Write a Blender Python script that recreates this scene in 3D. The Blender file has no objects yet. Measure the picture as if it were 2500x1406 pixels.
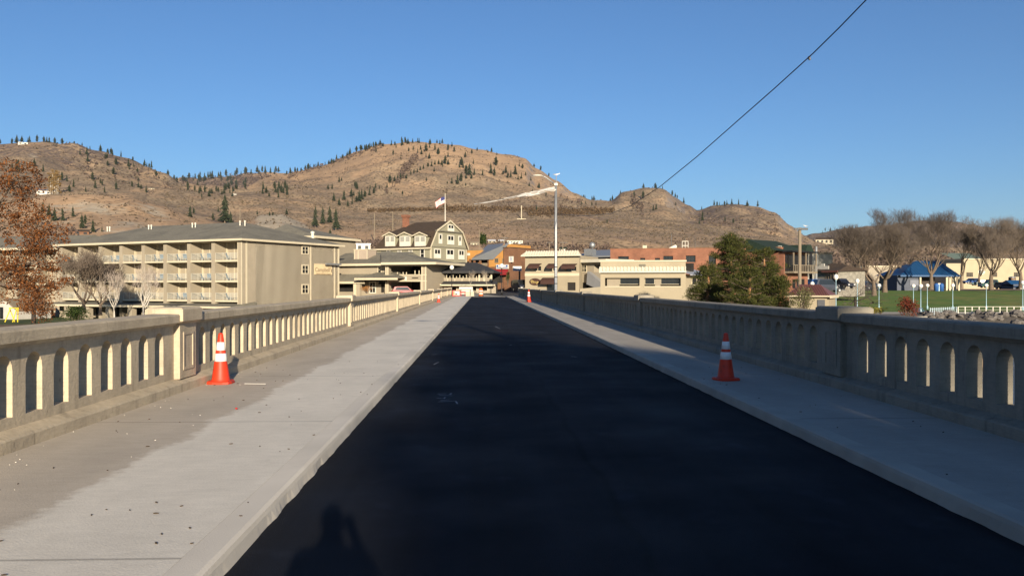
import bpy, math, random
from mathutils import Vector, Matrix, noise
R = math.radians
S = bpy.context.scene
C = S.collection
rnd = random.Random(7)

# ------------------------------------------------------------------ camera, sky, sun, exposure
FPX = 2083.0                       # focal length in pixels of the 2500 px wide photograph
EYE = Vector((0, 0, 1.6))
YAW = math.atan(74 / FPX)
PIT = math.atan(6 / FPX)
cd = bpy.data.cameras.new("camera")
cd.sensor_width = 36; cd.lens = 36 * FPX / 2500
cd.clip_start = 0.1; cd.clip_end = 40000
cam = bpy.data.objects.new("camera", cd); C.objects.link(cam)
cam.location = EYE
cam.rotation_euler = (R(90) - PIT, 0, -YAW)
S.camera = cam

SUN_AZ, SUN_EL = R(9.8), R(14.2)
w = bpy.data.worlds.new("World"); S.world = w; w.use_nodes = True
nt = w.node_tree
bg = nt.nodes["Background"]
sky = nt.nodes.new("ShaderNodeTexSky"); sky.sky_type = 'NISHITA'; sky.sun_disc = False
sky.sun_elevation = SUN_EL; sky.sun_rotation = R(180) - SUN_AZ
sky.altitude = 350; sky.air_density = 1.0; sky.dust_density = 0.35; sky.ozone_density = 6.0
nt.links.new(sky.outputs[0], bg.inputs[0]); bg.inputs[1].default_value = 0.066
sl = bpy.data.lights.new("sun", 'SUN'); sl.energy = 5.0; sl.angle = R(0.53); sl.color = (1.0, 0.86, 0.66)
so = bpy.data.objects.new("sun", sl); C.objects.link(so)
SDIR = Vector((-math.sin(SUN_AZ) * math.cos(SUN_EL), math.cos(SUN_AZ) * math.cos(SUN_EL), -math.sin(SUN_EL)))
so.rotation_euler = SDIR.to_track_quat('-Z', 'Y').to_euler(); so.location = (60, -200, 120)
S.view_settings.view_transform = 'Standard'; S.view_settings.look = 'None'
S.view_settings.exposure = 0.92; S.view_settings.gamma = 1.0; S.view_settings.use_curve_mapping = False

# ------------------------------------------------------------------ helpers
FW = Vector((math.sin(YAW) * math.cos(PIT), math.cos(YAW) * math.cos(PIT), -math.sin(PIT)))
RT = Vector((math.cos(YAW), -math.sin(YAW), 0)); UP = RT.cross(FW)
def ray(px, py): return FW + RT * ((px - 1250) / FPX) + UP * ((703 - py) / FPX)
def at(px, py, y):                 # photo pixel -> point at distance y along the bridge
    d = ray(px, py); return EYE + d * (y / d.y)
def sm(a, b, x):
    t = min(1, max(0, (x - a) / (b - a))); return t * t * (3 - 2 * t)
def lerp(a, b, t): return a + (b - a) * t

class Fr:                          # a vertical plane from A (left) to B (right): u along, v into the building, z up
    def __init__(s, A, B):
        s.A = Vector((A[0], A[1], 0)); d = Vector((B[0] - A[0], B[1] - A[1], 0)); s.L = d.length
        s.u = d / s.L; s.v = Vector((-s.u.y, s.u.x, 0))
    def p(s, u, v, z): return s.A + s.u * u + s.v * v + Vector((0, 0, z))
    def uv(s, px, py, v=0):
        d = ray(px, py); t = ((s.A + s.v * v - EYE).dot(s.v)) / d.dot(s.v); q = EYE + d * t
        return (q - s.A).dot(s.u), q.z
    def side(s, length=10):        # the plane that turns the right-hand corner and runs away
        b = s.A + s.u * s.L; e = b + s.v * length
        return Fr((b.x, b.y), (e.x, e.y))

class MB:
    def __init__(s, fr=None): s.V = []; s.F = []; s.M = []; s.fr = fr
    def P(s, p):
        return s.fr.p(*p) if s.fr else Vector(p)
    def face(s, pts, m=0):
        n = len(s.V); s.V += [s.P(p) for p in pts]; s.F.append(tuple(range(n, n + len(pts)))); s.M.append(m)
    def mesh(s, pts, faces, m=0):
        n = len(s.V); s.V += [s.P(p) for p in pts]
        for f in faces: s.F.append(tuple(i + n for i in f)); s.M.append(m)
    def box(s, a, b, c, d, e, f, m=0):
        s.mesh([(a, b, c), (d, b, c), (d, e, c), (a, e, c), (a, b, f), (d, b, f), (d, e, f), (a, e, f)],
               [(0, 3, 2, 1), (4, 5, 6, 7), (0, 1, 5, 4), (1, 2, 6, 5), (2, 3, 7, 6), (3, 0, 4, 7)], m)
    def ext(s, poly, v0, v1, m=0):   # polygon in (u, z) swept along v
        n = len(poly)
        s.mesh([(u, v0, z) for u, z in poly] + [(u, v1, z) for u, z in poly],
               [tuple(range(n)), tuple(range(2 * n - 1, n - 1, -1))] + [(i, i + n, (i + 1) % n + n, (i + 1) % n) for i in range(n)], m)
    def exv(s, poly, u0, u1, m=0):   # polygon in (v, z) swept along u
        n = len(poly)
        s.mesh([(u0, v, z) for v, z in poly] + [(u1, v, z) for v, z in poly],
               [tuple(range(n)), tuple(range(2 * n - 1, n - 1, -1))] + [(i, i + n, (i + 1) % n + n, (i + 1) % n) for i in range(n)], m)
    def exz(s, poly, z0, z1, m=0):   # polygon in (u, v) raised along z
        n = len(poly)
        s.mesh([(u, v, z0) for u, v in poly] + [(u, v, z1) for u, v in poly],
               [tuple(range(n)), tuple(range(2 * n - 1, n - 1, -1))] + [(i, i + n, (i + 1) % n + n, (i + 1) % n) for i in range(n)], m)
    def tube(s, pts, rad, n=6, m=0, cap=True):
        pts = [s.P(p) for p in pts]; fr, s.fr = s.fr, None
        if not isinstance(rad, (list, tuple)): rad = [rad] * len(pts)
        base = len(s.V); ref = None
        for i, p in enumerate(pts):
            t = (pts[min(i + 1, len(pts) - 1)] - pts[max(i - 1, 0)])
            t = t.normalized() if t.length > 1e-9 else Vector((0, 0, 1))
            if ref is None: ref = Vector((1, 0, 0)) if abs(t.x) < .8 else Vector((0, 1, 0))
            a = (ref - t * ref.dot(t)).normalized(); b = t.cross(a); ref = a
            for k in range(n):
                th = 2 * math.pi * k / n
                s.V.append(p + (a * math.cos(th) + b * math.sin(th)) * rad[i])
        for i in range(len(pts) - 1):
            for k in range(n):
                q = base + i * n
                s.F.append((q + k, q + (k + 1) % n, q + n + (k + 1) % n, q + n + k)); s.M.append(m)
        if cap and n > 2:
            s.F.append(tuple(base + k for k in reversed(range(n)))); s.M.append(m)
            q = base + (len(pts) - 1) * n; s.F.append(tuple(q + k for k in range(n))); s.M.append(m)
        s.fr = fr
    def lathe(s, c, prof, n=12, m=0):
        c = s.P(c); fr, s.fr = s.fr, None
        base = len(s.V)
        for r, z in prof:
            for k in range(n):
                th = 2 * math.pi * k / n; s.V.append(c + Vector((r * math.cos(th), r * math.sin(th), z)))
        for i in range(len(prof) - 1):
            for k in range(n):
                q = base + i * n; s.F.append((q + k, q + (k + 1) % n, q + n + (k + 1) % n, q + n + k)); s.M.append(m)
        s.F.append(tuple(base + k for k in reversed(range(n)))); s.M.append(m)
        q = base + (len(prof) - 1) * n; s.F.append(tuple(q + k for k in range(n))); s.M.append(m)
        s.fr = fr
    def ball(s, c, r, n=12, m=0, sq=1.0):
        k = max(4, n // 2)
        s.lathe(c, [(max(.001, r * math.sin(math.pi * i / k)), -r * sq * math.cos(math.pi * i / k)) for i in range(k + 1)], n, m)
    def build(s, name, mats, parent=None, smooth=False):
        off = Vector((0, 0, 0)); q = parent
        while q is not None: off += q.location; q = q.parent
        me = bpy.data.meshes.new(name); me.from_pydata([v - off for v in s.V], [], s.F)
        if not isinstance(mats, (list, tuple)): mats = [mats]
        for m in mats: me.materials.append(m)
        if len(mats) > 1: me.polygons.foreach_set("material_index", s.M)
        if smooth: me.polygons.foreach_set("use_smooth", [True] * len(s.F))
        me.update()
        o = bpy.data.objects.new(name, me); C.objects.link(o); o.parent = parent
        return o

def wall(mb, u0, u1, z0, z1, holes, v0=0.0, th=0.25, m=0):   # a front face with real openings and their reveals
    us = sorted({u0, u1} | {h[0] for h in holes} | {h[2] for h in holes}); zs = sorted({z0, z1} | {h[1] for h in holes} | {h[3] for h in holes})
    us = [u for u in us if u0 <= u <= u1]; zs = [z for z in zs if z0 <= z <= z1]
    for a, b in zip(us, us[1:]):
        for c, d in zip(zs, zs[1:]):
            mu, mz = (a + b) / 2, (c + d) / 2
            if any(h[0] < mu < h[2] and h[1] < mz < h[3] for h in holes): continue
            mb.face([(a, v0, c), (b, v0, c), (b, v0, d), (a, v0, d)], m)
    for a, c, b, d in holes:
        v1 = v0 + th
        mb.face([(a, v0, c), (a, v1, c), (a, v1, d), (a, v0, d)], m); mb.face([(b, v0, c), (b, v0, d), (b, v1, d), (b, v1, c)], m)
        mb.face([(a, v0, c), (b, v0, c), (b, v1, c), (a, v1, c)], m); mb.face([(a, v0, d), (a, v1, d), (b, v1, d), (b, v0, d)], m)

def tag(o, label=None, cat=None, group=None, kind=None):
    if label: o['label'] = label
    if cat: o['category'] = cat
    if group: o['group'] = group
    if kind: o['kind'] = kind
    return o
def thing(name, label, cat, loc=(0, 0, 0), group=None):
    o = bpy.data.objects.new(name, None); C.objects.link(o); o.location = loc; o.empty_display_size = .3
    return tag(o, label, cat, group)
def dup(root, loc, rz=0, sc=1.0, label=None, group=None):
    def cp(o, par):
        c = o.copy(); C.objects.link(c); c.parent = par
        for ch in KIDS.get(o.name, []): cp(ch, c)
        return c
    if root.name not in KIDS: index_kids(root)
    r = cp(root, None); r.location = loc; r.rotation_euler = (0, 0, rz)
    r.scale = sc if isinstance(sc, (tuple, list)) else (sc, sc, sc)
    if label: r['label'] = label
    if group: r['group'] = group
    return r
KIDS = {}
def index_kids(o):
    KIDS[o.name] = list(o.children)
    for c in o.children: index_kids(c)

# ------------------------------------------------------------------ materials
MC = {}
def mat(name, col, rough=.85, var=.14, scale=1.5, bump=0.0, bscale=30.0, metal=0.0, spec=.3, second=None, s2=.25, stretch=None, thr=(.45, .62), coat=0):
    if name in MC: return MC[name]
    m = bpy.data.materials.new(name); m.use_nodes = True; t = m.node_tree; L = t.links
    b = t.nodes["Principled BSDF"]; b.inputs["Roughness"].default_value = rough; b.inputs["Metallic"].default_value = metal
    b.inputs["Specular IOR Level"].default_value = spec; b.inputs["Coat Weight"].default_value = coat
    tc = t.nodes.new("ShaderNodeTexCoord"); vec = tc.outputs["Object"]
    if stretch:
        mp = t.nodes.new("ShaderNodeMapping"); mp.inputs["Scale"].default_value = stretch; L.new(vec, mp.inputs[0]); vec = mp.outputs[0]
    def nz(sc, det=5, v=vec, rg=.55):
        n = t.nodes.new("ShaderNodeTexNoise"); n.inputs["Scale"].default_value = sc; n.inputs["Detail"].default_value = det
        n.inputs["Roughness"].default_value = rg; L.new(v, n.inputs["Vector"]); return n.outputs["Fac"]
    def mr(fac, a, bb, c, d):
        n = t.nodes.new("ShaderNodeMapRange"); n.inputs[1].default_value = a; n.inputs[2].default_value = bb; n.inputs[3].default_value = c; n.inputs[4].default_value = d
        L.new(fac, n.inputs[0]); return n.outputs[0]
    f = mr(nz(scale, 8), .3, .7, 1 - var, 1 + var)
    mx = t.nodes.new("ShaderNodeMix"); mx.data_type = 'RGBA'; mx.inputs[6].default_value = (*col, 1)
    s = second or col; mx.inputs[7].default_value = (*s, 1)
    L.new(mr(nz(s2 * scale, 6, vec, .65), thr[0], thr[1], 0, 1), mx.inputs[0])
    vm = t.nodes.new("ShaderNodeVectorMath"); vm.operation = 'SCALE'; L.new(mx.outputs[2], vm.inputs[0]); L.new(f, vm.inputs["Scale"])
    L.new(vm.outputs[0], b.inputs["Base Color"])
    if bump:
        bp = t.nodes.new("ShaderNodeBump"); bp.inputs["Strength"].default_value = bump; bp.inputs["Distance"].default_value = .05
        L.new(nz(bscale, 6), bp.inputs["Height"]); L.new(bp.outputs[0], b.inputs["Normal"])
    MC[name] = m; return m
def brickmat(name, c1, c2, mortar, sc, bw=.5, rh=.25):
    m = bpy.data.materials.new(name); m.use_nodes = True; t = m.node_tree; L = t.links; b = t.nodes["Principled BSDF"]
    b.inputs["Roughness"].default_value = .9
    tc = t.nodes.new("ShaderNodeTexCoord"); sx = t.nodes.new("ShaderNodeSeparateXYZ"); L.new(tc.outputs["Object"], sx.inputs[0])
    ad = t.nodes.new("ShaderNodeMath"); L.new(sx.outputs[0], ad.inputs[0]); L.new(sx.outputs[1], ad.inputs[1])
    cx = t.nodes.new("ShaderNodeCombineXYZ"); L.new(ad.outputs[0], cx.inputs[0]); L.new(sx.outputs[2], cx.inputs[1])
    br = t.nodes.new("ShaderNodeTexBrick"); br.inputs["Scale"].default_value = sc; br.inputs["Color1"].default_value = (*c1, 1); br.inputs["Color2"].default_value = (*c2, 1)
    br.inputs["Mortar"].default_value = (*mortar, 1); br.inputs["Mortar Size"].default_value = .015; br.inputs["Brick Width"].default_value = bw; br.inputs["Row Height"].default_value = rh
    L.new(cx.outputs[0], br.inputs["Vector"])
    n = t.nodes.new("ShaderNodeTexNoise"); n.inputs["Scale"].default_value = .6; n.inputs["Detail"].default_value = 6; L.new(tc.outputs["Object"], n.inputs["Vector"])
    r = t.nodes.new("ShaderNodeMapRange"); r.inputs[1].default_value = .3; r.inputs[2].default_value = .7; r.inputs[3].default_value = .78; r.inputs[4].default_value = 1.2; L.new(n.outputs["Fac"], r.inputs[0])
    vm = t.nodes.new("ShaderNodeVectorMath"); vm.operation = 'SCALE'; L.new(br.outputs["Color"], vm.inputs[0]); L.new(r.outputs[0], vm.inputs["Scale"]); L.new(vm.outputs[0], b.inputs["Base Color"])
    MC[name] = m; return m

M_beige = mat("beige_stucco", (.285, .245, .182), .9, .09, .8, .15, 25, second=(.255, .218, .162))
M_cream = mat("cream_trim", (.47, .415, .30), .75, .06, 1)
M_white = mat("white_paint", (.56, .53, .45), .6, .06, 1)
M_sage = mat("sage_siding", (.235, .22, .155), .85, .07, .7, .1, 12)
M_roofg = mat("grey_shingle", (.165, .152, .118), .95, .18, 3, .3, 14, second=(.125, .116, .092), s2=.12)
M_roofb = mat("brown_shingle", (.052, .036, .025), .95, .22, 3, .3, 14)
M_char = mat("charcoal_roofing", (.035, .035, .037), .9, .15, 2)
M_glass = mat("dark_glass", (.012, .014, .016), .12, .2, 1, spec=.6)
M_pane = mat("pale_blind_pane", (.30, .29, .25), .35, .1, 1, spec=.5)
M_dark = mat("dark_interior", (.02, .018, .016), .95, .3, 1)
M_orange = mat("ochre_stucco", (.40, .20, .055), .9, .1, 1)
M_brickbrown = brickmat("brown_brick", (.13, .058, .027), (.18, .08, .036), (.15, .10, .07), 2.2)
M_brickred = brickmat("red_brick", (.175, .066, .037), (.22, .088, .048), (.20, .12, .08), 2.0)
M_metalgrey = mat("grey_metal_roof", (.19, .20, .21), .5, .06, 1, metal=.2)
M_galv = mat("galvanised_steel", (.30, .31, .31), .45, .12, 4, metal=.6)
M_brownawn = mat("brown_canvas", (.05, .024, .018), .85, .12, 2)
M_redawn = mat("red_canvas", (.24, .018, .020), .8, .1, 2)
M_bluemetal = mat("blue_metal_roof", (.012, .062, .16), .45, .1, 1, spec=.4)
M_bluesign = mat("blue_sign_face", (.03, .10, .30), .5, .05, 1)
M_redmetal = mat("oxide_red_metal", (.135, .055, .042), .5, .1, 1)
M_wood = mat("weathered_wood", (.19, .155, .11), .9, .2, 6, stretch=(1, 1, .1))
M_bark = mat("grey_brown_bark", (.13, .098, .072), .95, .3, 5, .4, 20)
M_twig = mat("bare_twig", (.095, .076, .062), .95, .2, .6)
M_birch = mat("white_birch_bark", (.46, .42, .36), .8, .25, 5)
M_lblue = mat("pale_blue_paint", (.27, .40, .47), .5, .06, 2)
M_globe = mat("white_globe_glass", (.68, .66, .60), .25, .02, 1, spec=.5)
M_black = mat("black_paint", (.012, .012, .013), .4, .2, 2)
M_green = mat("dark_green_roof", (.012, .025, .016), .9, .2, 3)
M_cone = mat("cone_orange_red", (.56, .036, .011), .5, .12, 6, second=(.30, .032, .016), spec=.35, s2=1.4, thr=(.52, .72))
M_refl = mat("reflective_white", (.66, .66, .64), .35, .05, 8, spec=.5)
# ------------------------------------------------------------------ terrain
def prof(pts):
    pts = sorted(pts)
    def f(x):
        if x <= pts[0][0]: return pts[0][1]
        for (a, ya), (b, yb) in zip(pts, pts[1:]):
            if x <= b:
                t = (x - a) / (b - a); return ya + (yb - ya) * (t * t * (3 - 2 * t) * .6 + t * .4)
        return pts[-1][1]
    return f
LAY = [   # (distance, skyline of the ground at that distance by photo column)
 (340, prof([(-400, 688), (2600, 694)])),
 (640, prof([(-400, 615), (0, 610), (500, 612), (800, 622), (1200, 632), (1800, 640), (2000, 668), (2600, 676)])),
 (1000, prof([(-400, 510), (0, 490), (110, 479), (210, 473), (300, 480), (400, 502), (480, 533), (560, 556), (600, 545), (640, 524), (690, 521), (740, 546), (800, 570), (860, 572), (950, 566), (1200, 566), (1500, 572), (1750, 588), (1900, 605), (2000, 640), (2600, 650)])),
 (1600, prof([(-400, 430), (0, 446), (200, 458), (400, 466), (500, 470), (600, 476), (700, 484), (800, 492), (900, 503), (1000, 512), (1200, 512), (1400, 512), (1500, 526), (1600, 545), (1700, 552), (1800, 566), (1900, 584), (1960, 597), (2050, 598), (2200, 604), (2600, 612)])),
 (2600, prof([(-400, 352), (-200, 345), (0, 353), (50, 347), (110, 345), (180, 355), (250, 367), (310, 384), (360, 404), (400, 424), (440, 452), (500, 466), (590, 468), (640, 444), (680, 430), (720, 420), (800, 400), (870, 368), (930, 347), (990, 340), (1060, 342), (1120, 349), (1170, 361), (1240, 379), (1280, 386), (1310, 411), (1360, 440), (1400, 470), (1440, 484), (1490, 488), (1520, 468), (1575, 459), (1620, 465), (1650, 484), (1680, 504), (1702, 518), (1740, 506), (1790, 499), (1850, 504), (1890, 517), (1930, 546), (1965, 572), (1990, 592), (2050, 610), (2600, 622)])),
 (5200, prof([(-400, 420), (300, 440), (420, 434), (470, 429), (560, 426), (640, 423), (700, 420), (760, 424), (900, 440), (1300, 470), (1400, 477), (1450, 484), (1500, 495), (1650, 520), (1900, 570), (1960, 574), (1990, 566), (2050, 556), (2150, 548), (2250, 535), (2330, 538), (2400, 549), (2500, 560), (2600, 566)])),
 (9500, prof([(-400, 480), (2600, 600)])),
]
DIP = [0, 0, 14, 0, 150, 60]
def town(x, y):
    cen = .4 * sm(119, 150, y) + .4 * sm(150, 230, y) - .05
    cen = lerp(-8, cen, sm(106, 116, y))
    if x < 0:
        s = lerp(-3.5, .3, sm(165, 225, y)); s = lerp(-8, s, sm(98, 109, y)); k = sm(9, 20, -x)
    else:
        s = -2.75 + .25 * sm(128, 141, y) + 2.85 * min(1, max(0, (y - 141) / 60)); s += .3 * sm(205, 300, y)
        sh = lerp(62, 111, sm(44, 57, x)); s = lerp(-8, s, sm(sh, sh + 15, y)); k = sm(11, 24, x)
    return lerp(cen, s, k)
def hill(th, r, x, y):
    px = 1250 + FPX * math.tan(max(-.62, min(.62, th - YAW)))
    for i in range(len(LAY) - 1):
        r0, r1 = LAY[i][0], LAY[i + 1][0]
        if r <= r1:
            s = (r - r0) / (r1 - r0)
            c = max(.8, math.cos(th - YAW))
            z0 = 1.6 + (697 - LAY[i][1](px)) / FPX * r0 * c; z1 = 1.6 + (697 - LAY[i + 1][1](px)) / FPX * r1 * c
            z = lerp(z0, z1, s)
            z -= DIP[i] * math.sin(math.pi * s) * (1 if i != 2 else sm(850, 700, px))
            break
    f = .22 + .78 * abs(math.sin(math.pi * s))
    v = Vector((x / 420, y / 420, 3.1)); v2 = Vector((x / 120, y / 120, 7.7)); v3 = Vector((x / 38, y / 38, 1.7))
    n1 = noise.noise(v) + .5 * noise.noise(v * 2.1)
    n2 = 1 - 2 * abs(noise.noise(v2)); n3 = noise.noise(v3)
    a = r * sm(420, 900, r)
    return z + a * f * (.0150 * n1 - .0068 * n2) + a * .0013 * n3
def H(x, y):
    r = math.hypot(x, y); th = math.atan2(x, y)
    if r < 340: return town(x, y)
    h = hill(th, r, x, y)
    return lerp(town(x, y), h, sm(340, 460, r))
NA, NR = 560, 400
R0, R1 = 58.0, 9400.0
rs = [R0 * (R1 / R0) ** (i / (NR - 1)) for i in range(NR)]
ths = [YAW + R(-85 + 46 * j / 46) for j in range(46)] + [YAW + R(-39 + 78 * j / (NA - 1)) for j in range(NA)] + [YAW + R(40 + 45 * j / 45) for j in range(46)]
NA = len(ths)
mb = MB()
for r in rs:
    for th in ths:
        x, y = r * math.sin(th), r * math.cos(th); mb.V.append(Vector((x, y, H(x, y))))
for i in range(NR - 1):
    for j in range(NA - 1):
        a = i * NA + j; mb.F.append((a, a + 1, a + NA + 1, a + NA)); mb.M.append(0)

def hillmat():
    m = bpy.data.materials.new("dry_hillside"); m.use_nodes = True; t = m.node_tree; L = t.links; b = t.nodes["Principled BSDF"]
    b.inputs["Roughness"].default_value = 1; b.inputs["Specular IOR Level"].default_value = .1
    ge = t.nodes.new("ShaderNodeNewGeometry"); pos = ge.outputs["Position"]
    def nz(sc, det=6, rg=.6, off=0):
        mp = t.nodes.new("ShaderNodeMapping"); mp.inputs["Location"].default_value = (off, off, off); mp.inputs["Scale"].default_value = (sc, sc, sc * .4); L.new(pos, mp.inputs[0])
        n = t.nodes.new("ShaderNodeTexNoise"); n.inputs["Scale"].default_value = 1; n.inputs["Detail"].default_value = det; n.inputs["Roughness"].default_value = rg; L.new(mp.outputs[0], n.inputs["Vector"]); return n.outputs["Fac"]
    def mr(f, a, c, d=0, e=1):
        n = t.nodes.new("ShaderNodeMapRange"); n.inputs[1].default_value = a; n.inputs[2].default_value = c; n.inputs[3].default_value = d; n.inputs[4].default_value = e; L.new(f, n.inputs[0]); return n.outputs[0]
    def mix(f, a, bcol):
        n = t.nodes.new("ShaderNodeMix"); n.data_type = 'RGBA'; L.new(f, n.inputs[0])
        for s, q in ((6, a), (7, bcol)):
            if isinstance(q, tuple): n.inputs[s].default_value = (*q, 1)
            else: L.new(q, n.inputs[s])
        return n.outputs[2]
    def mul(a, c):
        n = t.nodes.new("ShaderNodeMath"); n.operation = 'MULTIPLY'; L.new(a, n.inputs[0])
        if isinstance(c, (int, float)): n.inputs[1].default_value = c
        else: L.new(c, n.inputs[1])
        return n.outputs[0]
    at_ = t.nodes.new("ShaderNodeAttribute"); at_.attribute_name = "cover"; sp = t.nodes.new("ShaderNodeSeparateColor"); L.new(at_.outputs["Color"], sp.inputs[0])
    sage, gravel, brush_haze = sp.outputs[0], sp.outputs[1], sp.outputs[2]
    def add(a, c):
        n = t.nodes.new("ShaderNodeMath"); n.operation = 'ADD'; L.new(a, n.inputs[0])
        if isinstance(c, (int, float)): n.inputs[1].default_value = c
        else: L.new(c, n.inputs[1])
        return n.outputs[0]
    c = mix(mr(nz(1 / 170, 7), .36, .64), (.375, .250, .150), (.312, .212, .132))       # straw and redder grass
    c = mix(mul(mr(nz(1 / 60, 6, .6, 70), .40, .62), mul(sage, .9)), c, (.295, .228, .148))   # paler dry ground between the sage
    c = mix(mr(add(nz(1 / 48, 8, .68, 40), mul(sage, .17)), .56, .74), c, (.205, .152, .102))                # sagebrush cover
    c = mix(mul(mr(add(nz(1 / 230, 5, .6, 90), mul(brush_haze, .35)), .60, .70), mr(nz(1 / 13, 4, .7, 5), .42, .56)), c, (.105, .080, .072))   # bare brush in gullies; also paints a haze tint on the far ridge
    vo = t.nodes.new("ShaderNodeTexVoronoi"); mp = t.nodes.new("ShaderNodeMapping"); mp.inputs["Scale"].default_value = (1 / 6.5, 1 / 6.5, 1 / 9); L.new(pos, mp.inputs[0]); L.new(mp.outputs[0], vo.inputs["Vector"]); vo.inputs["Scale"].default_value = 1
    spots = mul(mr(vo.outputs["Distance"], .46, .25), mr(add(nz(1 / 75, 6, .65, 17), mul(sage, .12)), .49, .58))
    c = mix(mul(spots, .85), c, (.080, .062, .042))                                     # single shrubs
    sx = t.nodes.new("ShaderNodeSeparateXYZ"); L.new(ge.outputs["Normal"], sx.inputs[0])
    c = mix(mul(mr(sx.outputs[2], .88, .74), mr(nz(1 / 18, 6, .72, 63), .43, .55)), c, (.185, .160, .145))  # rock on the steep parts
    c = mix(mul(mr(add(nz(1 / 70, 6, .6, 31), mul(gravel, .32)), .66, .76), .9), c, (.335, .285, .215))           # pale gravel scars
    f = mr(nz(1 / 9, 4, .7, 3), .3, .7, .78, 1.22)
    vm = t.nodes.new("ShaderNodeVectorMath"); vm.operation = 'SCALE'; L.new(c, vm.inputs[0]); L.new(f, vm.inputs["Scale"]); L.new(vm.outputs[0], b.inputs["Base Color"])
    bp = t.nodes.new("ShaderNodeBump"); bp.inputs["Strength"].default_value = .5; bp.inputs["Distance"].default_value = 3; L.new(nz(1 / 16, 6, .7, 11), bp.inputs["Height"]); L.new(bp.outputs[0], b.inputs["Normal"])
    return m
hl = tag(mb.build("hills", hillmat(), smooth=True), kind='structure')
cov = []
for r in rs:
    for th in ths:
        px = 1250 + FPX * math.tan(max(-.62, min(.62, th - YAW)))
        sg_ = sm(950, 1250, r) * (1 - sm(1950, 2300, r) * sm(560, 700, px) * sm(1500, 1380, px)) * (.35 + .65 * sm(2600, 1700, r) + .25 * sm(500, 350, px)) + .55 * sm(1250, 1500, px) * sm(500, 700, r)
        gr_ = sm(590, 640, px) * sm(790, 730, px) * sm(640, 800, r) * sm(1250, 1050, r) + .8 * sm(800, 850, px) * sm(960, 900, px) * sm(400, 520, r) * sm(950, 800, r) + .45 * sm(90, 140, px) * sm(470, 400, px) * sm(620, 760, r) * sm(1100, 1000, r)
        br_haze = 1.6 * sm(4300, 4900, r) * sm(1800, 1950, px) + sm(420, 450, px) * sm(660, 600, px) * sm(2700, 3200, r) + .5 * sm(1600, 1700, px) * sm(1500, 1900, r) + .35 * sm(380, 300, px) * sm(1800, 2400, r)  # brush cover; far right ridge also tinted to stand in for haze
        cov += [min(1, sg_), min(1, gr_), min(1, br_haze), 1]
ca = hl.data.color_attributes.new("cover", 'FLOAT_COLOR', 'POINT'); ca.data.foreach_set("color", cov)

def hit(px, py, rmin=330):           # the first point of the land behind a photo pixel
    d = ray(px, py); th = math.atan2(d.x, d.y); hl = math.hypot(d.x, d.y); sl = d.z / hl
    r = rmin
    while r < 9300:
        x, y = r * math.sin(th), r * math.cos(th)
        if H(x, y) >= 1.6 + sl * r:
            lo, hi = r / 1.01, r
            for _ in range(8):
                mid = (lo + hi) / 2
                if H(mid * math.sin(th), mid * math.cos(th)) >= 1.6 + sl * mid: hi = mid
                else: lo = mid
            return Vector((hi * math.sin(th), hi * math.cos(th), H(hi * math.sin(th), hi * math.cos(th))))
        r *= 1.01
    return None

# water of the lake outlet, all the way round
wm = bpy.data.materials.new("lake_water"); wm.use_nodes = True; t = wm.node_tree; b = t.nodes["Principled BSDF"]
b.inputs["Base Color"].default_value = (.008, .014, .018, 1); b.inputs["Roughness"].default_value = .22; b.inputs["Specular IOR Level"].default_value = .12
tc = t.nodes.new("ShaderNodeTexCoord"); n = t.nodes.new("ShaderNodeTexNoise"); n.inputs["Scale"].default_value = .9; n.inputs["Detail"].default_value = 5
bp = t.nodes.new("ShaderNodeBump"); bp.inputs["Strength"].default_value = .35; bp.inputs["Distance"].default_value = .2
t.links.new(tc.outputs["Object"], n.inputs["Vector"]); t.links.new(n.outputs["Fac"], bp.inputs["Height"]); t.links.new(bp.outputs[0], b.inputs["Normal"])
mb = MB()
N = 48
ring = [(12000 * math.cos(2 * math.pi * k / N), 12000 * math.sin(2 * math.pi * k / N), -5.2) for k in range(N)]
mb.face(ring); tag(mb.build("water", wm), kind='structure')

def sheet(name, m, x0, x1, y0, y1, step, dz, inside=None):
    mb = MB(); nx = int((x1 - x0) / step) + 1; ny = int((y1 - y0) / step) + 1
    idx = {}
    for j in range(ny):
        for i in range(nx):
            x, y = x0 + i * step, y0 + j * step; idx[i, j] = len(mb.V); mb.V.append(Vector((x, y, H(x, y) + dz)))
    for j in range(ny - 1):
        for i in range(nx - 1):
            if inside and not inside(x0 + (i + .5) * step, y0 + (j + .5) * step): continue
            mb.F.append((idx[i, j], idx[i + 1, j], idx[i + 1, j + 1], idx[i, j + 1])); mb.M.append(0)
    return tag(mb.build(name, m, smooth=True), kind='structure')
M_lawn = mat("mown_lawn", (.075, .135, .018), .95, .25, .6, .5, 9, second=(.135, .145, .030), s2=.16, thr=(.46, .62))
M_plaza = mat("pale_concrete_paving", (.30, .275, .23), .92, .1, .8, second=(.25, .235, .2))
M_road2 = mat("street_asphalt", (.035, .036, .040), .85, .2, 3, .3, 60)
M_soil = mat("leaf_strewn_soil", (.12, .085, .055), 1, .3, 2, .5, 10)
sheet("lawn", M_lawn, 40, 140, 134, 203, 2.0, .03, lambda x, y: x > 46 - (y - 134) * .02)
sheet("park_promenade", M_plaza, 46, 140, 125.6, 134, 1.2, .03)
sheet("hotel_lawn", mat("hotel_lawn_grass", (.035, .062, .014), .95, .3, .8, .5, 9, second=(.07, .07, .02)), -150, -26, 113, 165, 3, .03)
sheet("riprap_bed", mat("dark_shore_gravel", (.075, .065, .055), 1, .3, 2, .6, 8), 57, 96, 105, 127.4, 1.2, .05)
sheet("shore_soil", M_soil, -150, -22, 104, 113, 1.5, .04)
sheet("car_park", M_road2, 30, 150, 203, 232, 3, .03)
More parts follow.
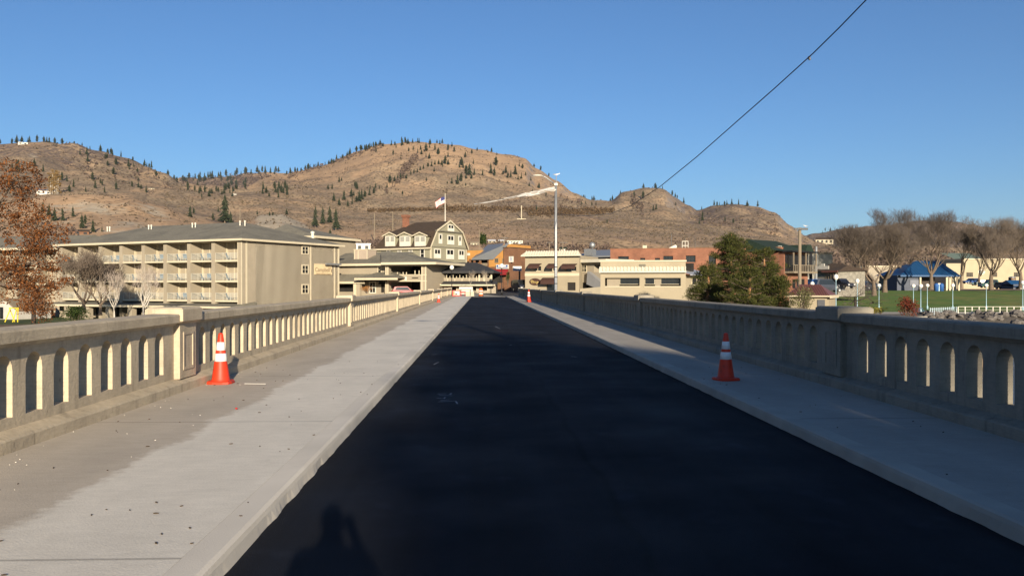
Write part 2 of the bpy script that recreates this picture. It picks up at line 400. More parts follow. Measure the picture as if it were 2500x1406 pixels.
# streets beyond the bridge
mb = MB()
def strip(name, m, rows, dz):
    mb = MB()
    for (y0, a0, b0), (y1, a1, b1) in zip(rows, rows[1:]):
        k = 12
        for q in range(k):
            f0, f1 = q / k, (q + 1) / k
            mb.face([(x, y, H(x, y) + dz) for x, y in ((lerp(a0, b0, f0), y0), (lerp(a0, b0, f1), y0), (lerp(a1, b1, f1), y1), (lerp(a1, b1, f0), y1))])
    return tag(mb.build(name, m), kind='structure')
strip("concrete_apron", M_plaza, [(118.9, -4.2, 5.4), (122, -6, 6.5), (127, -9, 9), (134, -11, 14), (138, -11, 16)], .06)
strip("side_street", M_road2, [(124, 3.2, 9), (130, 1.5, 13), (137, 0, 30), (140, -2, 46), (147, -3, 60)], .075)
strip("far_street", M_road2, [(147, -3, 15), (165, -2, 12), (230, 2, 12)], .075)
# ------------------------------------------------------------------ bridge deck
YB, YE = -25.0, 122.5
XL, XR = -1.43, 3.35             # curb edges
ZW = 0.12                        # top of the walks above the road
# new asphalt
m = bpy.data.materials.new("fresh_asphalt"); m.use_nodes = True; t = m.node_tree; L = t.links; b = t.nodes["Principled BSDF"]
b.inputs["Roughness"].default_value = .85; b.inputs["Specular IOR Level"].default_value = .12
tc = t.nodes.new("ShaderNodeTexCoord")
def nzz(sc, det, st=None):
    n = t.nodes.new("ShaderNodeTexNoise"); n.inputs["Scale"].default_value = sc; n.inputs["Detail"].default_value = det
    if st:
        mp = t.nodes.new("ShaderNodeMapping"); mp.inputs["Scale"].default_value = st; L.new(tc.outputs["Object"], mp.inputs[0]); L.new(mp.outputs[0], n.inputs["Vector"])
    else: L.new(tc.outputs["Object"], n.inputs["Vector"])
    return n.outputs["Fac"]
cr = t.nodes.new("ShaderNodeValToRGB"); cr.color_ramp.elements[0].color = (.0035, .0045, .008, 1); cr.color_ramp.elements[1].color = (.0095, .011, .016, 1)
cr.color_ramp.elements[0].position = .35; cr.color_ramp.elements[1].position = .7
L.new(nzz(.35, 6, (1, .25, 1)), cr.inputs[0])
g = t.nodes.new("ShaderNodeMapRange"); g.inputs[1].default_value = .3; g.inputs[2].default_value = .75; g.inputs[3].default_value = .6; g.inputs[4].default_value = 1.5; L.new(nzz(160, 3), g.inputs[0])
vm = t.nodes.new("ShaderNodeVectorMath"); vm.operation = 'SCALE'; L.new(cr.outputs[0], vm.inputs[0]); L.new(g.outputs[0], vm.inputs["Scale"]); sxa = t.nodes.new("ShaderNodeSeparateXYZ"); L.new(tc.outputs["Object"], sxa.inputs[0])
def mra(f, a, c, d, e):
    n = t.nodes.new("ShaderNodeMapRange"); n.inputs[1].default_value = a; n.inputs[2].default_value = c; n.inputs[3].default_value = d; n.inputs[4].default_value = e; L.new(f, n.inputs[0]); return n.outputs[0]
def ma(op, a, c):
    n = t.nodes.new("ShaderNodeMath"); n.operation = op; L.new(a, n.inputs[0])
    if isinstance(c, (int, float)): n.inputs[1].default_value = c
    else: L.new(c, n.inputs[1])
    return n.outputs[0]
seam = ma('ABSOLUTE', ma('ADD', ma('ADD', sxa.outputs[0], -.98), mra(nzz(.8, 4, (0, 1, 0)), .3, .7, -.05, .05)), 0)
k1 = mra(seam, .01, .05, .55, 1.0)
k2 = mra(nzz(1.0, 4, (3.2, .05, 1)), .35, .65, .78, 1.3)             # faint roller lanes
k3 = mra(nzz(2.2, 8), .60, .72, 1.0, 1.9)                            # dusty scuffs
fine = ma('MULTIPLY', ma('MULTIPLY', k1, k2), k3)
vm2 = t.nodes.new("ShaderNodeVectorMath"); vm2.operation = 'SCALE'; L.new(vm.outputs[0], vm2.inputs[0]); L.new(fine, vm2.inputs["Scale"]); L.new(vm2.outputs[0], b.inputs["Base Color"])
L.new(mra(nzz(.7, 6), .3, .7, .7, .95), b.inputs["Roughness"])
bp = t.nodes.new("ShaderNodeBump"); bp.inputs["Strength"].default_value = .8; bp.inputs["Distance"].default_value = .012; L.new(nzz(110, 4), bp.inputs["Height"]); L.new(bp.outputs[0], b.inputs["Normal"])
M_asph = m
mb = MB(); mb.face([(XL - .03, YB, 0), (XR + .03, YB, 0), (XR + .03, 119, 0), (XL - .03, 119, 0)])
tag(mb.build("road", M_asph), kind='structure')

# walks: one material, with the newer pale pour between the curb and a ragged line
def walkmat(name, pale, old, edge):
    m = bpy.data.materials.new(name); m.use_nodes = True; t = m.node_tree; L = t.links; b = t.nodes["Principled BSDF"]
    b.inputs["Roughness"].default_value = .88; b.inputs["Specular IOR Level"].default_value = .25
    tc = t.nodes.new("ShaderNodeTexCoord"); vec = tc.outputs["Object"]; sx = t.nodes.new("ShaderNodeSeparateXYZ"); L.new(vec, sx.inputs[0])
    def nz(sc, det=6, st=None, rg=.6):
        n = t.nodes.new("ShaderNodeTexNoise"); n.inputs["Scale"].default_value = sc; n.inputs["Detail"].default_value = det; n.inputs["Roughness"].default_value = rg
        if st:
            mp = t.nodes.new("ShaderNodeMapping"); mp.inputs["Scale"].default_value = st; L.new(vec, mp.inputs[0]); L.new(mp.outputs[0], n.inputs["Vector"])
        else: L.new(vec, n.inputs["Vector"])
        return n.outputs["Fac"]
    def mr(f, a, c, d=0, e=1):
        n = t.nodes.new("ShaderNodeMapRange"); n.inputs[1].default_value = a; n.inputs[2].default_value = c; n.inputs[3].default_value = d; n.inputs[4].default_value = e; L.new(f, n.inputs[0]); return n.outputs[0]
    def math2(op, a, c):
        n = t.nodes.new("ShaderNodeMath"); n.operation = op; L.new(a, n.inputs[0])
        if isinstance(c, (int, float)): n.inputs[1].default_value = c
        else: L.new(c, n.inputs[1])
        return n.outputs[0]
    wob = math2('ADD', sx.outputs[0], mr(nz(.5, 5, (.0, 1, 0)), .3, .7, -.13, .13))
    dr = t.nodes.new("ShaderNodeMath"); dr.operation = 'MULTIPLY'; L.new(sx.outputs[1], dr.inputs[0]); dr.inputs[1].default_value = .005; wob = math2('ADD', wob, dr.outputs[0])
    wob = math2('ADD', wob, mr(nz(7, 4), .3, .7, -.06, .06))
    fac = mr(wob, edge - .05, edge + .05)
    mx = t.nodes.new("ShaderNodeMix"); mx.data_type = 'RGBA'; L.new(fac, mx.inputs[0]); mx.inputs[6].default_value = (*old, 1); mx.inputs[7].default_value = (*pale, 1)
    f = math2('MULTIPLY', mr(nz(1.1, 8, (1, .5, 1)), .3, .7, .88, 1.1), mr(nz(14, 5, (.35, 1, 1)), .25, .75, .93, 1.07))
    f = math2('MULTIPLY', f, mr(nz(70, 3), .3, .75, .92, 1.08))
    f = math2('MULTIPLY', f, mr(nz(2.3, 8, (1, .6, 1), .75), .24, .36, .82, 1.0))
    yj = t.nodes.new("ShaderNodeMath"); yj.operation = 'PINGPONG'; L.new(sx.outputs[1], yj.inputs[0]); yj.inputs[1].default_value = 2.35
    f = math2('MULTIPLY', f, mr(yj.outputs[0], .008, .022, .6, 1))
    vm = t.nodes.new("ShaderNodeVectorMath"); vm.operation = 'SCALE'; L.new(mx.outputs[2], vm.inputs[0]); L.new(f, vm.inputs["Scale"]); L.new(vm.outputs[0], b.inputs["Base Color"])
    bp = t.nodes.new("ShaderNodeBump"); bp.inputs["Strength"].default_value = .35; bp.inputs["Distance"].default_value = .01; L.new(nz(60, 6), bp.inputs["Height"]); L.new(bp.outputs[0], b.inputs["Normal"])
    return m
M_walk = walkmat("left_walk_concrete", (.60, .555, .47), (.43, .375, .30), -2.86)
M_walkr = walkmat("right_walk_concrete", (.345, .315, .27), (.33, .30, .255), 4.2)  # same concrete as the left walk, darkened to paint in its shade
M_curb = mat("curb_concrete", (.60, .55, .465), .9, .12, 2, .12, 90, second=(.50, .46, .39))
def curb(name, x_edge, x_in, sgn, m):
    mb = MB(); ys = []; y = YB
    while y < 119.6: ys.append(y); y += .12 if y < 25 else .5
    prof = []
    for y in ys:
        j = .018 * noise.noise(Vector((y * 1.7, sgn * 3, 0))) + .02 * max(0, noise.noise(Vector((y * .9, sgn * 9, 4))) - .1)
        jb = .022 * noise.noise(Vector((y * 3.1, sgn * 5, 2)))
        prof.append([(x_in, y, ZW), (x_edge - sgn * .035, y, ZW), (x_edge - sgn * .008, y, ZW - .012), (x_edge + sgn * j * .3, y, ZW - .04), (x_edge + sgn * (.012 + jb), y, -.03)])
    for a, b2 in zip(prof, prof[1:]):
        for i in range(4): mb.face([a[i], a[i + 1], b2[i + 1], b2[i]])
    mb.mesh(prof[-1] + [(x_in, prof[-1][0][1], -.03)], [(0, 1, 2, 3, 4, 5)])
    return tag(mb.build(name, m), kind='structure')
curb("left_curb", XL, XL - .2, 1, M_curb); curb("right_curb", XR, XR + .2, -1, mat("right_curb_concrete", (.35, .32, .27), .9, .12, 2, .12, 90))  # right curb colour darkened along with the shade painted into its walk
# black tar seam left by the paver at the foot of the curbs, and the walks
mb = MB(); mb.box(-4.6, YB, -.3, XL - .205, 119.6, ZW - .003); tag(mb.build("left_sidewalk", M_walk), kind='structure')
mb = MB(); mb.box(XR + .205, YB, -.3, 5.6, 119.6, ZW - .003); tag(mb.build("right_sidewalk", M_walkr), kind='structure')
mb = MB(); mb.box(-4.75, YB, -1.3, 5.75, 119.5, -.31); mb.box(-6.5, 114, -9, 7.6, 121, -1.31)
for y in (27.15, 57.35, 87.55): mb.box(-4.2, y - .8, -9, 5.2, y + .8, -1.31)
tag(mb.build("bridge_deck", mat("deck_concrete", (.3, .28, .24), .9, .15)), kind='structure')
# abutment walks beyond the rails
# ------------------------------------------------------------------ balustrades
def railmat(name, base, stain):
    m = bpy.data.materials.new(name); m.use_nodes = True; t = m.node_tree; L = t.links; b = t.nodes["Principled BSDF"]; b.inputs["Roughness"].default_value = .92; b.inputs["Specular IOR Level"].default_value = .2
    ge = t.nodes.new("ShaderNodeNewGeometry"); pos = ge.outputs["Position"]
    def nz(sc, det, st, rg=.6):
        mp = t.nodes.new("ShaderNodeMapping"); mp.inputs["Scale"].default_value = st; L.new(pos, mp.inputs[0])
        n = t.nodes.new("ShaderNodeTexNoise"); n.inputs["Scale"].default_value = sc; n.inputs["Detail"].default_value = det; n.inputs["Roughness"].default_value = rg; L.new(mp.outputs[0], n.inputs["Vector"]); return n.outputs["Fac"]
    def mr(f, a, c, d=0, e=1):
        n = t.nodes.new("ShaderNodeMapRange"); n.inputs[1].default_value = a; n.inputs[2].default_value = c; n.inputs[3].default_value = d; n.inputs[4].default_value = e; L.new(f, n.inputs[0]); return n.outputs[0]
    def mul(a, c):
        n = t.nodes.new("ShaderNodeMath"); n.operation = 'MULTIPLY'; L.new(a, n.inputs[0]); L.new(c, n.inputs[1]); return n.outputs[0]
    mx = t.nodes.new("ShaderNodeMix"); mx.data_type = 'RGBA'; mx.inputs[6].default_value = (*base, 1); mx.inputs[7].default_value = (*stain, 1)
    L.new(mr(nz(3, 8, (1, 1, .5), .7), .48, .66), mx.inputs[0])
    f = mul(mr(nz(1.2, 8, (1, 1, 1)), .3, .7, .86, 1.12), mr(nz(9, 5, (1, 1, 5)), .3, .7, .90, 1.08))
    f = mul(f, mr(nz(26, 5, (1, 1, .35), .7), .63, .74, 1.0, .45))
    f = mul(f, mr(nz(5, 6, (1, 1, .12), .7), .54, .70, 1.0, .68))
    f = mul(f, mr(nz(1.3, 9, (1, 1, 1), .8), .495, .505, 1.0, 1.0))
    vm = t.nodes.new("ShaderNodeVectorMath"); vm.operation = 'SCALE'; L.new(mx.outputs[2], vm.inputs[0]); L.new(f, vm.inputs["Scale"]); L.new(vm.outputs[0], b.inputs["Base Color"])
    bp = t.nodes.new("ShaderNodeBump"); bp.inputs["Strength"].default_value = .5; bp.inputs["Distance"].default_value = .012; L.new(nz(22, 7, (1, 1, 1.6), .65), bp.inputs["Height"]); L.new(bp.outputs[0], b.inputs["Normal"])
    return m
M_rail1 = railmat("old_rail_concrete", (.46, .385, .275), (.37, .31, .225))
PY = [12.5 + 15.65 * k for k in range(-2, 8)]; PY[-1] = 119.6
M_rail2 = railmat("shaded_rail_concrete", (.25, .225, .18), (.20, .18, .145))  # same old concrete, with the right rail's shade put into its colour
def balustrade(name, label, s, xp, xk):
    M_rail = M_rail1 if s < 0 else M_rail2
    # s = -1 for the left rail (outside is -x), +1 for the right; xp = panel face, xk = foot face
    root = thing(name, label, "balustrade", (xp, 12.5, ZW), "balustrades along the bridge")
    T = .18                                                  # panel thickness
    X = lambda d: xp + s * d                                 # d metres outward from the panel face
    seg = []
    for k, (ya, yb) in enumerate(zip(PY, PY[1:])):
        y0, y1 = ya + .34, yb - .34
        # foot
        mb = MB(); fs = [(xk, ZW), (xk, .225), (xk + s * .015, .243), (X(-.005), .285), (X(T + .03), .285), (X(T + .03), -.4), (xk, -.4)]
        n = len(fs)
        mb.mesh([(x, ya - .0, z) for x, z in fs] + [(x, yb, z) for x, z in fs], [tuple(range(n)), tuple(range(2 * n - 1, n - 1, -1))] + [(i, i + n, (i + 1) % n + n, (i + 1) % n) for i in range(n)])
        mb.build("foot", M_rail, root)
        # panel with round-headed openings
        mb = MB(); zb, zt, z0, z1 = .385, .965, .285, 1.075; no = 27; pitch = .5341; wd = .307; hw = wd / 2
        span = y1 - y0; no = int((span - .12) / pitch); y = (y0 + y1) / 2 - pitch * (no - 1) / 2
        edges = [y0]
        A = 8
        zs = zt - hw                                         # springing of the arch
        for i in range(no):
            yc = y + i * pitch; a, c = yc - hw, yc + hw; lim = yc + pitch / 2 if i < no - 1 else y1; left = yc - pitch / 2 if i else y0
            arch = [(yc - hw * math.cos(math.pi * q / A), zs + hw * math.sin(math.pi * q / A)) for q in range(A + 1)]
            for d in (0, T):
                xx = X(d)
                mb.face([(xx, left, z0), (xx, lim, z0), (xx, lim, zb), (xx, left, zb)])
                mb.face([(xx, left, zb), (xx, a, zb), (xx, a, zs), (xx, left, zs)]); mb.face([(xx, c, zb), (xx, lim, zb), (xx, lim, zs), (xx, c, zs)])
                mb.face([(xx, left, zs), (xx, a, zs)] + [(xx, p, q) for p, q in arch[1:A // 2 + 1]] + [(xx, yc, z1), (xx, left, z1)])
                mb.face([(xx, yc, z1)] + [(xx, p, q) for p, q in arch[A // 2:-1]] + [(xx, c, zs), (xx, lim, zs), (xx, lim, z1)])
            loop = [(a, zb)] + arch + [(c, zb)]
            for (p, q), (p2, q2) in zip(loop, loop[1:] + loop[:1]):
                mb.face([(X(0), p, q), (X(T), p, q), (X(T), p2, q2), (X(0), p2, q2)])
        mb.build("arched_panel", M_rail, root)
        # moulding and coping
        mb = MB(); cp = [(-.035, 1.04), (-.055, 1.075), (-.115, 1.082), (-.115, 1.18), (-.095, 1.200), (T + .06, 1.205), (T + .085, 1.18), (T + .085, 1.09), (T + .03, 1.075), (T + .03, 1.045)]
        cp = [(X(d), z) for d, z in cp]; n = len(cp); jy = y0 + (y1 - y0) * (.34 if s < 0 else .62); jj = [(y0, jy - .004), (jy + .004, y1)]
        for c0, c1 in jj:
            mb.mesh([(x, c0, z) for x, z in cp] + [(x, c1, z) for x, z in cp], [tuple(range(n)), tuple(range(2 * n - 1, n - 1, -1))] + [(i, i + n, (i + 1) % n + n, (i + 1) % n) for i in range(n)])
        mb.build("coping", M_rail, root)
    for k, yc in enumerate(PY):
        mb = MB(); h = .335
        def bx(d0, d1, a, b2, z0, z1): mb.box(min(X(d0), X(d1)), a, z0, max(X(d0), X(d1)), b2, z1)
        bx(-.085, T + .11, yc - h, yc + h, .283, 1.06)
        # raised border of the sunk panel on the road face
        for a, b2, z0, z1 in ((-.21, -.17, .40, .94), (.17, .21, .40, .94), (-.17, .17, .90, .94), (-.17, .17, .40, .44)):
            bx(-.098, -.086, yc + a, yc + b2, z0, z1)
        p = mb.build("pillar", M_rail, root)
        mb = MB(); g = .41
        a0, a1, b0, b1 = X(-.155), X(T + .19), yc - g, yc + g; i0, i1 = X(-.125), X(T + .16)
        mb.mesh([(X(-.085), yc - h, 1.06), (X(T + .11), yc - h, 1.06), (X(T + .11), yc + h, 1.06), (X(-.085), yc + h, 1.06),
                 (a0, b0, 1.10), (a1, b0, 1.10), (a1, b1, 1.10), (a0, b1, 1.10), (a0, b0, 1.262), (a1, b0, 1.262), (a1, b1, 1.262), (a0, b1, 1.262), (i0, b0 + .03, 1.288), (i1, b0 + .03, 1.288), (i1, b1 - .03, 1.288), (i0, b1 - .03, 1.288)],
                [(i + j, (i + 1) % 4 + j, (i + 1) % 4 + j + 4, i + j + 4) for j in (0, 4, 8) for i in range(4)] + [(0, 3, 2, 1), (12, 13, 14, 15)])
        mb.build("pillar_cap", M_rail, p)
    return root
balustrade("bridge_balustrade", "old arched concrete balustrade in full sun along the left side of the bridge", -1, -4.33, -4.17)
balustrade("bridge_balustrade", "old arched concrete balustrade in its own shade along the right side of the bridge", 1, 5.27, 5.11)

# ------------------------------------------------------------------ cones, drum, barricades
def make_cone():
    r = thing("traffic_cone", "orange traffic cone with two white bands beside the first left rail pillar, in the sun", "traffic cone", (0, 0, 0), "traffic cones on the bridge walks")
    mb = MB(); s = .185
    pts = []
    for z, k in ((0, 1), (.028, 1), (.042, .93)):
        for q in range(16):
            a = 2 * math.pi * q / 16; c, d = math.cos(a), math.sin(a); f = s * k / max(abs(c), abs(d)); f = min(f, s * k * 1.22); pts.append((c * f, d * f, z))
    mb.mesh(pts, [(i + j * 16, (i + 1) % 16 + j * 16, (i + 1) % 16 + j * 16 + 16, i + j * 16 + 16) for j in range(2) for i in range(16)] + [tuple(range(32, 48)), tuple(reversed(range(16)))])
    mb.build("base", M_cone, r)
    rad = lambda z: lerp(.135, .032, (z - .042) / .72)
    mb = MB(); mb.lathe((0, 0, 0), [(.15, .042), (.137, .05)] + [(rad(z), z) for z in (.06, .2, .35, .5, .62, .74)] + [(.026, .757), (.012, .762)], 24); mb.build("body", M_cone, r, True)
    for z0, z1 in ((.335, .452), (.500, .622)):
        mb = MB(); mb.lathe((0, 0, 0), [(rad(z0) - .001, z0 - .001), (rad(z0) + .003, z0), (rad(z1) + .003, z1), (rad(z1) - .001, z1 + .001)], 24); mb.build("reflective_band", M_refl, r, True)
    return r
cone = make_cone(); index_kids(cone)
def walkpt(px, py, z=ZW): d = ray(px, py); return EYE + d * ((z - EYE.z) / d.z)
cone.location = walkpt(539, 935)
dup(cone, walkpt(1772, 927), .3, .97, "orange traffic cone with two white bands on the shaded right walk by the curb")
def walkpt(px, py, z=ZW): d = ray(px, py); return EYE + d * ((z - EYE.z) / d.z)
p = walkpt(1071, 738); dup(cone, p, .2, 1, "small far traffic cone on the left walk, before the barricades")
p = walkpt(1291, 737); dup(cone, p, .5, 1.45, "far traffic cone with tall white sleeve on the right walk")

def dkg(): pass
r = thing("traffic_drum", "orange and white striped traffic drum standing in the street past the bridge", "traffic drum", (*at(1174, 719, 123).xy, .06))
c = r.location
M_drum = mat("drum_orange", (.72, .13, .03), .5, .06, 3)
mb = MB(); mb.lathe(c, [(.42, 0), (.42, .06)], 16); mb.build("rubber_foot", M_black, r)
mb = MB(); mb.lathe(c, [(.32, .06), (.31, .3), (.30, .301), (.29, .6), (.27, .95), (.2, 1.1), (.1, 1.14)], 16); mb.build("barrel", M_drum, r, True)
for z in (.30, .66):
    mb = MB(); mb.lathe(c, [(.29, z - .001), (.316, z), (.306, z + .16), (.28, z + .161)], 16); mb.build("white_band", M_refl, r, True)
# barricade clutter at the end of the walk
M_wbar = mat("white_plastic_barrier", (.50, .48, .42), .6, .08, 2)
Yq = 119.9
for i, (x0, x1, yt, yb, lab) in enumerate([(1121, 1154, 700.5, 706, "long white barrier board, upper one, laid across the end of the left walk"), (1126, 1155, 707.5, 711.5, "long white barrier board, lower one, across the end of the left walk")]):
    a, b2 = at(x0, yt, Yq + .4 * i), at(x1, yb, Yq + .4 * i)
    r = thing("barrier_board", lab, "barrier", (a.x, a.y, b2.z), "white barrier boards at the bridge end")
    mb = MB(); mb.box(a.x, a.y, b2.z, b2.x, a.y + .12, a.z); mb.build("board", M_wbar, r)
    for k, x in enumerate((a.x + .25, b2.x - .35)):
        mb = MB(); mb.tube([(x, a.y + .3, 0), (x + .05, a.y + .06, b2.z + .1), (x + .1, a.y + .3, a.z)], .035); mb.build("leg", M_galv, r)
for x0, x1, yt, yb, lab in [(1137, 1147.5, 711.5, 723, "cream concrete block, first of two beside the road end"), (1148.5, 1157.5, 711.5, 724.5, "cream concrete block closest to the road end, slightly taller")]:
    a, b2 = at(x0, yt, 118.6), at(x1, yb, 118.6)
    mb = MB(); dx = b2.x - a.x; zt, zb = a.z, ZW
    mb.mesh([(a.x, 118.6, zb), (b2.x, 118.6, zb), (b2.x, 119.3, zb), (a.x, 119.3, zb), (a.x + .04, 118.64, zt), (b2.x - .04, 118.64, zt), (b2.x - .04, 119.26, zt), (a.x + .04, 119.26, zt)], [(0, 3, 2, 1), (4, 5, 6, 7), (0, 1, 5, 4), (1, 2, 6, 5), (2, 3, 7, 6), (3, 0, 4, 7)])
    tag(mb.build("concrete_block", mat("cream_block", (.40, .36, .27), .9, .1, 3)), lab, "concrete block", "concrete blocks at the bridge end")
# red framed folding sign and striped sawhorse
a, b2 = at(1104.5, 709, 118.3), at(1123.5, 722, 118.3)
r = thing("sign_stand", "red framed sign stand with a white notice, leaning at the end of the left rail", "sign stand", (a.x, a.y, ZW))
M_redp = mat("red_paint", (.42, .03, .025), .5, .1, 3)
mb = MB(); x0, x1, zt = a.x, b2.x, a.z; y = a.y
for q in ((x0, ZW, x0 + .09, zt), (x1 - .09, ZW, x1, zt), (x0 + .09, zt - .09, x1 - .09, zt), (x0 + .09, ZW + .02, x1 - .09, ZW + .14)): mb.box(q[0], y, q[1], q[2], y + .06, q[3])
mb.build("frame", M_redp, r)
mb = MB(); mb.box(x0 + .095, y + .02, ZW + .145, x1 - .095, y + .05, zt - .095); bd = mb.build("notice_board", M_wbar, r)
mb = MB(); mb.box(x0 + .12, y + .012, ZW + .18, x0 + .3, y + .019, zt - .13); mb.build("orange_panel", M_drum, bd)
mb = MB(); mb.box(x0 + .38, y + .012, ZW + .2, x1 - .4, y + .019, ZW + .36); mb.build("dark_panel", M_black, bd)
a, b2 = at(1124.5, 712, 118.1), at(1136.5, 722.5, 118.1)
r = thing("sawhorse_barricade", "red and white sawhorse barricade between the sign stand and the concrete blocks", "barricade", (a.x, a.y, ZW))
for k, (z0, z1, mm) in enumerate(((.30, .44, M_wbar), (.46, .60, M_redp))):
    mb = MB(); mb.box(a.x, a.y, ZW + z0, b2.x, a.y + .04, ZW + z1); mb.build("rail", mm, r)
for x in (a.x + .08, b2.x - .08):
    mb = MB(); mb.tube([(x, a.y - .2, ZW), (x, a.y + .06, ZW + .68), (x, a.y + .32, ZW)], .03); mb.build("leg", M_redp, r)
# bits of spall and marks on the walks and road
M_chip = mat("pale_concrete_chip", (.66, .62, .54), .9, .1, 5); M_leaf = mat("dead_leaf", (.05, .035, .022), .9, .3, 5)
mb = MB()
for i in range(70):
    y = 4.5 + 14 * rnd.random() ** 1.4; x = -4.14 + abs(rnd.gauss(0, .14)) if rnd.random() < .8 else rnd.uniform(-4.1, -3.0); s = rnd.uniform(.002, .0065)
    a = rnd.uniform(0, 6.3); q = [(x + s * math.cos(a + k * 1.6) * rnd.uniform(.6, 1.3), y + s * math.sin(a + k * 1.6) * rnd.uniform(.6, 1.3)) for k in range(4)]
    mb.exz(q, ZW - .002, ZW + s * .5)
tag(mb.build("concrete_chips", M_chip), kind='stuff')
mb = MB()
for i in range(120):
    y = 4 + 13 * rnd.random() ** 1.3; x = rnd.uniform(-4.1, -1.5) if i % 4 else rnd.uniform(3.5, 5.0); s = rnd.uniform(.006, .018); a = rnd.uniform(0, 3.1); c, d = math.cos(a), math.sin(a); wv = s * rnd.uniform(.15, .45)
    mb.exz([(x - c * s, y - d * s), (x - d * wv, y + c * wv), (x + c * s, y + d * s), (x + d * wv, y - c * wv)], ZW - .002, ZW + .005)
tag(mb.build("dead_leaf_litter", M_leaf), kind='stuff')
# white scratch marks sprayed and scraped on the new asphalt
M_scr = mat("white_chalk_mark", (.30, .30, .31), .9, .3, 30)
mb = MB()
def mark(px, py, px2, py2, wd=.012):
    a, b2 = walkpt(px, py, 0), walkpt(px2, py2, 0); d = (b2 - a).normalized(); n = Vector((-d.y, d.x, 0)) * wd
    mb.face([a - n + Vector((0, 0, .004)), a + n + Vector((0, 0, .004)), b2 + n * .6 + Vector((0, 0, .004)), b2 - n * .6 + Vector((0, 0, .004))])
for q in [(1068, 962, 1090, 961), (1072, 965, 1105, 966), (1066, 972, 1085, 973), (1075, 978, 1098, 976), (1070, 981, 1113, 979), (1113, 980, 1117, 986), (1098, 963, 1103, 960), (1084, 973, 1087, 970), (1245, 843, 1249, 842), (1316, 811, 1336, 812), (1209, 797, 1222, 803), (1395, 870, 1408, 872), (1055, 866, 1068, 865), (1059, 890, 1071, 884), (1260, 764, 1275, 764)]: mark(*q)
tag(mb.build("chalk_marks", M_scr), kind='stuff')
p = walkpt(577, 999); mb = MB(); mb.ball((p.x, p.y, ZW + .012), .016, 8, 0, .7); tag(mb.build("bottle_cap", M_redp), "small red bottle cap lying on the sunlit left walk", "bottle cap")
p = walkpt(600, 939); mb = MB(); mb.tube([(p.x - .02, p.y + .01, ZW + .015), (p.x + .15, p.y, ZW + .013), (p.x + .30, p.y - .01, ZW + .012)], .006, 8); tag(mb.build("plastic_strip", mat("grey_plastic", (.42, .40, .36), .8, .05, 3)), "pale plastic strip lying on the walk right of the sunlit cone", "strip")
# ------------------------------------------------------------------ building kit
def window(par, fr, u0, z0, u1, z1, v=0, frame=None, pane=None, nu=2, nz=2, bw=.12, proud=.07, name="window"):
    frame = frame or M_cream; pane = pane or M_glass
    mb = MB(fr); a, b2 = v - proud, v + .02
    mb.box(u0 - bw, a, z0 - bw, u0, b2, z1 + bw); mb.box(u1, a, z0 - bw, u1 + bw, b2, z1 + bw)
    mb.box(u0, a, z1, u1, b2, z1 + bw); mb.box(u0, a - .03, z0 - bw, u1, b2, z0)
    bar = min(.07, (u1 - u0) * .12)
    for i in range(1, nu): x = lerp(u0, u1, i / nu); mb.box(x - bar / 2, a + .01, z0, x + bar / 2, b2, z1)
    for i in range(1, nz): z = lerp(z0, z1, i / nz); mb.box(u0, a + .02, z - bar / 2, u1, b2, z + bar / 2)
    f = mb.build(name, frame, par)
    mb = MB(fr); mb.box(u0, v - .025, z0, u1, v + .01, z1); mb.build("pane", pane, f)
    return f
def pwin(par, fr, px0, py0, px1, py1, v=0, **k):
    u0, z1 = fr.uv(px0, py0, v); u1, z0 = fr.uv(px1, py1, v); b = k.get('bw', .12)
    return window(par, fr, u0 + b, z0 + b, u1 - b, z1 - b, v, **k)
def tubes(par, name, m, items, n=6):
    mb = MB()
    for pts, r in items: mb.tube(pts, r, n)
    return mb.build(name, m, par)
def text(par, fr, s, u, z, size, v, m, name="lettering", align='CENTER', sx=1.0, shear=0):
    cu = bpy.data.curves.new(name, 'FONT'); cu.body = s; cu.size = size; cu.align_x = align; cu.align_y = 'CENTER'; cu.extrude = .01; cu.shear = shear
    cu.materials.append(m); tmp = bpy.data.objects.new(name, cu); me = bpy.data.meshes.new_from_object(tmp); bpy.data.objects.remove(tmp)
    o = bpy.data.objects.new(name, me); C.objects.link(o); o.parent = par
    off = Vector((0, 0, 0)); q = par
    while q is not None: off += q.location; q = q.parent
    o.matrix_basis = Matrix.Translation(fr.p(u, v, z) - off) @ Matrix((fr.u, Vector((0, 0, 1)), -fr.v)).transposed().to_4x4() @ Matrix.Diagonal((sx, 1, 1, 1))
    return o

# ------------------------------------------------------------------ hotel wing with balconies
A, B = at(146, 697, 138.5), at(590, 697, 120)
FH = Fr(A.xy, B.xy); SH = FH.side(21.5)
hotel = thing("hotel_wing", "long four storey beige hotel wing with tiers of balconies and a grey hip roof", "building", (B.x, B.y, -3.5))
zE = FH.uv(590, 583)[1]                          # eave
zs = [FH.uv(588, y)[1] for y in (634, 684.5, 733)]
u_c = [FH.uv(p, 650)[0] for p in (147, 195, 245, 296, 350, 403.5, 461.5, 521, 583.5)]
u_c[-1] = FH.L - .32; u_c[0] = .32
RD = 2.4                                          # depth of the balconies
mb = MB(FH)
doors = []
for c0, c1 in zip(u_c, u_c[1:]):
    for zb, zt in ((zs[0], zE), (zs[1], zs[0] - .25), (zs[2], zs[1] - .25)): doors.append((c0, c1, zb, zt))
mb.box(0, RD, -4, FH.L, 21.5, zE - .02)
mb.build("wall", M_beige, hotel)
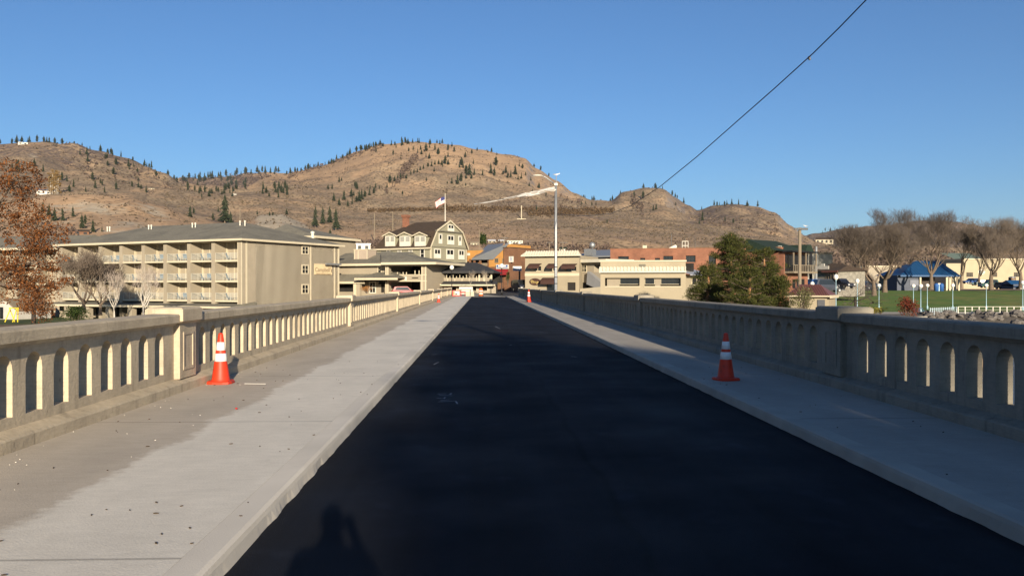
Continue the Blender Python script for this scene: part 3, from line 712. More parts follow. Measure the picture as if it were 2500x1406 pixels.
# the end wall skin in front of the recess and the floors
mb = MB(FH)
for i, z in enumerate(zs): mb.box(.02, -.02, z - .26, FH.L - .02, RD + .01, z)
mb.box(.02, .0, zE - .32, FH.L - .02, RD + .01, zE - .03)
mb.build("floor_slab", M_cream, hotel)
for i, u in enumerate(u_c):
    mb = MB(FH); last = i == len(u_c) - 1; hw = .33
    mb.box(u - hw, -.06, -4, u + hw, RD + .02 if not last else RD + .3, zE - .03)
    mb.build("fin_wall", M_beige, hotel)
    mb = MB(FH); mb.box(u + hw, RD - .3, zs[2], u + hw + .1, RD - .005, zE - .33) if not last else mb.box(u + hw - .03, -.1, -4, u + hw + .04, .06, zE - .03)
    if last: mb.box(u - hw - .04, -.1, -4, u - hw + .04, .0, zE - .03)
    mb.build("corner_trim", M_cream, hotel)
for c0, c1, zb, zt in doors:
    a, b2 = c0 + .33, c1 - .33; wd = b2 - a
    window(hotel, FH, a + wd * .66, zb + .06, b2 - .1, zb + 2.05, RD, M_cream, M_glass if rnd.random() < .6 else M_pane, 2, 1, .09, .05, "patio_door")
    mb = MB(FH); mb.box(a + wd * .28, RD - .02, zb, a + wd * .31, RD - .001, zt - .3); mb.build("wall_batten", M_cream, hotel)
    mb = MB(FH); mb.box(a + wd * .53, RD - .12, zb + 1.85, a + wd * .58, RD - .001, zb + 2.05); mb.build("wall_lamp", M_black, hotel)
M_railglass = bpy.data.materials.new("balcony_glass"); M_railglass.use_nodes = True
b = M_railglass.node_tree.nodes["Principled BSDF"]; b.inputs["Base Color"].default_value = (.55, .6, .58, 1); b.inputs["Roughness"].default_value = .1; b.inputs["Alpha"].default_value = .10
for c0, c1, zb, zt in doors:
    a, b2 = c0 + .33, c1 - .33; k = 3
    mb = MB(FH)
    for i in range(k + 1): u = lerp(a + .05, b2 - .05, i / k); mb.box(u - .03, .02, zb, u + .03, .08, zb + 1.02)
    mb.box(a, .03, zb + .98, b2, .08, zb + 1.03)
    rl = mb.build("balcony_railing", mat("railing_cream", (.40, .37, .30), .7, .05, 2), hotel)
    mb = MB(FH); mb.box(a + .05, .045, zb + .08, b2 - .05, .06, zb + .97); mb.build("glass_panel", M_railglass, rl)
# plinth canopy over the ground floor, and its piers
mb = MB(FH); zc = zs[2]
mb.exv([(RD, zc - .27), (-2.6, zc - .85), (-2.6, zc - 1.0), (RD, zc - 1.0)], -.5, FH.L + .5); mb.build("canopy_roof", M_roofg, hotel)
mb = MB(FH); mb.box(-.55, -2.72, zc - 1.12, FH.L + .55, -2.605, zc - .82); mb.build("canopy_fascia", M_cream, hotel)
for i, u in enumerate(u_c):
    mb = MB(FH); mb.box(u - .45, -2.4, -4.5, u + .45, -1.6, zc - 1.01); mb.build("canopy_pier", M_beige, hotel)
for c0, c1 in zip(u_c, u_c[1:]):
    mb = MB(FH); mb.box(c0 + .6, RD - .05, -3.4, c1 - .6, RD - .002, zc - 1.3); mb.build("ground_floor_window", M_glass, hotel)
# roof
ov = .65; L_, W_ = FH.L, 21.5; rz = zE + 3.35; hp = 10.5
mb = MB(FH)
e = [(-ov, -ov, zE), (L_ + ov, -ov, zE), (L_ + ov, W_ + ov, zE), (-ov, W_ + ov, zE)]
r0, r1 = (hp - 2.5, W_ / 2, rz), (L_ - hp + .5, W_ / 2, rz)
mb.face([e[0], e[1], r1, r0]); mb.face([e[1], e[2], r1]); mb.face([e[2], e[3], r0, r1]); mb.face([e[3], e[0], r0]); mb.face(e[::-1])
rf = mb.build("roof", M_roofg, hotel)
mb = MB(FH)
mb.box(-ov - .1, -ov - .1, zE - .27, L_ + ov + .1, -ov + .05, zE + .02); mb.box(L_ + ov - .05, -ov + .06, zE - .27, L_ + ov + .1, W_ + ov, zE + .02)
mb.build("gutter_fascia", M_cream, hotel)
for px, py in ((262, 569), (268, 569), (363, 565), (369.5, 565), (469.5, 560), (477, 560), (586, 557), (598, 556)):
    u, z = FH.uv(px, py, 8.3); zz = zE + 3.35 * (8.3 + ov) / (W_ / 2 + ov)
    mb = MB(FH); mb.lathe((u, 8.3, zz - .1), [(.09, 0), (.09, .62), (.14, .63), (.14, .8), (.05, .84)], 10); mb.build("vent_pipe", M_white, rf)
u, z = SH.uv(763, 575, 4); mb = MB(SH); mb.lathe((u, 4, zE + .8), [(.25, 0), (.25, 1.1), (.33, 1.12), (.33, 1.4), (.1, 1.5)], 12); mb.build("vent_pipe", M_white, rf)
# end wall trim, windows, the sign
mb = MB(SH)
for p in (601.5, 758, 816.5):
    u = SH.uv(p, 650)[0]; mb.box(u - .14, -.06, -4, u + .14, .0, zE - .28)
mb.box(SH.L - .3, -.07, -4, SH.L + .02, .2, zE - .28)
mb.build("downpipe_trim", M_cream, hotel)
for y0, y1 in ((600, 622), (646, 669.5), (693.5, 717.5)): pwin(hotel, SH, 736, y0, 753, y1, bw=.16, proud=.09)
mb = MB(FH); mb.box(L_ - .01, RD + .3, -4, L_, W_, zE - .03); mb.build("end_wall", mat("pale_end_stucco", (.47, .415, .32), .9, .05, .6, .1, 25, second=(.44, .39, .30)), hotel)  # end wall has a paler colour than the hotel front
s0, s1 = SH.uv(767, 644), SH.uv(808.5, 671)
hs = thing("hotel_sign", "cream hotel name board on the blank end wall under two dark bracket bars", "sign", tuple(SH.p(s0[0], -.1, s1[1])))
mb = MB(SH); mb.box(s0[0], -.16, s1[1], s1[0], -.02, s0[1]); mb.build("board", mat("sign_cream", (.55, .44, .27), .7, .05, 1), hs)
M_let = mat("sign_lettering", (.13, .09, .06), .7, .05, 1)
cu_, cz = (s0[0] + s1[0]) / 2, (s0[1] + s1[1]) / 2
text(hs, SH, "Campbell's", cu_, cz - .1, .95, -.175, M_let, sx=1.0)
text(hs, SH, "RESORT ON LAKE CHELAN", cu_, cz - .72, .27, -.175, M_let, sx=1.05)
u0, za = SH.uv(786, 642.5); u1, zb = SH.uv(823, 643); ub = SH.uv(822, 651)
mb = MB(SH); mb.box(u0, -.9, za - .25, u1, -.62, za); mb.tube([(u0 + .6, -.16, za - .2), (u0 + .6, -.7, za - .12)], .05); mb.tube([(u1 - .6, -.02, za - .2), (u1 - .6, -.7, za - .12)], .05)
tag(mb.build("lamp_bar", M_galv), "grey lamp bar on brackets above the hotel name board", "lamp")
# second wing behind with its own hip roof
A2, B2 = at(640, 697, 152), at(770, 697, 147)
F2 = Fr(A2.xy, B2.xy)
w2 = thing("hotel_annex", "grey hip roofed hotel block rising just behind the end of the balcony wing", "building", (B2.x, B2.y, -3))
ze2 = F2.uv(757, 577)[1]; zp2 = at(697, 546, 156).z
mb = MB(F2); mb.box(0, 0, -4, F2.L, 12, ze2); mb.build("wall", M_beige, w2)
mb = MB(F2); up, _ = F2.uv(697, 560, 6); e = [(-.6, -.6, ze2), (F2.L + .6, -.6, ze2), (F2.L + .6, 12.6, ze2), (-.6, 12.6, ze2)]; tp = (up, 6, zp2)
for i in range(4): mb.face([e[i], e[(i + 1) % 4], tp])
mb.build("roof", M_roofg, w2)
mb = MB(F2); mb.box(-.7, -.75, ze2 - .35, F2.L + .7, -.61, ze2 + .05); mb.box(F2.L + .61, -.75, ze2 - .35, F2.L + .75, 12.6, ze2 + .05); mb.build("fascia", M_cream, w2)
# farther wing to the left, seen through the rusty tree
A3, B3 = at(-160, 697, 150), at(140, 697, 143); F3 = Fr(A3.xy, B3.xy)
w3 = thing("hotel_left_wing", "beige balconied hotel wing half hidden behind the rusty leaved tree", "building", (B3.x, B3.y, -3.5))
ze3 = F3.uv(100, 606)[1]; n3 = 6; zz3 = [ze3 - 2.95, ze3 - 5.85, ze3 - 8.7]
mb = MB(F3); mb.box(0, 2, -4, F3.L, 16, ze3); mb.build("wall", M_beige, w3)
for i in range(n3 + 1):
    u = F3.L * i / n3; mb = MB(F3); mb.box(u - .4, 0, -4, u + .4, 2.02, ze3 - .02); mb.build("fin_wall", M_beige, w3)
for z in zz3: mb = MB(F3); mb.box(.1, -.02, z - .3, F3.L - .1, 2.01, z); mb.build("floor_slab", M_cream, w3)
mb = MB(F3); mb.exv([(-.7, ze3), (8, ze3 + 2.6), (16.7, ze3)], -.7, F3.L + .7); mb.build("roof", M_roofg, w3)
mb = MB(F3); mb.box(-.7, -.82, ze3 - .3, F3.L + .7, -.71, ze3 + .05); mb.build("fascia", M_cream, w3)
for i in range(n3):
    for z in zz3: window(w3, F3, F3.L * (i + .55) / n3, z + .05, F3.L * (i + .85) / n3, z + 2, 2, nu=2, nz=1, name="patio_door")
# ground floor shed at far left
A4, B4 = at(-60, 697, 133), at(60, 697, 129); F4 = Fr(A4.xy, B4.xy)
sd = thing("pool_house", "low pale gabled pool house at the far left edge behind the yellow swing frame", "building", (B4.x, B4.y, -3.5))
uk, zk = F4.uv(12, 732); ue, zl = F4.uv(40, 755)
mb = MB(F4); uw = F4.uv(14, 750)[0]
mb.ext([(0, -3.6), (uw + (uw - 0) * 0 + 2.2, -3.6), (uw + 2.2, zl), (uw, zk), (0, zk - 2)], 0, 6); mb.build("wall", mat("pale_shed_wall", (.42, .40, .36), .9, .08, 1), sd)
mb = MB(F4); mb.box(uw - 1.2, -.04, -3.4, uw - .5, -.001, zl + .3); mb.build("door", M_glass, sd)
mb = MB(F4); mb.ext([(-.2, zk - 2), (uw, zk + .02), (uw + 2.5, zl - .2), (uw + 2.5, zl), (uw, zk + .25), (-.2, zk - 1.7)], -.3, 6.3); mb.build("roof", M_wood, sd)

# patio chairs on the balconies: one mesh each, they are a few pixels tall
def chair_mesh():
    mb = MB()
    mb.box(-.28, -.25, .38, .28, .25, .44); mb.mesh([(-.28, .22, .44), (.28, .22, .44), (.28, .38, 1.0), (-.28, .38, 1.0), (-.28, .26, .44), (.28, .26, .44), (.28, .42, 1.0), (-.28, .42, 1.0)], [(0, 1, 2, 3), (7, 6, 5, 4), (0, 3, 7, 4), (1, 5, 6, 2), (3, 2, 6, 7)])
    for x in (-.25, .25):
        for y in (-.22, .22): mb.box(x - .025, y - .025, 0, x + .025, y + .025, .38)
        mb.box(x - .03, -.25, .6, x + .03, .3, .64)
    return mb
M_chairb = mat("blue_grey_mesh_fabric", (.14, .19, .24), .8, .1, 2)
ch = chair_mesh().build("patio_chair", M_chairb); first = True
FLN = ["top floor balconies", "middle floor balconies", "lowest railed balconies"]
for i, (c0, c1, zb, zt) in enumerate(doors):
    if i < 6 or (i % 3 == 2 and i < 15): continue
    for k, f in enumerate((.42, .68)):
        if k and rnd.random() < .35: continue
        o = ch if first else ch.copy()
        if not first: C.objects.link(o)
        first = False
        q = FH.p(lerp(c0, c1, f), .85, zb); o.location = q; o.rotation_euler = (0, 0, math.atan2(FH.u.y, FH.u.x) + (2.7, 3.5)[k])
        o['label'] = "blue grey patio chair behind the railing on the " + FLN[i % 3]; o['category'] = "chair"; o['group'] = "patio chairs on the hotel " + FLN[i % 3]

# ------------------------------------------------------------------ low lobby and dining pavilion
A5, B5 = at(800, 697, 145), at(952, 697, 139.5); F5 = Fr(A5.xy, B5.xy)
lob = thing("hotel_lobby", "low beige hotel lobby with two layers of grey roof and a square roof box", "building", (B5.x, B5.y, -3))
q = lambda px, py, v=0: F5.uv(px, py, v)
zu = q(880, 645)[1]; zlw = q(880, 688, -2)[1]; u9 = F5.L
mb = MB(F5); mb.box(0, 0, -3.5, u9, 12, zu - .3); mb.build("wall", M_beige, lob)
mb = MB(F5); ur = q(870, 640)[0]
zt5 = q(900, 617, 6)[1]
mb.exv([(-1.0, zu), (6, zt5), (13, zu)], -.5, u9 + .6); mb.build("upper_roof", M_roofg, lob)
mb = MB(F5); mb.box(-.5, -1.12, zu - .3, u9 + .6, -1.0, zu + .06); mb.build("upper_fascia", M_cream, lob)
mb = MB(F5); mb.exv([(-2.2, zlw), (0, zlw + 1.3), (0, zlw)], -.5, u9 + .5); mb.build("lower_roof", M_roofg, lob)
mb = MB(F5); mb.box(-.5, -2.32, zlw - .3, q(890, 688, -2.3)[0], -2.2, zlw + .05); mb.build("lower_fascia", M_cream, lob)
ue0, ze0 = q(866, 676, -3.6); ue1, ze1 = q(958, 679, -3.6)
mb = MB(F5); zm = ze1
mb.mesh([(ue0, -3.6, zm), (ue1 + 1.0, -3.6, zm), (ue1 + 1.0, -.02, zm), (ue0, -.02, zm), (ue0 + 2, -.02, zm + 1.0), (ue1 - 1, -.02, zm + 1.0)], [(0, 1, 5, 4), (1, 2, 5), (0, 4, 3), (0, 3, 2, 1)]); mb.build("porch_roof", M_roofg, lob)
mb = MB(F5); mb.box(ue0, -3.74, zm - .28, ue1 + 1.0, -3.61, zm + .05); mb.build("porch_fascia", M_cream, lob)
u0, z1 = q(823, 691, 0); u1, z0 = q(863, 712, 0)
mb = MB(F5); mb.box(u0, -.06, z0, u1, -.003, z1); mb.build("ground_opening", M_dark, lob)
for p in (868, 877):
    u = q(p, 700, -1.9)[0]; mb = MB(F5); mb.box(u - .3, -2.1, -3, u + .25, -1.5, zlw - .32); mb.build("pier", M_cream if p == 868 else M_beige, lob)
pwin(lob, F5, 902, 688, 918, 716, nu=2, nz=2, bw=.14, frame=M_white)
pwin(lob, F5, 922, 646, 932, 671, nu=1, nz=2, bw=.14)
mb = MB(F5); u0, z1 = q(931, 694, 0); u1, z0 = q(938, 714, 0); mb.box(u0, -.05, z0, u1, -.003, z1); mb.build("door", M_dark, lob)
u0, z1 = q(865, 610, 2); u1, z0 = q(897, 640, 2)
mb = MB(F5); mb.box(u0, 2, z0, u1, 4.6, z1); bxx = mb.build("roof_box", mat("tan_panel", (.33, .27, .21), .9, .05, 1), lob)
mb = MB(F5)
for p in (874.5, 896.5, 865.4):
    u = q(p, 620, 2)[0]; mb.box(u - .07, 1.95, z0 + .1, u + .07, 1.999, z1 - .1)
mb.box(u0 - .1, 1.93, z1 - .05, u1 + .1, 4.7, z1 + .1); mb.build("corner_trim", M_cream, bxx)
# small round awning beside the door
mb = MB(F5); u0, za = q(924, 683, -1.2); u1, zb = q(946, 694, -1.2)
mb.exv([(0, za), (-.5, za - .05), (-1.0, za - .3), (-1.3, zb), (-1.25, zb), (-.95, za - .4), (-.5, za - .12), (0, za - .1)], u0, u1)
mb.build("awning", M_black, lob)
# dining pavilion
A6, B6 = at(941, 697, 138), at(1041, 697, 135.5); F6 = Fr(A6.xy, B6.xy)
pav = thing("dining_pavilion", "open sided upper terrace pavilion with wide grey hip roof above a dark drive-through", "building", (B6.x, B6.y, -2))
q = lambda px, py, v=0: F6.uv(px, py, v)
ze6 = q(1000, 641, -1.2)[1]; zp6 = q(940, 614, 5)[1]
zr0, zr1 = q(990, 672)[1], q(990, 684)[1]
ux0, ux1 = q(948, 660)[0], q(1029, 660)[0]
mb = MB(F6)
wall(mb, 0, F6.L, -2.5, ze6 - .25, [(ux0, zr0, ux1, ze6 - .55), (ux0, -2.4, ux1 - .2, zr1 - .25)], 0, 1.0)
mb.face([(F6.L, 0, -2.5), (F6.L, 9, -2.5), (F6.L, 9, ze6 - .25), (F6.L, 0, ze6 - .25)]); mb.face([(0, 0, -2.5), (0, 0, ze6 - .25), (0, 9, ze6 - .25), (0, 9, -2.5)])
mb.build("wall", M_beige, pav)
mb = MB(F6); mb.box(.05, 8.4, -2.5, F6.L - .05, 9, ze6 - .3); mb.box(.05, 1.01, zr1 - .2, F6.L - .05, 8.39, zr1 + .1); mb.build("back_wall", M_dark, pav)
mb = MB(F6)
mb.box(-.05, -.07, zr0, F6.L + .05, -.002, zr0 + .12); mb.box(-.05, -.07, zr1 - .2, F6.L + .05, -.002, zr1 - .05)
for u in (.02, ux0 - .12, ux1 + .02, F6.L - .18): mb.box(u, -.09, -2.5, u + .18, -.071, ze6 - .3)
mb.build("trim", M_cream, pav)
mb = MB(F6); rl, rr = -1.2, F6.L + 1.6
uL, uR = q(931, 637, -1.2)[0], q(1064, 642, -1.2)[0]; uP = q(930, 614, 5)[0], q(952, 615, 5)[0]
mb.mesh([(uL, -1.2, ze6), (uR, -1.2, ze6), (uR, 11, ze6), (uL, 11, ze6), (uP[0], 5, zp6), (uP[1], 5, zp6)], [(0, 1, 5, 4), (1, 2, 5), (2, 3, 4, 5), (3, 0, 4), (3, 2, 1, 0)]); mb.build("roof", M_roofg, pav)
mb = MB(F6); mb.box(uL, -1.34, ze6 - .32, uR, -1.21, ze6 + .05); mb.box(uR + .01, -1.34, ze6 - .32, uR + .12, 11, ze6 + .05); mb.build("fascia", M_cream, pav)
for p in (968, 982, 990, 1011, 1021):
    u = q(p, 670)[0]; mb = MB(F6); mb.box(u - .06, .3, zr0 + .01, u + .06, .42, zr0 + (.75 if p % 2 else .5)); mb.build("railing_post", M_cream, pav)
u, z = q(991, 680); mb = MB(F6); mb.box(u - .18, -.12, z - .3, u + .18, -.095, z + .3); mb.build("notice", M_white, pav)
for p in (982, 1014):
    u, z = q(p + .5, 678); mb = MB(F6); mb.box(u - .5, -.25, z - .05, u + .5, -.01, z + .04); mb.build("lamp_shelf", M_dark, pav)
# autumn grass clump in front and a parked red car roof in the drive
for p, y in ((1002, 708),):
    pass
# ------------------------------------------------------------------ old gambrel-roofed hotel
c0 = at(1052, 697, 150); ga = Vector((.57, .82, 0)).normalized(); sa = Vector((.82, -.57, 0)).normalized()
ul = Vector((c0.x, c0.y, 0)); 
GB = Fr((c0.x, c0.y), tuple((ul + ga * 10.6).xy))            # gable face, u to the right and away
GS = Fr(tuple((ul - sa * 12.6).xy), (c0.x, c0.y))            # side face, ends at the corner
gam = thing("gambrel_hotel", "tall sage green old hotel with brown gambrel roof, three dormers and a flagpole", "building", (c0.x, c0.y, .3))
ze = GS.uv(1050, 602)[1]; zbk = GB.uv(1066, 563.5)[1]; zpk = GB.uv(1101, 540)[1]
W = GB.L; D = GS.L; ins = 1.45
mb = MB(GB)                    # local u across the gable, v back along the length
mb.ext([(0, -.5), (W, -.5), (W, ze), (W - ins, zbk), (W / 2, zpk), (ins, zbk), (0, ze)], 0, .3)
mb.box(0, .31, -.5, W, D, ze - .05)
# GB.v points away from the gable; the length runs that way
mb.build("wall", M_sage, gam)
gv = 1
mb = MB(GB); o = .35; zo = ze - .12
fl = [(-o, -.25, zo), (ins, -.25, zbk), (ins, D - 1.5, zbk), (-o, D + o, zo)]
mb.face(fl)
mb.face([(W + o, -.25, zo), (W + o, D + o, zo), (W - ins, D - 1.5, zbk), (W - ins, -.25, zbk)])
mb.face([(-o, D + o, zo), (ins, D - 1.5, zbk), (W - ins, D - 1.5, zbk), (W + o, D + o, zo)])
mb.face([(ins, -.25, zbk), (W / 2, -.25, zpk), (W / 2, D - 5.0, zpk), (ins, D - 1.5, zbk)])
mb.face([(W - ins, -.25, zbk), (W - ins, D - 1.5, zbk), (W / 2, D - 5.0, zpk), (W / 2, -.25, zpk)])
mb.face([(ins, D - 1.5, zbk), (W / 2, D - 5.0, zpk), (W - ins, D - 1.5, zbk)])
grf = mb.build("roof", M_roofb, gam)
mb = MB(GB)
def barge(p, q2, wdt=.28):
    (u0, z0), (u1, z1) = p, q2
    mb.ext([(u0, z0), (u1, z1), (u1, z1 + wdt), (u0, z0 + wdt)], -.36, -.2)
barge((-o, zo - .12), (ins, zbk - .12)); barge((ins, zbk - .12), (W / 2, zpk - .12)); barge((W / 2, zpk - .12), (W - ins, zbk - .12)); barge((W - ins, zbk - .12), (W + o, zo - .12))
mb.box(-.03, -.06, -.5, .16, -.001, ze - .2); mb.box(W - .16, -.06, -.5, W + .03, -.001, ze - .2)
mb.box(-o - .12, -.3, zo - .3, -o - .01, D + o, zo - .02); mb.box(-.07, .0, -.5, -.005, .2, zo - .31)
mb.build("roof_trim", M_cream, gam)
mb = MB(GB); mb.ext([(ins - .3, zbk - .1), (W - ins + .3, zbk - .1), (W - ins + .2, zbk + .12), (ins - .2, zbk + .12)], -.32, -.002); mb.box(0, -.1, ze - .02, W, -.002, ze + .1); mb.build("belt_course", M_roofg, gam)
for x0, y0, x1, y1, n in [(1071, 571, 1079, 595.5, 1), (1092, 574, 1108, 598, 2), (1119, 576, 1126, 600, 1), (1059.5, 607, 1075.5, 631, 2), (1089.5, 608, 1107.5, 633.5, 2), (1119, 610, 1133, 634, 2), (1093, 547.5, 1108, 566.5, 2)]:
    wdw = pwin(gam, GB, x0, y0, x1, y1, nu=n, nz=1, bw=.17, proud=.1, frame=M_white)
    u0, z1 = GB.uv(x0, y0); u1, z0 = GB.uv(x1, y1); zm = lerp(z0, z1, .48)
    mb = MB(GB); mb.box(u0 + .18, -.05, z0 + .18, u1 - .18, -.026, zm); mb.build("lower_blind", M_white, wdw)
for x0, x1 in ((943.5, 953), (971, 980.5), (998, 1007.5), (1026, 1037)):
    pwin(gam, GS, x0, 607.5, x1, 631.5, nu=1, nz=2, bw=.15, frame=M_white, pane=M_pane if x0 < 1020 else M_glass)
# dormers on the steep lower slope of the long side
for pc in (953.0, 989.5, 1026.5):
    uu, _ = GS.uv(pc, 590, -.1); hw = 1.42 if pc > 960 else 1.3
    zb = GS.uv(pc, 602, 0)[1] - .05; zt = GS.uv(pc, 577, 0)[1]; zg = GS.uv(pc, 568.5, 0)[1]
    mb = MB(GS); mb.ext([(uu - hw, zb), (uu + hw, zb), (uu + hw, zt + .2), (uu, zg - .12), (uu - hw, zt + .2)], -.12, 2.4)
    dm = mb.build("dormer", M_sage, grf)
    mb = MB(GS); e2 = .4
    for sgn in (-1, 1):
        mb.ext([(uu + sgn * (hw + e2), zt - .05), (uu, zg), (uu, zg + .2), (uu + sgn * (hw + e2), zt + .15)], -.4, 2.6)
    mb.build("dormer_roof", M_roofb, grf)
    mb = MB(GS)
    for sgn in (-1, 1): mb.ext([(uu + sgn * (hw + e2), zt - .1), (uu, zg - .05), (uu, zg + .17), (uu + sgn * (hw + e2), zt + .12)], -.47, -.41)
    mb.build("dormer_trim", M_cream, grf)
    mb = MB(GS); a, b2, c2, d2 = uu - hw + .18, uu + hw - .18, zb + .1, zt + .05; zm = lerp(c2, d2, .45)
    mb.box(a, -.2, c2, b2, -.121, d2); dwf = mb.build("dormer_window", M_white, grf)
    mb = MB(GS)
    for k in (0, 1): mb.box(lerp(a, b2, k * .5) + .18, -.22, zm, lerp(a, b2, k * .5 + .5) - .18, -.201, d2 - .12)
    mb.build("dormer_pane", M_pane, grf)
u, z = GS.uv(990.5, 553, 4); mb = MB(GS); zt = GS.uv(990, 531, 4)[1]
mb.box(u - .45, 3.6, zpk - 1.6, u + .45, 4.5, zt); mb.box(u - .6, 3.45, zt + .005, u + .6, 4.65, zt + .45); mb.build("chimney", M_brickred, grf)
# flagpole and flag
fb = GB.p(W / 2, .9, zpk - .05)
fp = thing("flagpole", "white flagpole standing on the gable peak of the sage green hotel", "flagpole", tuple(fb))
zt = at(1097, 475, fb.y).z
mb = MB(); mb.tube([fb, (fb.x, fb.y, zt)], [.09, .045], 8); mb.build("pole", M_white, fp)
mb = MB(); mb.ball((fb.x, fb.y, zt + .08), .1, 8); mb.build("finial", M_cream, fp)
fl = thing("flag", "United States flag hanging and streaming left from the flagpole", "flag", (fb.x, fb.y, zt - .5))
cols = [mat("flag_red", (.42, .03, .04), .8, .05), mat("flag_white", (.75, .73, .70), .8, .05), mat("flag_blue", (.03, .035, .12), .8, .05)]
mb = MB(); zt1 = at(1097, 481, fb.y).z; nxx, nst = 12, 13
def fpnt(s, t):    # s along the fly, t down the hoist; a drooping wind-blown sheet with waves
    Ln = 1.75; H2 = 1.15
    x = fb.x - .06 - Ln * s * (1 - .12 * t); z = zt1 - H2 * t - .85 * s * s - .12 * s + .06 * math.sin(7 * s + 2 * t)
    return Vector((x, fb.y + .13 * math.sin(9 * s + 1.5 * t) * s, z))
for i in range(nxx):
    for j in range(nst):
        m_ = 2 if (i < 5 and j < 7) else (0 if j % 2 == 0 else 1)
        a = [fpnt(i / nxx, j / nst), fpnt((i + 1) / nxx, j / nst), fpnt((i + 1) / nxx, (j + 1) / nst), fpnt(i / nxx, (j + 1) / nst)]
        mb.face(a + [], m_); 
mb.build("cloth", cols, fl)
# porch
A7, B7 = at(1040, 697, 143), at(1200, 697, 140); PF = Fr(A7.xy, B7.xy)
por = thing("restaurant_porch", "long charcoal roofed restaurant terrace with pale railing along the foot of the sage hotel", "building", (A7.x, A7.y, .3))
q = lambda px, py, v=0: PF.uv(px, py, v)
zp0 = q(1100, 662, -1)[1]; zp1 = q(1100, 641, 5)[1]; Lp = PF.L
mb = MB(PF); mb.mesh([(-.3, -1, zp0), (q(1205, 662, -1)[0], -1, zp0), (q(1165, 640, 6)[0], 6, zp1), (q(1052, 640, 6)[0], 6, zp1), (-.3, -1, zp0 - .35), (q(1205, 662, -1)[0], -1, zp0 - .35), (q(1205, 662, -1)[0], 6, zp0 - .35), (-.3, 6, zp0 - .35)], [(0, 1, 2, 3), (0, 4, 5, 1), (4, 7, 6, 5), (1, 5, 6, 2), (0, 3, 7, 4)]); mb.build("roof", M_char, por)
zr0, zr1 = q(1100, 679)[1], q(1100, 688.5)[1]
mb = MB(PF); mb.box(0, 0, zr1, Lp, .15, zr0); mb.build("parapet", M_beige, por)
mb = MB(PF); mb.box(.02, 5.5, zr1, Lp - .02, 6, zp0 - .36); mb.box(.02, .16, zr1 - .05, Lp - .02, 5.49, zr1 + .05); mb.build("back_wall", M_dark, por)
for i, p in enumerate((1041, 1058.5, 1170, 1183, 1199.5)):
    u = q(p, 670)[0]; mb = MB(PF); mb.box(u - .12, -.06, zr1, u + .12, .22, zp0 - .351); mb.build("post", M_cream, por)
for i in range(17):
    u = lerp(q(1066, 670)[0], q(1196, 670)[0], i / 16); mb = MB(PF); mb.box(u - .05, .02, zr0 + .002, u + .05, .1, zr0 + (.62 if i % 2 else .34)); mb.build("railing_post", M_cream, por)
mb = MB(PF)
for i in range(10):
    u = lerp(.1, Lp - .1, i / 9); mb.box(u - .05, -.03, zr1, u + .05, -.002, zr0 - .05)
mb.box(-.05, -.08, zr0 - .048, Lp + .05, -.002, zr0 + .02); mb.build("parapet_trim", M_cream, por)
zg = q(1100, 695.5, -1.6)[1]
mb = MB(PF); uA, uB = q(1040, 694, -1.6)[0], q(1209, 694, -1.6)[0]
mb.exv([(-1.6, zg), (-.01, zg + .62), (-.01, zg)], uA, uB); 
mb.build("lower_roof", M_char, por)
mb = MB(PF); um = q(1061, 690, -1.6)[0]
pts = [(uA, 0), (um - 1.25, 0), (um - .75, .12), (um - .25, .52), (um, .58), (um + .25, .52), (um + .75, .12), (um + 1.25, 0), (uB, 0)]
for (a, da), (b2, db) in zip(pts, pts[1:]): mb.ext([(a, zg - .16 + da), (b2, zg - .16 + db), (b2, zg + .08 + db), (a, zg + .08 + da)], -1.72, -1.61)
mb.build("lower_fascia", M_cream, por)
mb = MB(PF); mb.ext([(um - .75, zg - .17), (um + .75, zg - .17), (um + .72, zg + .1), (um + .25, zg + .5), (um - .25, zg + .5), (um - .72, zg + .1)], -1.6, -1.4); mb.build("small_gable", M_sage, por)
uw = [q(p, 705)[0] for p in (1055.5, 1064)]
ops = []
for x0, x1 in ((1055, 1064.5), (1101, 1114), (1153, 1163), (1175, 1190)):
    ops.append((q(x0, 705)[0], .75 if x0 > 1060 else 1.0, q(x1, 705)[0], zg - .35))
M_stone = mat("rough_stone", (.30, .26, .20), .95, .25, 2, .6, 6)
mb = MB(PF); wall(mb, uA + .3, uB - .3, -.3, zg - .01, ops, .0, .6); mb.box(uA + .3, .61, -.3, uB - .3, 1.2, zg - .05, 1); mb.build("ground_floor_wall", [M_stone, M_dark], por)
for a, z0, b2, z1 in ops:
    mb = MB(PF); mb.box(a - .14, -.05, z0 - .1, a - .002, -.002, z1 + .14); mb.box(b2 + .002, -.05, z0 - .1, b2 + .14, -.002, z1 + .14); mb.box(a - .14, -.05, z1 + .002, b2 + .14, -.002, z1 + .14) if False else None
    mb.build("opening_trim", M_cream, por)

# ------------------------------------------------------------------ ochre shop with the shed roof
A8, B8 = at(1142, 697, 172), at(1258, 697, 166); OF = Fr(A8.xy, B8.xy)
och = thing("ochre_shop", "ochre and brick shop with steep grey single slope roof and red awning", "building", (B8.x, B8.y, .4))
q = lambda px, py, v=0: OF.uv(px, py, v)
U = lambda p: q(p, 650)[0]; Z = lambda y, v=0: q(1200, y, v)[1]
mb = MB(OF); mb.box(U(1141), .0, 0, U(1203), 10, Z(630)); mb.ext([(U(1141), Z(630)), (U(1172), Z(630)), (U(1172), Z(610)), (U(1141), Z(610))], .02, 9.9)
mb.ext([(U(1203.5), 0), (U(1240.5), 0), (U(1240.5), Z(597)), (U(1203.5), Z(631))], -1.5, 9)
mb.build("wall", M_orange, och)
mb = MB(OF); mb.box(U(1141), -.06, Z(610), U(1172), 10, Z(608)); mb.build("parapet_cap", M_wood, och)
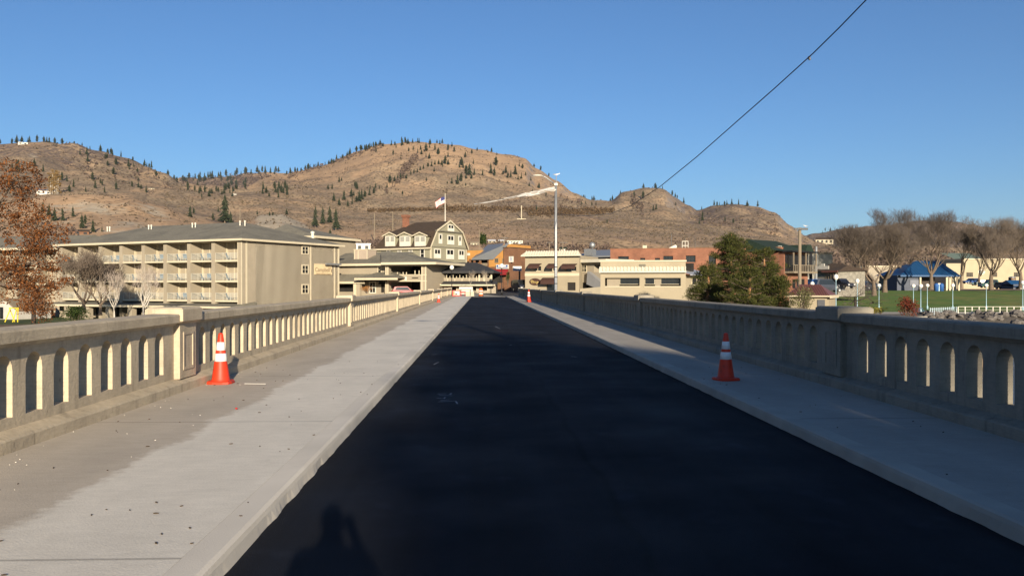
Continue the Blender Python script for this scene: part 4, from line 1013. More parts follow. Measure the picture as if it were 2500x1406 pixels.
# roof slab rising to the right, its low edge at the front left
mb = MB(OF); lz, hz = Z(630.5, -1.7), Z(594.5, 2)
a, b2 = q(1151.5, 630, -1.7)[0], q(1204, 630, -1.7)[0]; c2, d2 = q(1241.5, 594.5, 3)[0], q(1190, 597, 9)[0]
rp = [(a, -1.7, lz), (b2, -1.7, lz), (q(1241.8, 594, -1.7)[0], -1.7, Z(594.5, -1.7)), (q(1191, 596, 5)[0], 5, Z(597, 5))]
mb.mesh(rp + [(u, v, z - .25) for u, v, z in rp], [(0, 1, 2, 3), (7, 6, 5, 4), (0, 4, 5, 1), (1, 5, 6, 2), (2, 6, 7, 3), (3, 7, 4, 0)]); mb.build("roof", M_metalgrey, och)
mb = MB(OF); mb.box(U(1156), -1.2, Z(650), U(1203), -.002, Z(649)); mb.build("balcony_floor", M_wood, och)
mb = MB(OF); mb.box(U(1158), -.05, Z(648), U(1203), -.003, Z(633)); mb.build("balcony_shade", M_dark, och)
for p in (1155, 1166, 1180, 1201):
    mb = MB(OF); mb.box(U(p) - .18, -1.3, Z(652), U(p) + .18, -.95, Z(632)); mb.build("balcony_post", M_brickbrown, och)
mb = MB(OF); mb.box(U(1157), -1.15, Z(648.8), U(1182), -1.05, Z(641)); mb.build("balcony_panel", M_orange, och)
mb = MB(OF); mb.box(U(1183), -1.15, Z(648.8), U(1201), -1.08, Z(642.5)); mb.build("balcony_rail", M_wood, och)
pwin(och, OF, 1208, 630.5, 1217, 641.5, v=-1.5, frame=M_wood, nu=2, nz=2, bw=.14); pwin(och, OF, 1227, 631, 1236.5, 644, v=-1.5, frame=M_wood, nu=2, nz=2, bw=.14)
mb = MB(OF); mb.box(U(1203.5), -1.62, 0, U(1241), -1.502, Z(652)); mb.box(U(1241), -1.8, 0, U(1257), 8, Z(607)); mb.build("brick_wall", M_brickbrown, och)
mb = MB(OF); mb.box(U(1241) - .1, -1.9, Z(607), U(1257) + .1, 8.1, Z(605.5)); mb.build("brick_cap", M_roofb, och)
for x0, y0, x1, y1, nm in ((1217, 672, 1227, 690, "door"), (1208.5, 671, 1214.5, 681, "shop_window"), (1231, 671, 1239, 684, "shop_window"), (1249, 685, 1256, 697, "side_door")):
    v = -1.62 if x1 < 1245 else -1.8
    u0, z1 = q(x0, y0, v); u1, z0 = q(x1, y1, v); mb = MB(OF); mb.box(u0, v - .06, z0, u1, v - .002, z1); mb.build(nm, M_glass if 'window' in nm else M_dark, och)
u0, z1 = q(1207, 656.5, -1.62); u1, _ = q(1241, 657, -1.62); zb_ = q(1220, 668, -3)[1]
mb = MB(OF); mb.mesh([(u0, -1.63, z1), (u1, -1.63, z1), (u1 + .6, -3, zb_), (u0 + .5, -3, zb_), (u0, -1.63, z1 - .2), (u1, -1.63, z1 - .2), (u1 + .6, -3, zb_ - .25), (u0 + .5, -3, zb_ - .25)], [(0, 3, 2, 1), (3, 7, 6, 2), (0, 4, 7, 3), (1, 2, 6, 5)]); mb.build("awning", M_redawn, och)
def blue_sign(name, lab, fr, px0, py0, px1, py1, v, block):
    u0, z1 = fr.uv(px0, py0, v); u1, z0 = fr.uv(px1, py1, v); h = z1 - z0
    s = thing(name, lab, "sign", tuple(fr.p((u0 + u1) / 2, v, z0)))
    mb = MB(fr); mb.box(u0, v - .1, z0, u1, v + .12, z1); mb.build("white_case", M_white, s)
    mb = MB(fr); mb.box(u0 + .14, v - .12, z0 + h * .42, u1 - .14, v - .101, z1 - h * .13); mb.box(u0 + .14, v - .12, z0 + h * .14, u1 - .14, v - .101, z0 + h * .28); mb.build("blue_face", M_bluesign, s)
    mb = MB(fr); mb.box(lerp(u0, u1, block[0]), v - .135, z0 + h * .5, lerp(u0, u1, block[1]), v - .121, z1 - h * .2); mb.build("white_panel", M_refl, s)
    return s
blue_sign("shop_sign", "wide blue and white shop sign fixed above the red awning", OF, 1211.5, 646, 1241.5, 656.3, -1.95, (.2, .8))
u0, z1 = q(1243, 626, -1.8); u1, z0 = q(1254, 640, -1.8)
ws = thing("white_wall_sign", "white wall sign with a small dark figure mark on the brown brick tower", "sign", tuple(OF.p(u0, -1.9, z0)))
mb = MB(OF); mb.box(u0, -1.92, z0, u1, -1.802, z1); mb.build("board", M_white, ws)
mb = MB(OF); uc = (u0 + u1) / 2; zc_ = (z0 + z1) / 2; mb.box(uc - .09, -1.94, zc_ - .35, uc + .09, -1.921, zc_ + .25); mb.ball((uc, -1.94, zc_ + .36), .1, 8); mb.build("figure_mark", M_bluesign, ws)
u0, z1 = q(1141.5, 618, 0); u1, z0 = q(1147.5, 624, 0)
mb = MB(OF); mb.box(u0, -.1, z0, u1, -.003, z1); tag(mb.build("wall_plaque", M_white), "small white plaque on the plain ochre wall beside the sage hotel", "sign")
# free-standing blue sign on a post
A9, B9 = at(1251, 697, 150), at(1275, 697, 150); BF = Fr(A9.xy, B9.xy)
s = blue_sign("street_sign", "blue and white box sign on a rusty post between ochre shop and beige building", BF, 1252, 650, 1273.5, 661.5, 0, (.2, .85))
mb = MB(BF); u = BF.uv(1268.5, 690)[0]; mb.box(u - .16, -.05, 0, u + .16, .1, BF.uv(1260, 661.6)[1]); mb.build("post", M_brickbrown, s)
u0, z1 = BF.uv(1258.5, 641.5, .3); u1, z0 = BF.uv(1281, 647, .3)
# pale grey shop behind
A10, B10 = at(1256, 697, 185), at(1284, 697, 185); GF = Fr(A10.xy, B10.xy)
g = thing("grey_shop", "pale grey flat shop front seen between the brick tower and the beige building", "building", (A10.x, A10.y, .4))
mb = MB(GF); mb.box(0, 0, 0, GF.L + 2, 8, GF.uv(1260, 628)[1]); mb.build("wall", mat("pale_grey_panel", (.36, .36, .35), .8, .05, 1), g)
mb = MB(GF); mb.box(-.1, -.1, GF.uv(1260, 628)[1], GF.L + 2.1, 8.1, GF.uv(1260, 624)[1]); mb.build("roof_edge", M_roofb, g)
mb = MB(GF); mb.box(-.1, -.1, GF.uv(1260, 649)[1], GF.L + 2, -.002, GF.uv(1260, 641)[1]); mb.build("dark_band", M_roofg, g)

# ------------------------------------------------------------------ beige two storey building
A11, B11 = at(1282, 697, 140), at(1414, 697, 136.5); TF = Fr(A11.xy, B11.xy)
two = thing("beige_two_storey", "beige two storey building with brown awnings and white tiled parapet", "building", (A11.x, A11.y, .3))
q = lambda px, py, v=0: TF.uv(px, py, v)
M_warm = mat("warm_beige_stucco", (.305, .262, .185), .9, .08, .8, .15, 25, second=(.275, .236, .166))
zt = q(1340, 624)[1]
o1 = [q(1301, 665, 0), q(1322, 651, 0)]
holes = []
for x0, y0, x1, y1 in ((1302.5, 650, 1321, 662.5), (1348, 650, 1360, 662.5), (1381, 651, 1407, 663), (1334, 692, 1356, 710), (1385, 689.5, 1405, 709)):
    u0, z1 = q(x0, y0); u1, z0 = q(x1, y1); holes.append((u0, z0, u1, z1))
mb = MB(TF); wall(mb, 0, TF.L, -1.5, zt, holes, 0, .35)
mb.face([(TF.L, 0, -1.5), (TF.L, 12, -1.5), (TF.L, 12, zt), (TF.L, 0, zt)]); mb.face([(0, 0, -1.5), (0, 0, zt), (0, 12, zt), (0, 12, -1.5)]); mb.face([(0, 0, zt), (TF.L, 0, zt), (TF.L, 12, zt), (0, 12, zt)])
mb.build("wall", M_warm, two)
for i, (a, z0, b2, z1) in enumerate(holes):
    if i < 3: window(two, TF, a + .1, z0 + .1, b2 - .1, z1 - .05, .3, M_cream, M_glass, 2 if i != 1 else 1, 1, .1, .05)
    else:
        mb = MB(TF); mb.box(a, .3, z0, b2, .34, z1); mb.build("doorway", M_glass if i == 3 else M_dark, two)
zb_ = [q(1340, 667)[1], q(1340, 674)[1]]
mb = MB(TF); mb.box(-.03, -.08, zb_[1], TF.L + .03, -.002, zb_[0]); mb.build("band_course", M_cream, two)
zp = q(1340, 613, 0)[1]; M_tile = mat("white_tile", (.50, .465, .37), .6, .06, 3)
def tile_strip(par, fr, u0, u1, z0, z1, v0=-.9, v1=0.0, slant=.7):
    mb = MB(fr); mb.mesh([(u0, v0, z0), (u1, v0, z0), (u1 - slant, v1, z1), (u0 + slant, v1, z1), (u0, v0, z0 - .18), (u1, v0, z0 - .18), (u1, v1, z0 - .18), (u0, v1, z0 - .18)], [(0, 1, 2, 3), (0, 4, 5, 1), (4, 7, 6, 5), (1, 5, 6, 2), (0, 3, 7, 4)])
    n = int((u1 - u0 - 2 * slant) / .42)
    for i in range(n + 1):
        u = u0 + slant + (u1 - u0 - 2 * slant) * i / n; mb.tube([(u - .06, v0 + .0, z0 + .02), (u, v1, z1 + .02)], .1, 6)
    return mb.build("tiled_parapet", M_tile, par)
tile_strip(two, TF, -.45, TF.L + .5, zt + .05, zp)
def awning(par, fr, px0, py0, px1, py1, m, proj=1.3):
    u0, z1 = fr.uv(px0, py0); u1, z0 = fr.uv(px1, py1)
    pr = [(0, z1)] + [(-proj * math.sin(math.pi / 2 * k / 6), z0 + (z1 - z0) * math.cos(math.pi / 2 * k / 6)) for k in range(1, 7)] + [(-proj, z0 - .12), (-proj + .05, z0 - .12), (-proj + .06, z0)] + [((-proj + .1) * math.sin(math.pi / 2 * k / 6), z0 + (z1 - z0 - .1) * math.cos(math.pi / 2 * k / 6)) for k in range(5, -1, -1)]
    pr = [(v - .003, z) for v, z in pr]; n = len(pr); mb = MB(fr)
    mb.exv(pr, u0, u1); mb.exv([(-.004, z1 - .05)] + [((-proj + .02) * math.sin(math.pi / 2 * k / 6), z0 + (z1 - z0 - .03) * math.cos(math.pi / 2 * k / 6)) for k in range(1, 7)] + [(-.004, z0)], u0 + .01, u0 + .06)
    mb.build("awning", m, par)
for x0, y0, x1, y1 in ((1297, 643.5, 1322.5, 654), (1343, 643.5, 1361, 654), (1377.5, 644, 1409.5, 655), (1328, 678, 1361, 692)): awning(two, TF, x0 - 2, y0, x1, y1, M_brownawn, 1.5)
us, zsn = q(1306.5, 688); sg = thing("oval_sign", "dark brown oval sign with gold script on the beige two storey wall", "sign", tuple(TF.p(us, -.05, zsn)))
mb = MB(TF); mb.ext([(us + .98 * math.cos(k * math.pi / 16), zsn + .58 * math.sin(k * math.pi / 16)) for k in range(32)], -.09, -.002); mb.build("board", M_brownawn, sg)
M_gold = mat("gold_script", (.52, .40, .14), .5, .05, 3)
mb = MB(TF)
def sw(pts, r=.035): mb.tube([(us + a, -.11, zsn + b2) for a, b2 in pts], r, 5)
sw([(-.72, -.02), (-.66, .2), (-.5, .27), (-.38, .18), (-.48, .03), (-.58, .0)]); sw([(-.5, .2), (-.52, 0), (-.58, -.2)]); sw([(-.36, .08), (-.28, -.1), (-.2, .22), (-.16, -.08), (-.1, .04), (-.02, -.08), (.06, .04), (.12, -.08), (.2, .02), (.24, -.09), (.3, .05), (.4, -.02), (.44, .08), (.42, -.25), (.3, -.36), (.22, -.27), (.4, -.14), (.56, -.06), (.7, -.02)]); sw([(-.62, -.2), (-.3, -.22), (.2, -.2)], .022)
mb.build("script_stroke", M_gold, sg)
# link block with outside stair
A12, B12 = at(1413, 697, 139), at(1490, 697, 134); LF = Fr(A12.xy, B12.xy)
lk = thing("beige_link_block", "shaded beige link with white slab roof and an outside stair between two beige buildings", "building", (A12.x, A12.y, -1))
q = lambda px, py, v=0: LF.uv(px, py, v)
zr = q(1450, 641)[1]; u0, z1 = q(1450, 646); u1, z0 = q(1466, 664)
ub0, zc1 = q(1418.5, 690); 
mb = MB(LF); wall(mb, 0, LF.L, -3, zr, [(u0, z0, u1 + 1.0, z1), (ub0, -2.2, q(1466, 700)[0] + .3, zc1)], 0, 1.4); mb.build("wall", M_beige, lk)
mb = MB(LF); mb.box(.05, 1.41, -3, LF.L, 6, zr - .05); mb.build("back_wall", M_dark, lk)
mb = MB(LF); mb.box(-1.2, -1.1, zr + .002, LF.L, 6, zr + .5); mb.build("roof_slab", M_tile, lk)
pwin(lk, LF, 1419, 645.5, 1433, 665, nu=2, nz=2, bw=.12, frame=M_cream)
sa0, sz0 = q(1437, 663, -.6); sa1, sz1 = q(1466, 689, -.6)
mb = MB(LF); mb.ext([(sa0, sz0), (sa1 + .3, sz1), (sa1 + .3, sz1 - 1.3), (sa0 - .2, sz1 - .3)], -.9, -.003); mb.build("stair_wall", mat("grey_stair_render", (.20, .20, .20), .9, .06, 1), lk)
mb = MB(LF); u = q(1417, 690)[0]; mb.tube([(u, -.12, -2), (u, -.12, zr - .3), (u + .6, -.12, zr - .05)], .07, 8); mb.build("downpipe", M_cream, lk)
mb = MB(LF); ua, za = q(1417, 705, -1.6); ub_, zbb = q(1466, 700, -1.6); mb.ext([(ua, -3), (ub_ + .4, -3), (ub_ + .4, zbb), (ua, za)], -1.75, -1.6); tag(mb.build("garden_wall", M_cream), "low cream boundary wall at the foot of the outside stair", "wall")
# single storey loggia building
A13, B13 = at(1466, 697, 104), at(1674, 697, 102); SF = Fr(A13.xy, B13.xy)
one = thing("beige_loggia_building", "long cream single storey building with dark open loggias and white tile strip", "building", (A13.x, A13.y, -2.6))
q = lambda px, py, v=0: SF.uv(px, py, v)
zt = q(1570, 637)[1]; hs_ = []
for x0, x1 in ((1477, 1561.5), (1573.5, 1662)):
    u0, z1 = q(x0, 678.5); u1, z0 = q(x1, 698.5); hs_.append((u0, z0, u1, z1))
mb = MB(SF); wall(mb, 0, SF.L, -4, zt, hs_, 0, .5)
mb.face([(SF.L, 0, -4), (SF.L, 9, -4), (SF.L, 9, zt), (SF.L, 0, zt)]); mb.face([(0, 0, -4), (0, 0, zt), (0, 9, zt), (0, 9, -4)]); mb.face([(0, 0, zt), (SF.L, 0, zt), (SF.L, 9, zt), (0, 9, zt)])
mb.build("wall", M_warm, one)
mb = MB(SF); mb.box(.05, 2.2, -4, SF.L - .05, 2.4, zt - .1); mb.build("inner_wall", M_beige, one)
for x0, x1, v in ((1513, 1561, .55), (1574, 1598.5, .55), (1613, 1661, .55)):
    u0, z1 = q(x0, 678.5, v); u1, z0 = q(x1, 698.5, v); window(one, SF, u0 + .05, z0 + .25, u1 - .05, z1 + .1, v, M_cream, M_glass, 1, 1, .05, .04)
for x0, x1 in ((1482, 1512.5), (1599, 1612.5)):
    u0, z1 = q(x0, 678.5, .55); u1, z0 = q(x1, 698.5, .55); mb = MB(SF); mb.box(u0, .52, z0 - .2, u1, .6, z1 + .2); mb.build("screen_panel", mat("taupe_panel", (.25, .215, .16), .9, .05, 1), one)
for a, z0, b2, z1 in hs_:
    mb = MB(SF); mb.box(a - .06, -.07, z0 - .12, b2 + .06, -.002, z0 - .01); mb.build("sill", M_cream, one)
tile_strip(one, SF, -.15, SF.L + .05, q(1570, 662, -.5)[1], q(1570, 652)[1], -.5, -.003, .1)
mb = MB(SF); mb.box(-.1, -.12, zt - .12, SF.L + .1, 9.1, zt + .08); mb.build("parapet_cap", M_cream, one)
u0, z1 = q(1560, 645); u1, z0 = q(1576.5, 651.5); mb = MB(SF)
for k in range(4): z = lerp(z0, z1, (k + .5) / 4); mb.box(u0, -.05, z - .05, u1, -.002, z + .03)
mb.build("vent", M_roofg, one)
# lean-to at its right end behind the pines
A14, B14 = at(1675, 697, 105), at(1745, 697, 112); LT = Fr(A14.xy, B14.xy)
lt = thing("lean_to_annex", "low cream annex with pale metal roof half hidden behind the pine trees", "building", (A14.x, A14.y, -2.6))
zz = LT.uv(1690, 670)[1]; mb = MB(LT); mb.box(0.02, .3, -4, LT.L, 7, zz); mb.build("wall", M_warm, lt)
mb = MB(LT); mb.mesh([(-.1, -.6, zz), (LT.L + .5, -.6, zz), (LT.L + .5, 7, zz + 1.5), (-.1, 7, zz + 1.5), (-.1, -.6, zz - .15), (LT.L + .5, -.6, zz - .15)], [(0, 1, 2, 3), (0, 4, 5, 1)]); mb.build("roof", mat("pale_metal_roof", (.42, .43, .45), .45, .1, 1, metal=.3), lt)
pwin(lt, LT, 1688, 676, 1701, 697, v=.3, nu=1, nz=1)
u, z = LT.uv(1690, 655, 1.5); mb = MB(LT); mb.box(u - .4, 1.5, zz + .2, u + .5, 2.4, zz + 1.5); mb.build("chimney", M_dark, lt)

# ------------------------------------------------------------------ long brick building
A15, B15 = at(1490, 697, 150), at(1912, 697, 143); RF = Fr(A15.xy, B15.xy); RS = RF.side(14)
brk = thing("brick_block", "long flat red brick block with dark windows behind the pines", "building", (B15.x, B15.y, 0))
q = lambda px, py, v=0: RF.uv(px, py, v)
zt = q(1700, 606)[1]; hs_ = []
for x0, y0, x1, y1 in ((1509, 626, 1535, 640), (1563, 630, 1575, 640), (1599, 630, 1611, 640), (1619.5, 625, 1643, 638), (1674.5, 624, 1698, 640), (1730, 624, 1748, 645)):
    u0, z1 = q(x0, y0); u1, z0 = q(x1, y1); hs_.append((u0, z0, u1, z1))
mb = MB(RF); wall(mb, 0, RF.L, -.5, zt, hs_, 0, .4); mb.face([(0, 0, zt - .5), (RF.L, 0, zt - .5), (RF.L, 14, zt - .5), (0, 14, zt - .5)]); mb.face([(RF.L, 0, -.5), (RF.L, 14, -.5), (RF.L, 14, zt), (RF.L, 0, zt)]); mb.face([(0, 0, -.5), (0, 0, zt), (0, 14, zt), (0, 14, -.5)])
mb.face([(0, .3, zt - .5), (RF.L, .3, zt - .5), (RF.L, .3, zt), (0, .3, zt)]); mb.face([(0, 0, zt), (RF.L, 0, zt), (RF.L, .3, zt), (0, .3, zt)])
mb.build("wall", M_brickred, brk)
for a, z0, b2, z1 in hs_: window(brk, RF, a + .08, z0 + .08, b2 - .08, z1 - .08, .33, M_black, M_glass, 3, 2, .08, .05)
mb = MB(RF); mb.box(-.05, -.05, zt + .001, RF.L + .05, .35, zt + .08); mb.build("coping", M_brickbrown, brk)
for i, (x0, x1, y0) in enumerate(((1665.5, 1680, 589), (1847, 1863, 591))):   # white tower frames on the roof
    u0, z1 = q(x0, y0, 5); u1, _ = q(x1, y0, 5); z0 = zt - .5; it = []
    for u in (u0, (u0 + u1) / 2, u1):
        for v in (5, 6): it.append(([RF.p(u, v, z0), RF.p(u, v, z1)], .05))
    for z in (z1, (z0 + z1) / 2 + .2): it += [([RF.p(u0, v, z), RF.p(u1, v, z)], .05) for v in (5, 6)]
    r = tubes(None, "roof_frame", M_white, it); tag(r, ["white steel frame on the brick roof left of the pines", "white steel frame on the brick roof right of the pine top"][i], "roof frame")
u0, z1 = q(1628, 598, 4); u1, z0 = q(1652, 606, 4); mb = MB(RF); mb.ext([(u0, zt - .4), (u1, zt - .4), (u1, z1 - .1), (lerp(u0, u1, .85), z1)] + [(u0, zt + .1)], 4, 6); tag(mb.build("roof_hatch", M_white), "white sloped hatch on the brick roof", "roof hatch")
u0, z1 = q(1569, 599, 4); u1, z0 = q(1579, 606, 4); mb = MB(RF); mb.box(u0, 4, zt - .4, u1, 5.5, z1); tag(mb.build("air_unit", M_cream), "small pale air unit on the brick roof near its left end", "air unit")
for i, (x, yt) in enumerate(((1639, 570), (1672, 580), (1697, 582))):
    u, z = q(x, yt, 13); r = tubes(None, "antenna_mast", M_black, [([RF.p(u, 13, zt - .5), RF.p(u, 13, z)], .06)]); tag(r, ["tall thin dark mast behind the brick roof hatch", "thin dark mast just left of the white roof frame", "thin dark mast just right of the white roof frame"][i], "mast")
for i, (x0, x1) in enumerate(((1866, 1888), (1895, 1908))):
    u0, z1 = q(x0, 601, 2); u1, _ = q(x1, 601, 2); r = tubes(None, "roof_handrail", M_white, [([RF.p(u0, 2, zt - .5), RF.p(u0, 2, z1), RF.p(u1, 2, z1), RF.p(u1, 2, zt - .5)], .05)]); tag(r, ["wider white pipe handrail on the brick roof edge", "narrow white pipe handrail at the right end of the brick roof"][i], "handrail")
# flat-roofed grey building left of it
A16, B16 = at(1405, 697, 170), at(1500, 697, 165); QF = Fr(A16.xy, B16.xy)
gs = thing("grey_flat_building", "dark flat roofed building with pale grey roof strip left of the brick block", "building", (A16.x, A16.y, 0))
za, zb_ = QF.uv(1450, 613)[1], QF.uv(1450, 625)[1]
mb = MB(QF); mb.box(0, 0, -.5, QF.L, 10, zb_); mb.build("wall", M_dark, gs)
mb = MB(QF); mb.mesh([(-.4, -.5, zb_), (QF.L, -.5, zb_), (QF.L, 9, za + .6), (-.4, 9, za + .6), (-.4, -.5, zb_ - .3), (QF.L, -.5, zb_ - .3)], [(0, 1, 2, 3), (0, 4, 5, 1)]); mb.build("roof", M_metalgrey, gs)
u, z = QF.uv(1446, 612, 5); mb = MB(QF); mb.lathe((u, 5, zb_ + .3), [(.15, 0), (.15, 1.6), (.55, 1.7), (.6, 2.2), (.4, 2.6), (.05, 2.75)], 12); tag(mb.build("roof_ventilator", M_galv, None, True), "shiny metal roof ventilator on the pale grey roof strip", "ventilator")
u, z = QF.uv(1435, 622, -.6); mb = MB(QF); mb.box(u - .9, -.5, zb_ + .1, u + .9, 1.2, zb_ + 1.4); tag(mb.build("air_unit", M_galv), "grey box air unit at the edge of the pale roof strip", "air unit")
# timber framed house with dark green roof and a balcony, at the end of the brick block
A17, B17 = at(1914, 697, 141), at(1972, 697, 146); HF = Fr(A17.xy, B17.xy)
hb = thing("balcony_house", "brick house with dark green gable roofs and a dark timber upper balcony", "building", (A17.x, A17.y, -.5))
q = lambda px, py, v=0: HF.uv(px, py, v)
zf = q(1940, 663)[1]; zr = q(1940, 617)[1]
mb = MB(HF); mb.box(0, 0, -1, HF.L, 14, zr); mb.build("wall", M_brickred, hb)
mb = MB(HF); mb.box(.3, -.06, zf + .02, HF.L - .1, -.003, zr - .3); mb.build("upper_glazing", M_glass, hb)
mb = MB(HF); mb.box(.2, -1.7, zf - .3, HF.L + .2, -.002, zf); mb.build("balcony_floor", M_wood, hb)
mb = MB(HF)
for k in range(15): u = lerp(.25, HF.L + .1, k / 14); mb.box(u - .05, -1.66, zf + .001, u + .05, -1.58, zf + 1.0)
mb.box(.2, -1.69, zf + 1.001, HF.L + .2, -1.55, zf + 1.1)
for u in (.3, HF.L * .55, HF.L): mb.box(u - .1, -1.67, zf + 1.101, u + .1, -1.5, zr - .1)
mb.build("balcony_railing", M_wood, hb)
mb = MB(HF); mb.box(-.6, -1.9, zr + .001, HF.L + .5, 0, zr + .22); mb.build("balcony_roof", M_black, hb)
u0 = q(1873, 612, 2)[0]; zk = q(1890, 587, 5)[1]; zl_ = q(1890, 615, 1)[1]
mb = MB(HF); uE = q(1956, 590, 2)[0]
mb.mesh([(u0, .2, zr + .23), (uE, .2, zr + .23), (uE, 12, zr + .23), (u0, 12, zr + .23), (u0 + .3, 6, zk), (uE - 1.6, 6, zk)], [(0, 1, 5, 4), (1, 2, 5), (2, 3, 4, 5), (3, 0, 4), (3, 2, 1, 0)]); mb.build("roof", M_green, hb)
mb = MB(HF); ug = q(1966, 610, 2)[0]; mb.ext([(ug - 1.7, zr + .25), (ug + 1.3, zr + .25), (ug + .2, q(1966, 598, 2)[1]), (ug - .9, q(1966, 598, 2)[1])], 1, 11); mb.build("side_gable", M_green, hb)
for x0, x1, y0, y1 in ((1935, 1941, 683, 703), (1945, 1963, 682, 705)):
    u0, z1 = q(x0, y0); u1, z0 = q(x1, y1); window(hb, HF, u0, z0, u1, z1, 0, M_black, M_glass, 2, 1, .06, .05, "ground_window")
# ------------------------------------------------------------------ park: lamps, railings, hut, shelter
def G(px, y): p = at(px, 697, y); return Vector((p.x, y, H(p.x, y)))
def make_lamp(name, lab, h, pm, group):
    r = thing(name, lab, "street lamp", (0, 0, 0), group)
    mb = MB(); mb.lathe((0, 0, 0), [(.16, 0), (.15, .5), (.1, .62), (.065, .8), (.05, h - .55), (.09, h - .5), (.11, h - .42), (.1, h - .4)], 10); mb.build("pole", pm, r, True)
    mb = MB(); mb.ball((0, 0, h - .1), .33, 14); mb.build("globe", M_globe, r, True)
    return r
lp = make_lamp("globe_lamp", "pale blue globe lamp right of the bare tree at the lawn's left end", 4.35, M_lblue, "pale blue globe lamps in the park"); index_kids(lp)
LMP = [(2146, 141, None), (2230, 137, "pale blue globe lamp rising from behind the rusty red bush"), (2248, 130, "pale blue globe lamp standing nearest, at the left end of the blue fence"), (2264, 142, "pale blue globe lamp with a yellowish globe beside the blue fence"), (2326, 141, "pale blue globe lamp behind the middle of the blue slatted fence"), (2408, 142, "pale blue globe lamp behind the white promenade railing"), (2041, 121, "pale blue globe lamp above the end of the red metal roof"), (2093, 128, "globe lamp among the bare tree branches left of the lawn"), (1983, 131, "globe lamp just peeping over the ridge of the red metal roof"), (2497, 137, "globe lamp cut by the right edge of the picture")]
for i, (px, y, lab) in enumerate(LMP):
    g = G(px, y); py = [697, 698, 698, 697, 697, 697, 676, 686, 693, 690][i]
    h = at(px, py, y).z - g.z + .1; s = h / 4.35
    if i == 0: lp.location = g; lp.scale = (1, 1, s)
    else: dup(lp, g, 0, (1, 1, s), lab)
    # keep the globe round
bl = make_lamp("globe_lamp", "black globe lamp post in front of the restaurant terrace", 4.1, M_black, "black globe lamps by the street"); index_kids(bl)
g = at(1103, 712, 128); g.z = H(g.x, g.y) + .06; hh = at(1103, 653, 128).z - g.z + .1; bl.location = g; bl.scale = (1, 1, hh / 4.1)
g = at(1225, 712, 131); g.z = H(g.x, g.y) + .06; hh = at(1225, 649, 131).z - g.z + .1; dup(bl, g, 0, (1, 1, hh / 4.1), "black globe lamp post in front of the red awning")
# blue slatted fence and promenade railing
P0, P1 = G(2271, 124), G(2335, 129)
fz0, fz1 = at(2273, 771, 124).z, at(2335, 768, 129).z
bf = thing("slatted_fence", "pale blue fence of upright slats at the end of the promenade", "fence", (P0.x, P0.y, fz0))
mb = MB(); n = 15
for k in range(n):
    f = k / (n - 1); p = P0.lerp(P1, f); z = lerp(fz0, fz1, f); d = (P1 - P0).normalized()
    mb.mesh([(p.x - d.x * .07, p.y - d.y * .07 - .02, z), (p.x + d.x * .07, p.y + d.y * .07 - .02, z), (p.x + d.x * .07 + .06, p.y + d.y * .07 + .03, z), (p.x - d.x * .07 + .06, p.y - d.y * .07 + .03, z)] + [(p.x - d.x * .07, p.y - d.y * .07 - .02, z + 1.2), (p.x + d.x * .07, p.y + d.y * .07 - .02, z + 1.2), (p.x + d.x * .07 + .06, p.y + d.y * .07 + .03, z + 1.2), (p.x - d.x * .07 + .06, p.y - d.y * .07 + .03, z + 1.2)], [(0, 1, 5, 4), (1, 2, 6, 5), (2, 3, 7, 6), (3, 0, 4, 7), (4, 5, 6, 7)])
mb.build("slat", mat("white_blue_paint", (.42, .50, .56), .5, .05, 2), bf)['kind'] = "stuff"
for zz in (.25, 1.0):
    mb = MB(); mb.tube([(P0.x, P0.y + .06, fz0 + zz), (P1.x, P1.y + .06, fz1 + zz)], .035, 6); mb.build("rail", M_lblue, bf)
Q0, Q1 = G(2339, 128), G(2560, 128); rz0 = at(2339, 768, 128).z
pr = thing("promenade_railing", "white post and wire railing along the promenade above the boulders", "railing", (Q0.x, Q0.y, rz0))
for k in range(14):
    x = lerp(Q0.x, Q1.x, k / 13); mb = MB(); mb.box(x - .06, 127.95, rz0, x + .06, 128.07, rz0 + 1.2); mb.build("post", M_white, pr)
for zz in (1.2, .75, .3):
    mb = MB(); mb.tube([(Q0.x, 128, rz0 + zz), (Q1.x, 128, rz0 + zz)], .04 if zz > 1 else .018, 6); mb.build("rail", M_white, pr)
mb = MB(); mb.box(P1.x - .5, 127.4, -4.5, Q1.x, 127.9, rz0 + .05); tag(mb.build("promenade_wall", M_plaza), "pale concrete wall under the white promenade railing", "wall")
u = G(2300, 123); mb = MB(); mb.mesh([(P0.x - 7, 121.3, -5.5), (P0.x - 7, 121.3, fz0 - .15), (P0.x, 123.6, fz0 - .02), (P1.x, 128.4, fz1 - .02), (P1.x, 128.4, -5.5), (P0.x, 123.6, -5.5), (P0.x - 7, 130, fz0 - .12), (P0.x, 132, fz0 - .05), (P1.x, 132, fz1 - .02)], [(0, 5, 2, 1), (5, 4, 3, 2), (1, 2, 7, 6), (2, 3, 8, 7)]); tag(mb.build("ramp_wall", M_plaza), "pale concrete ramp under the blue slatted fence", "wall")
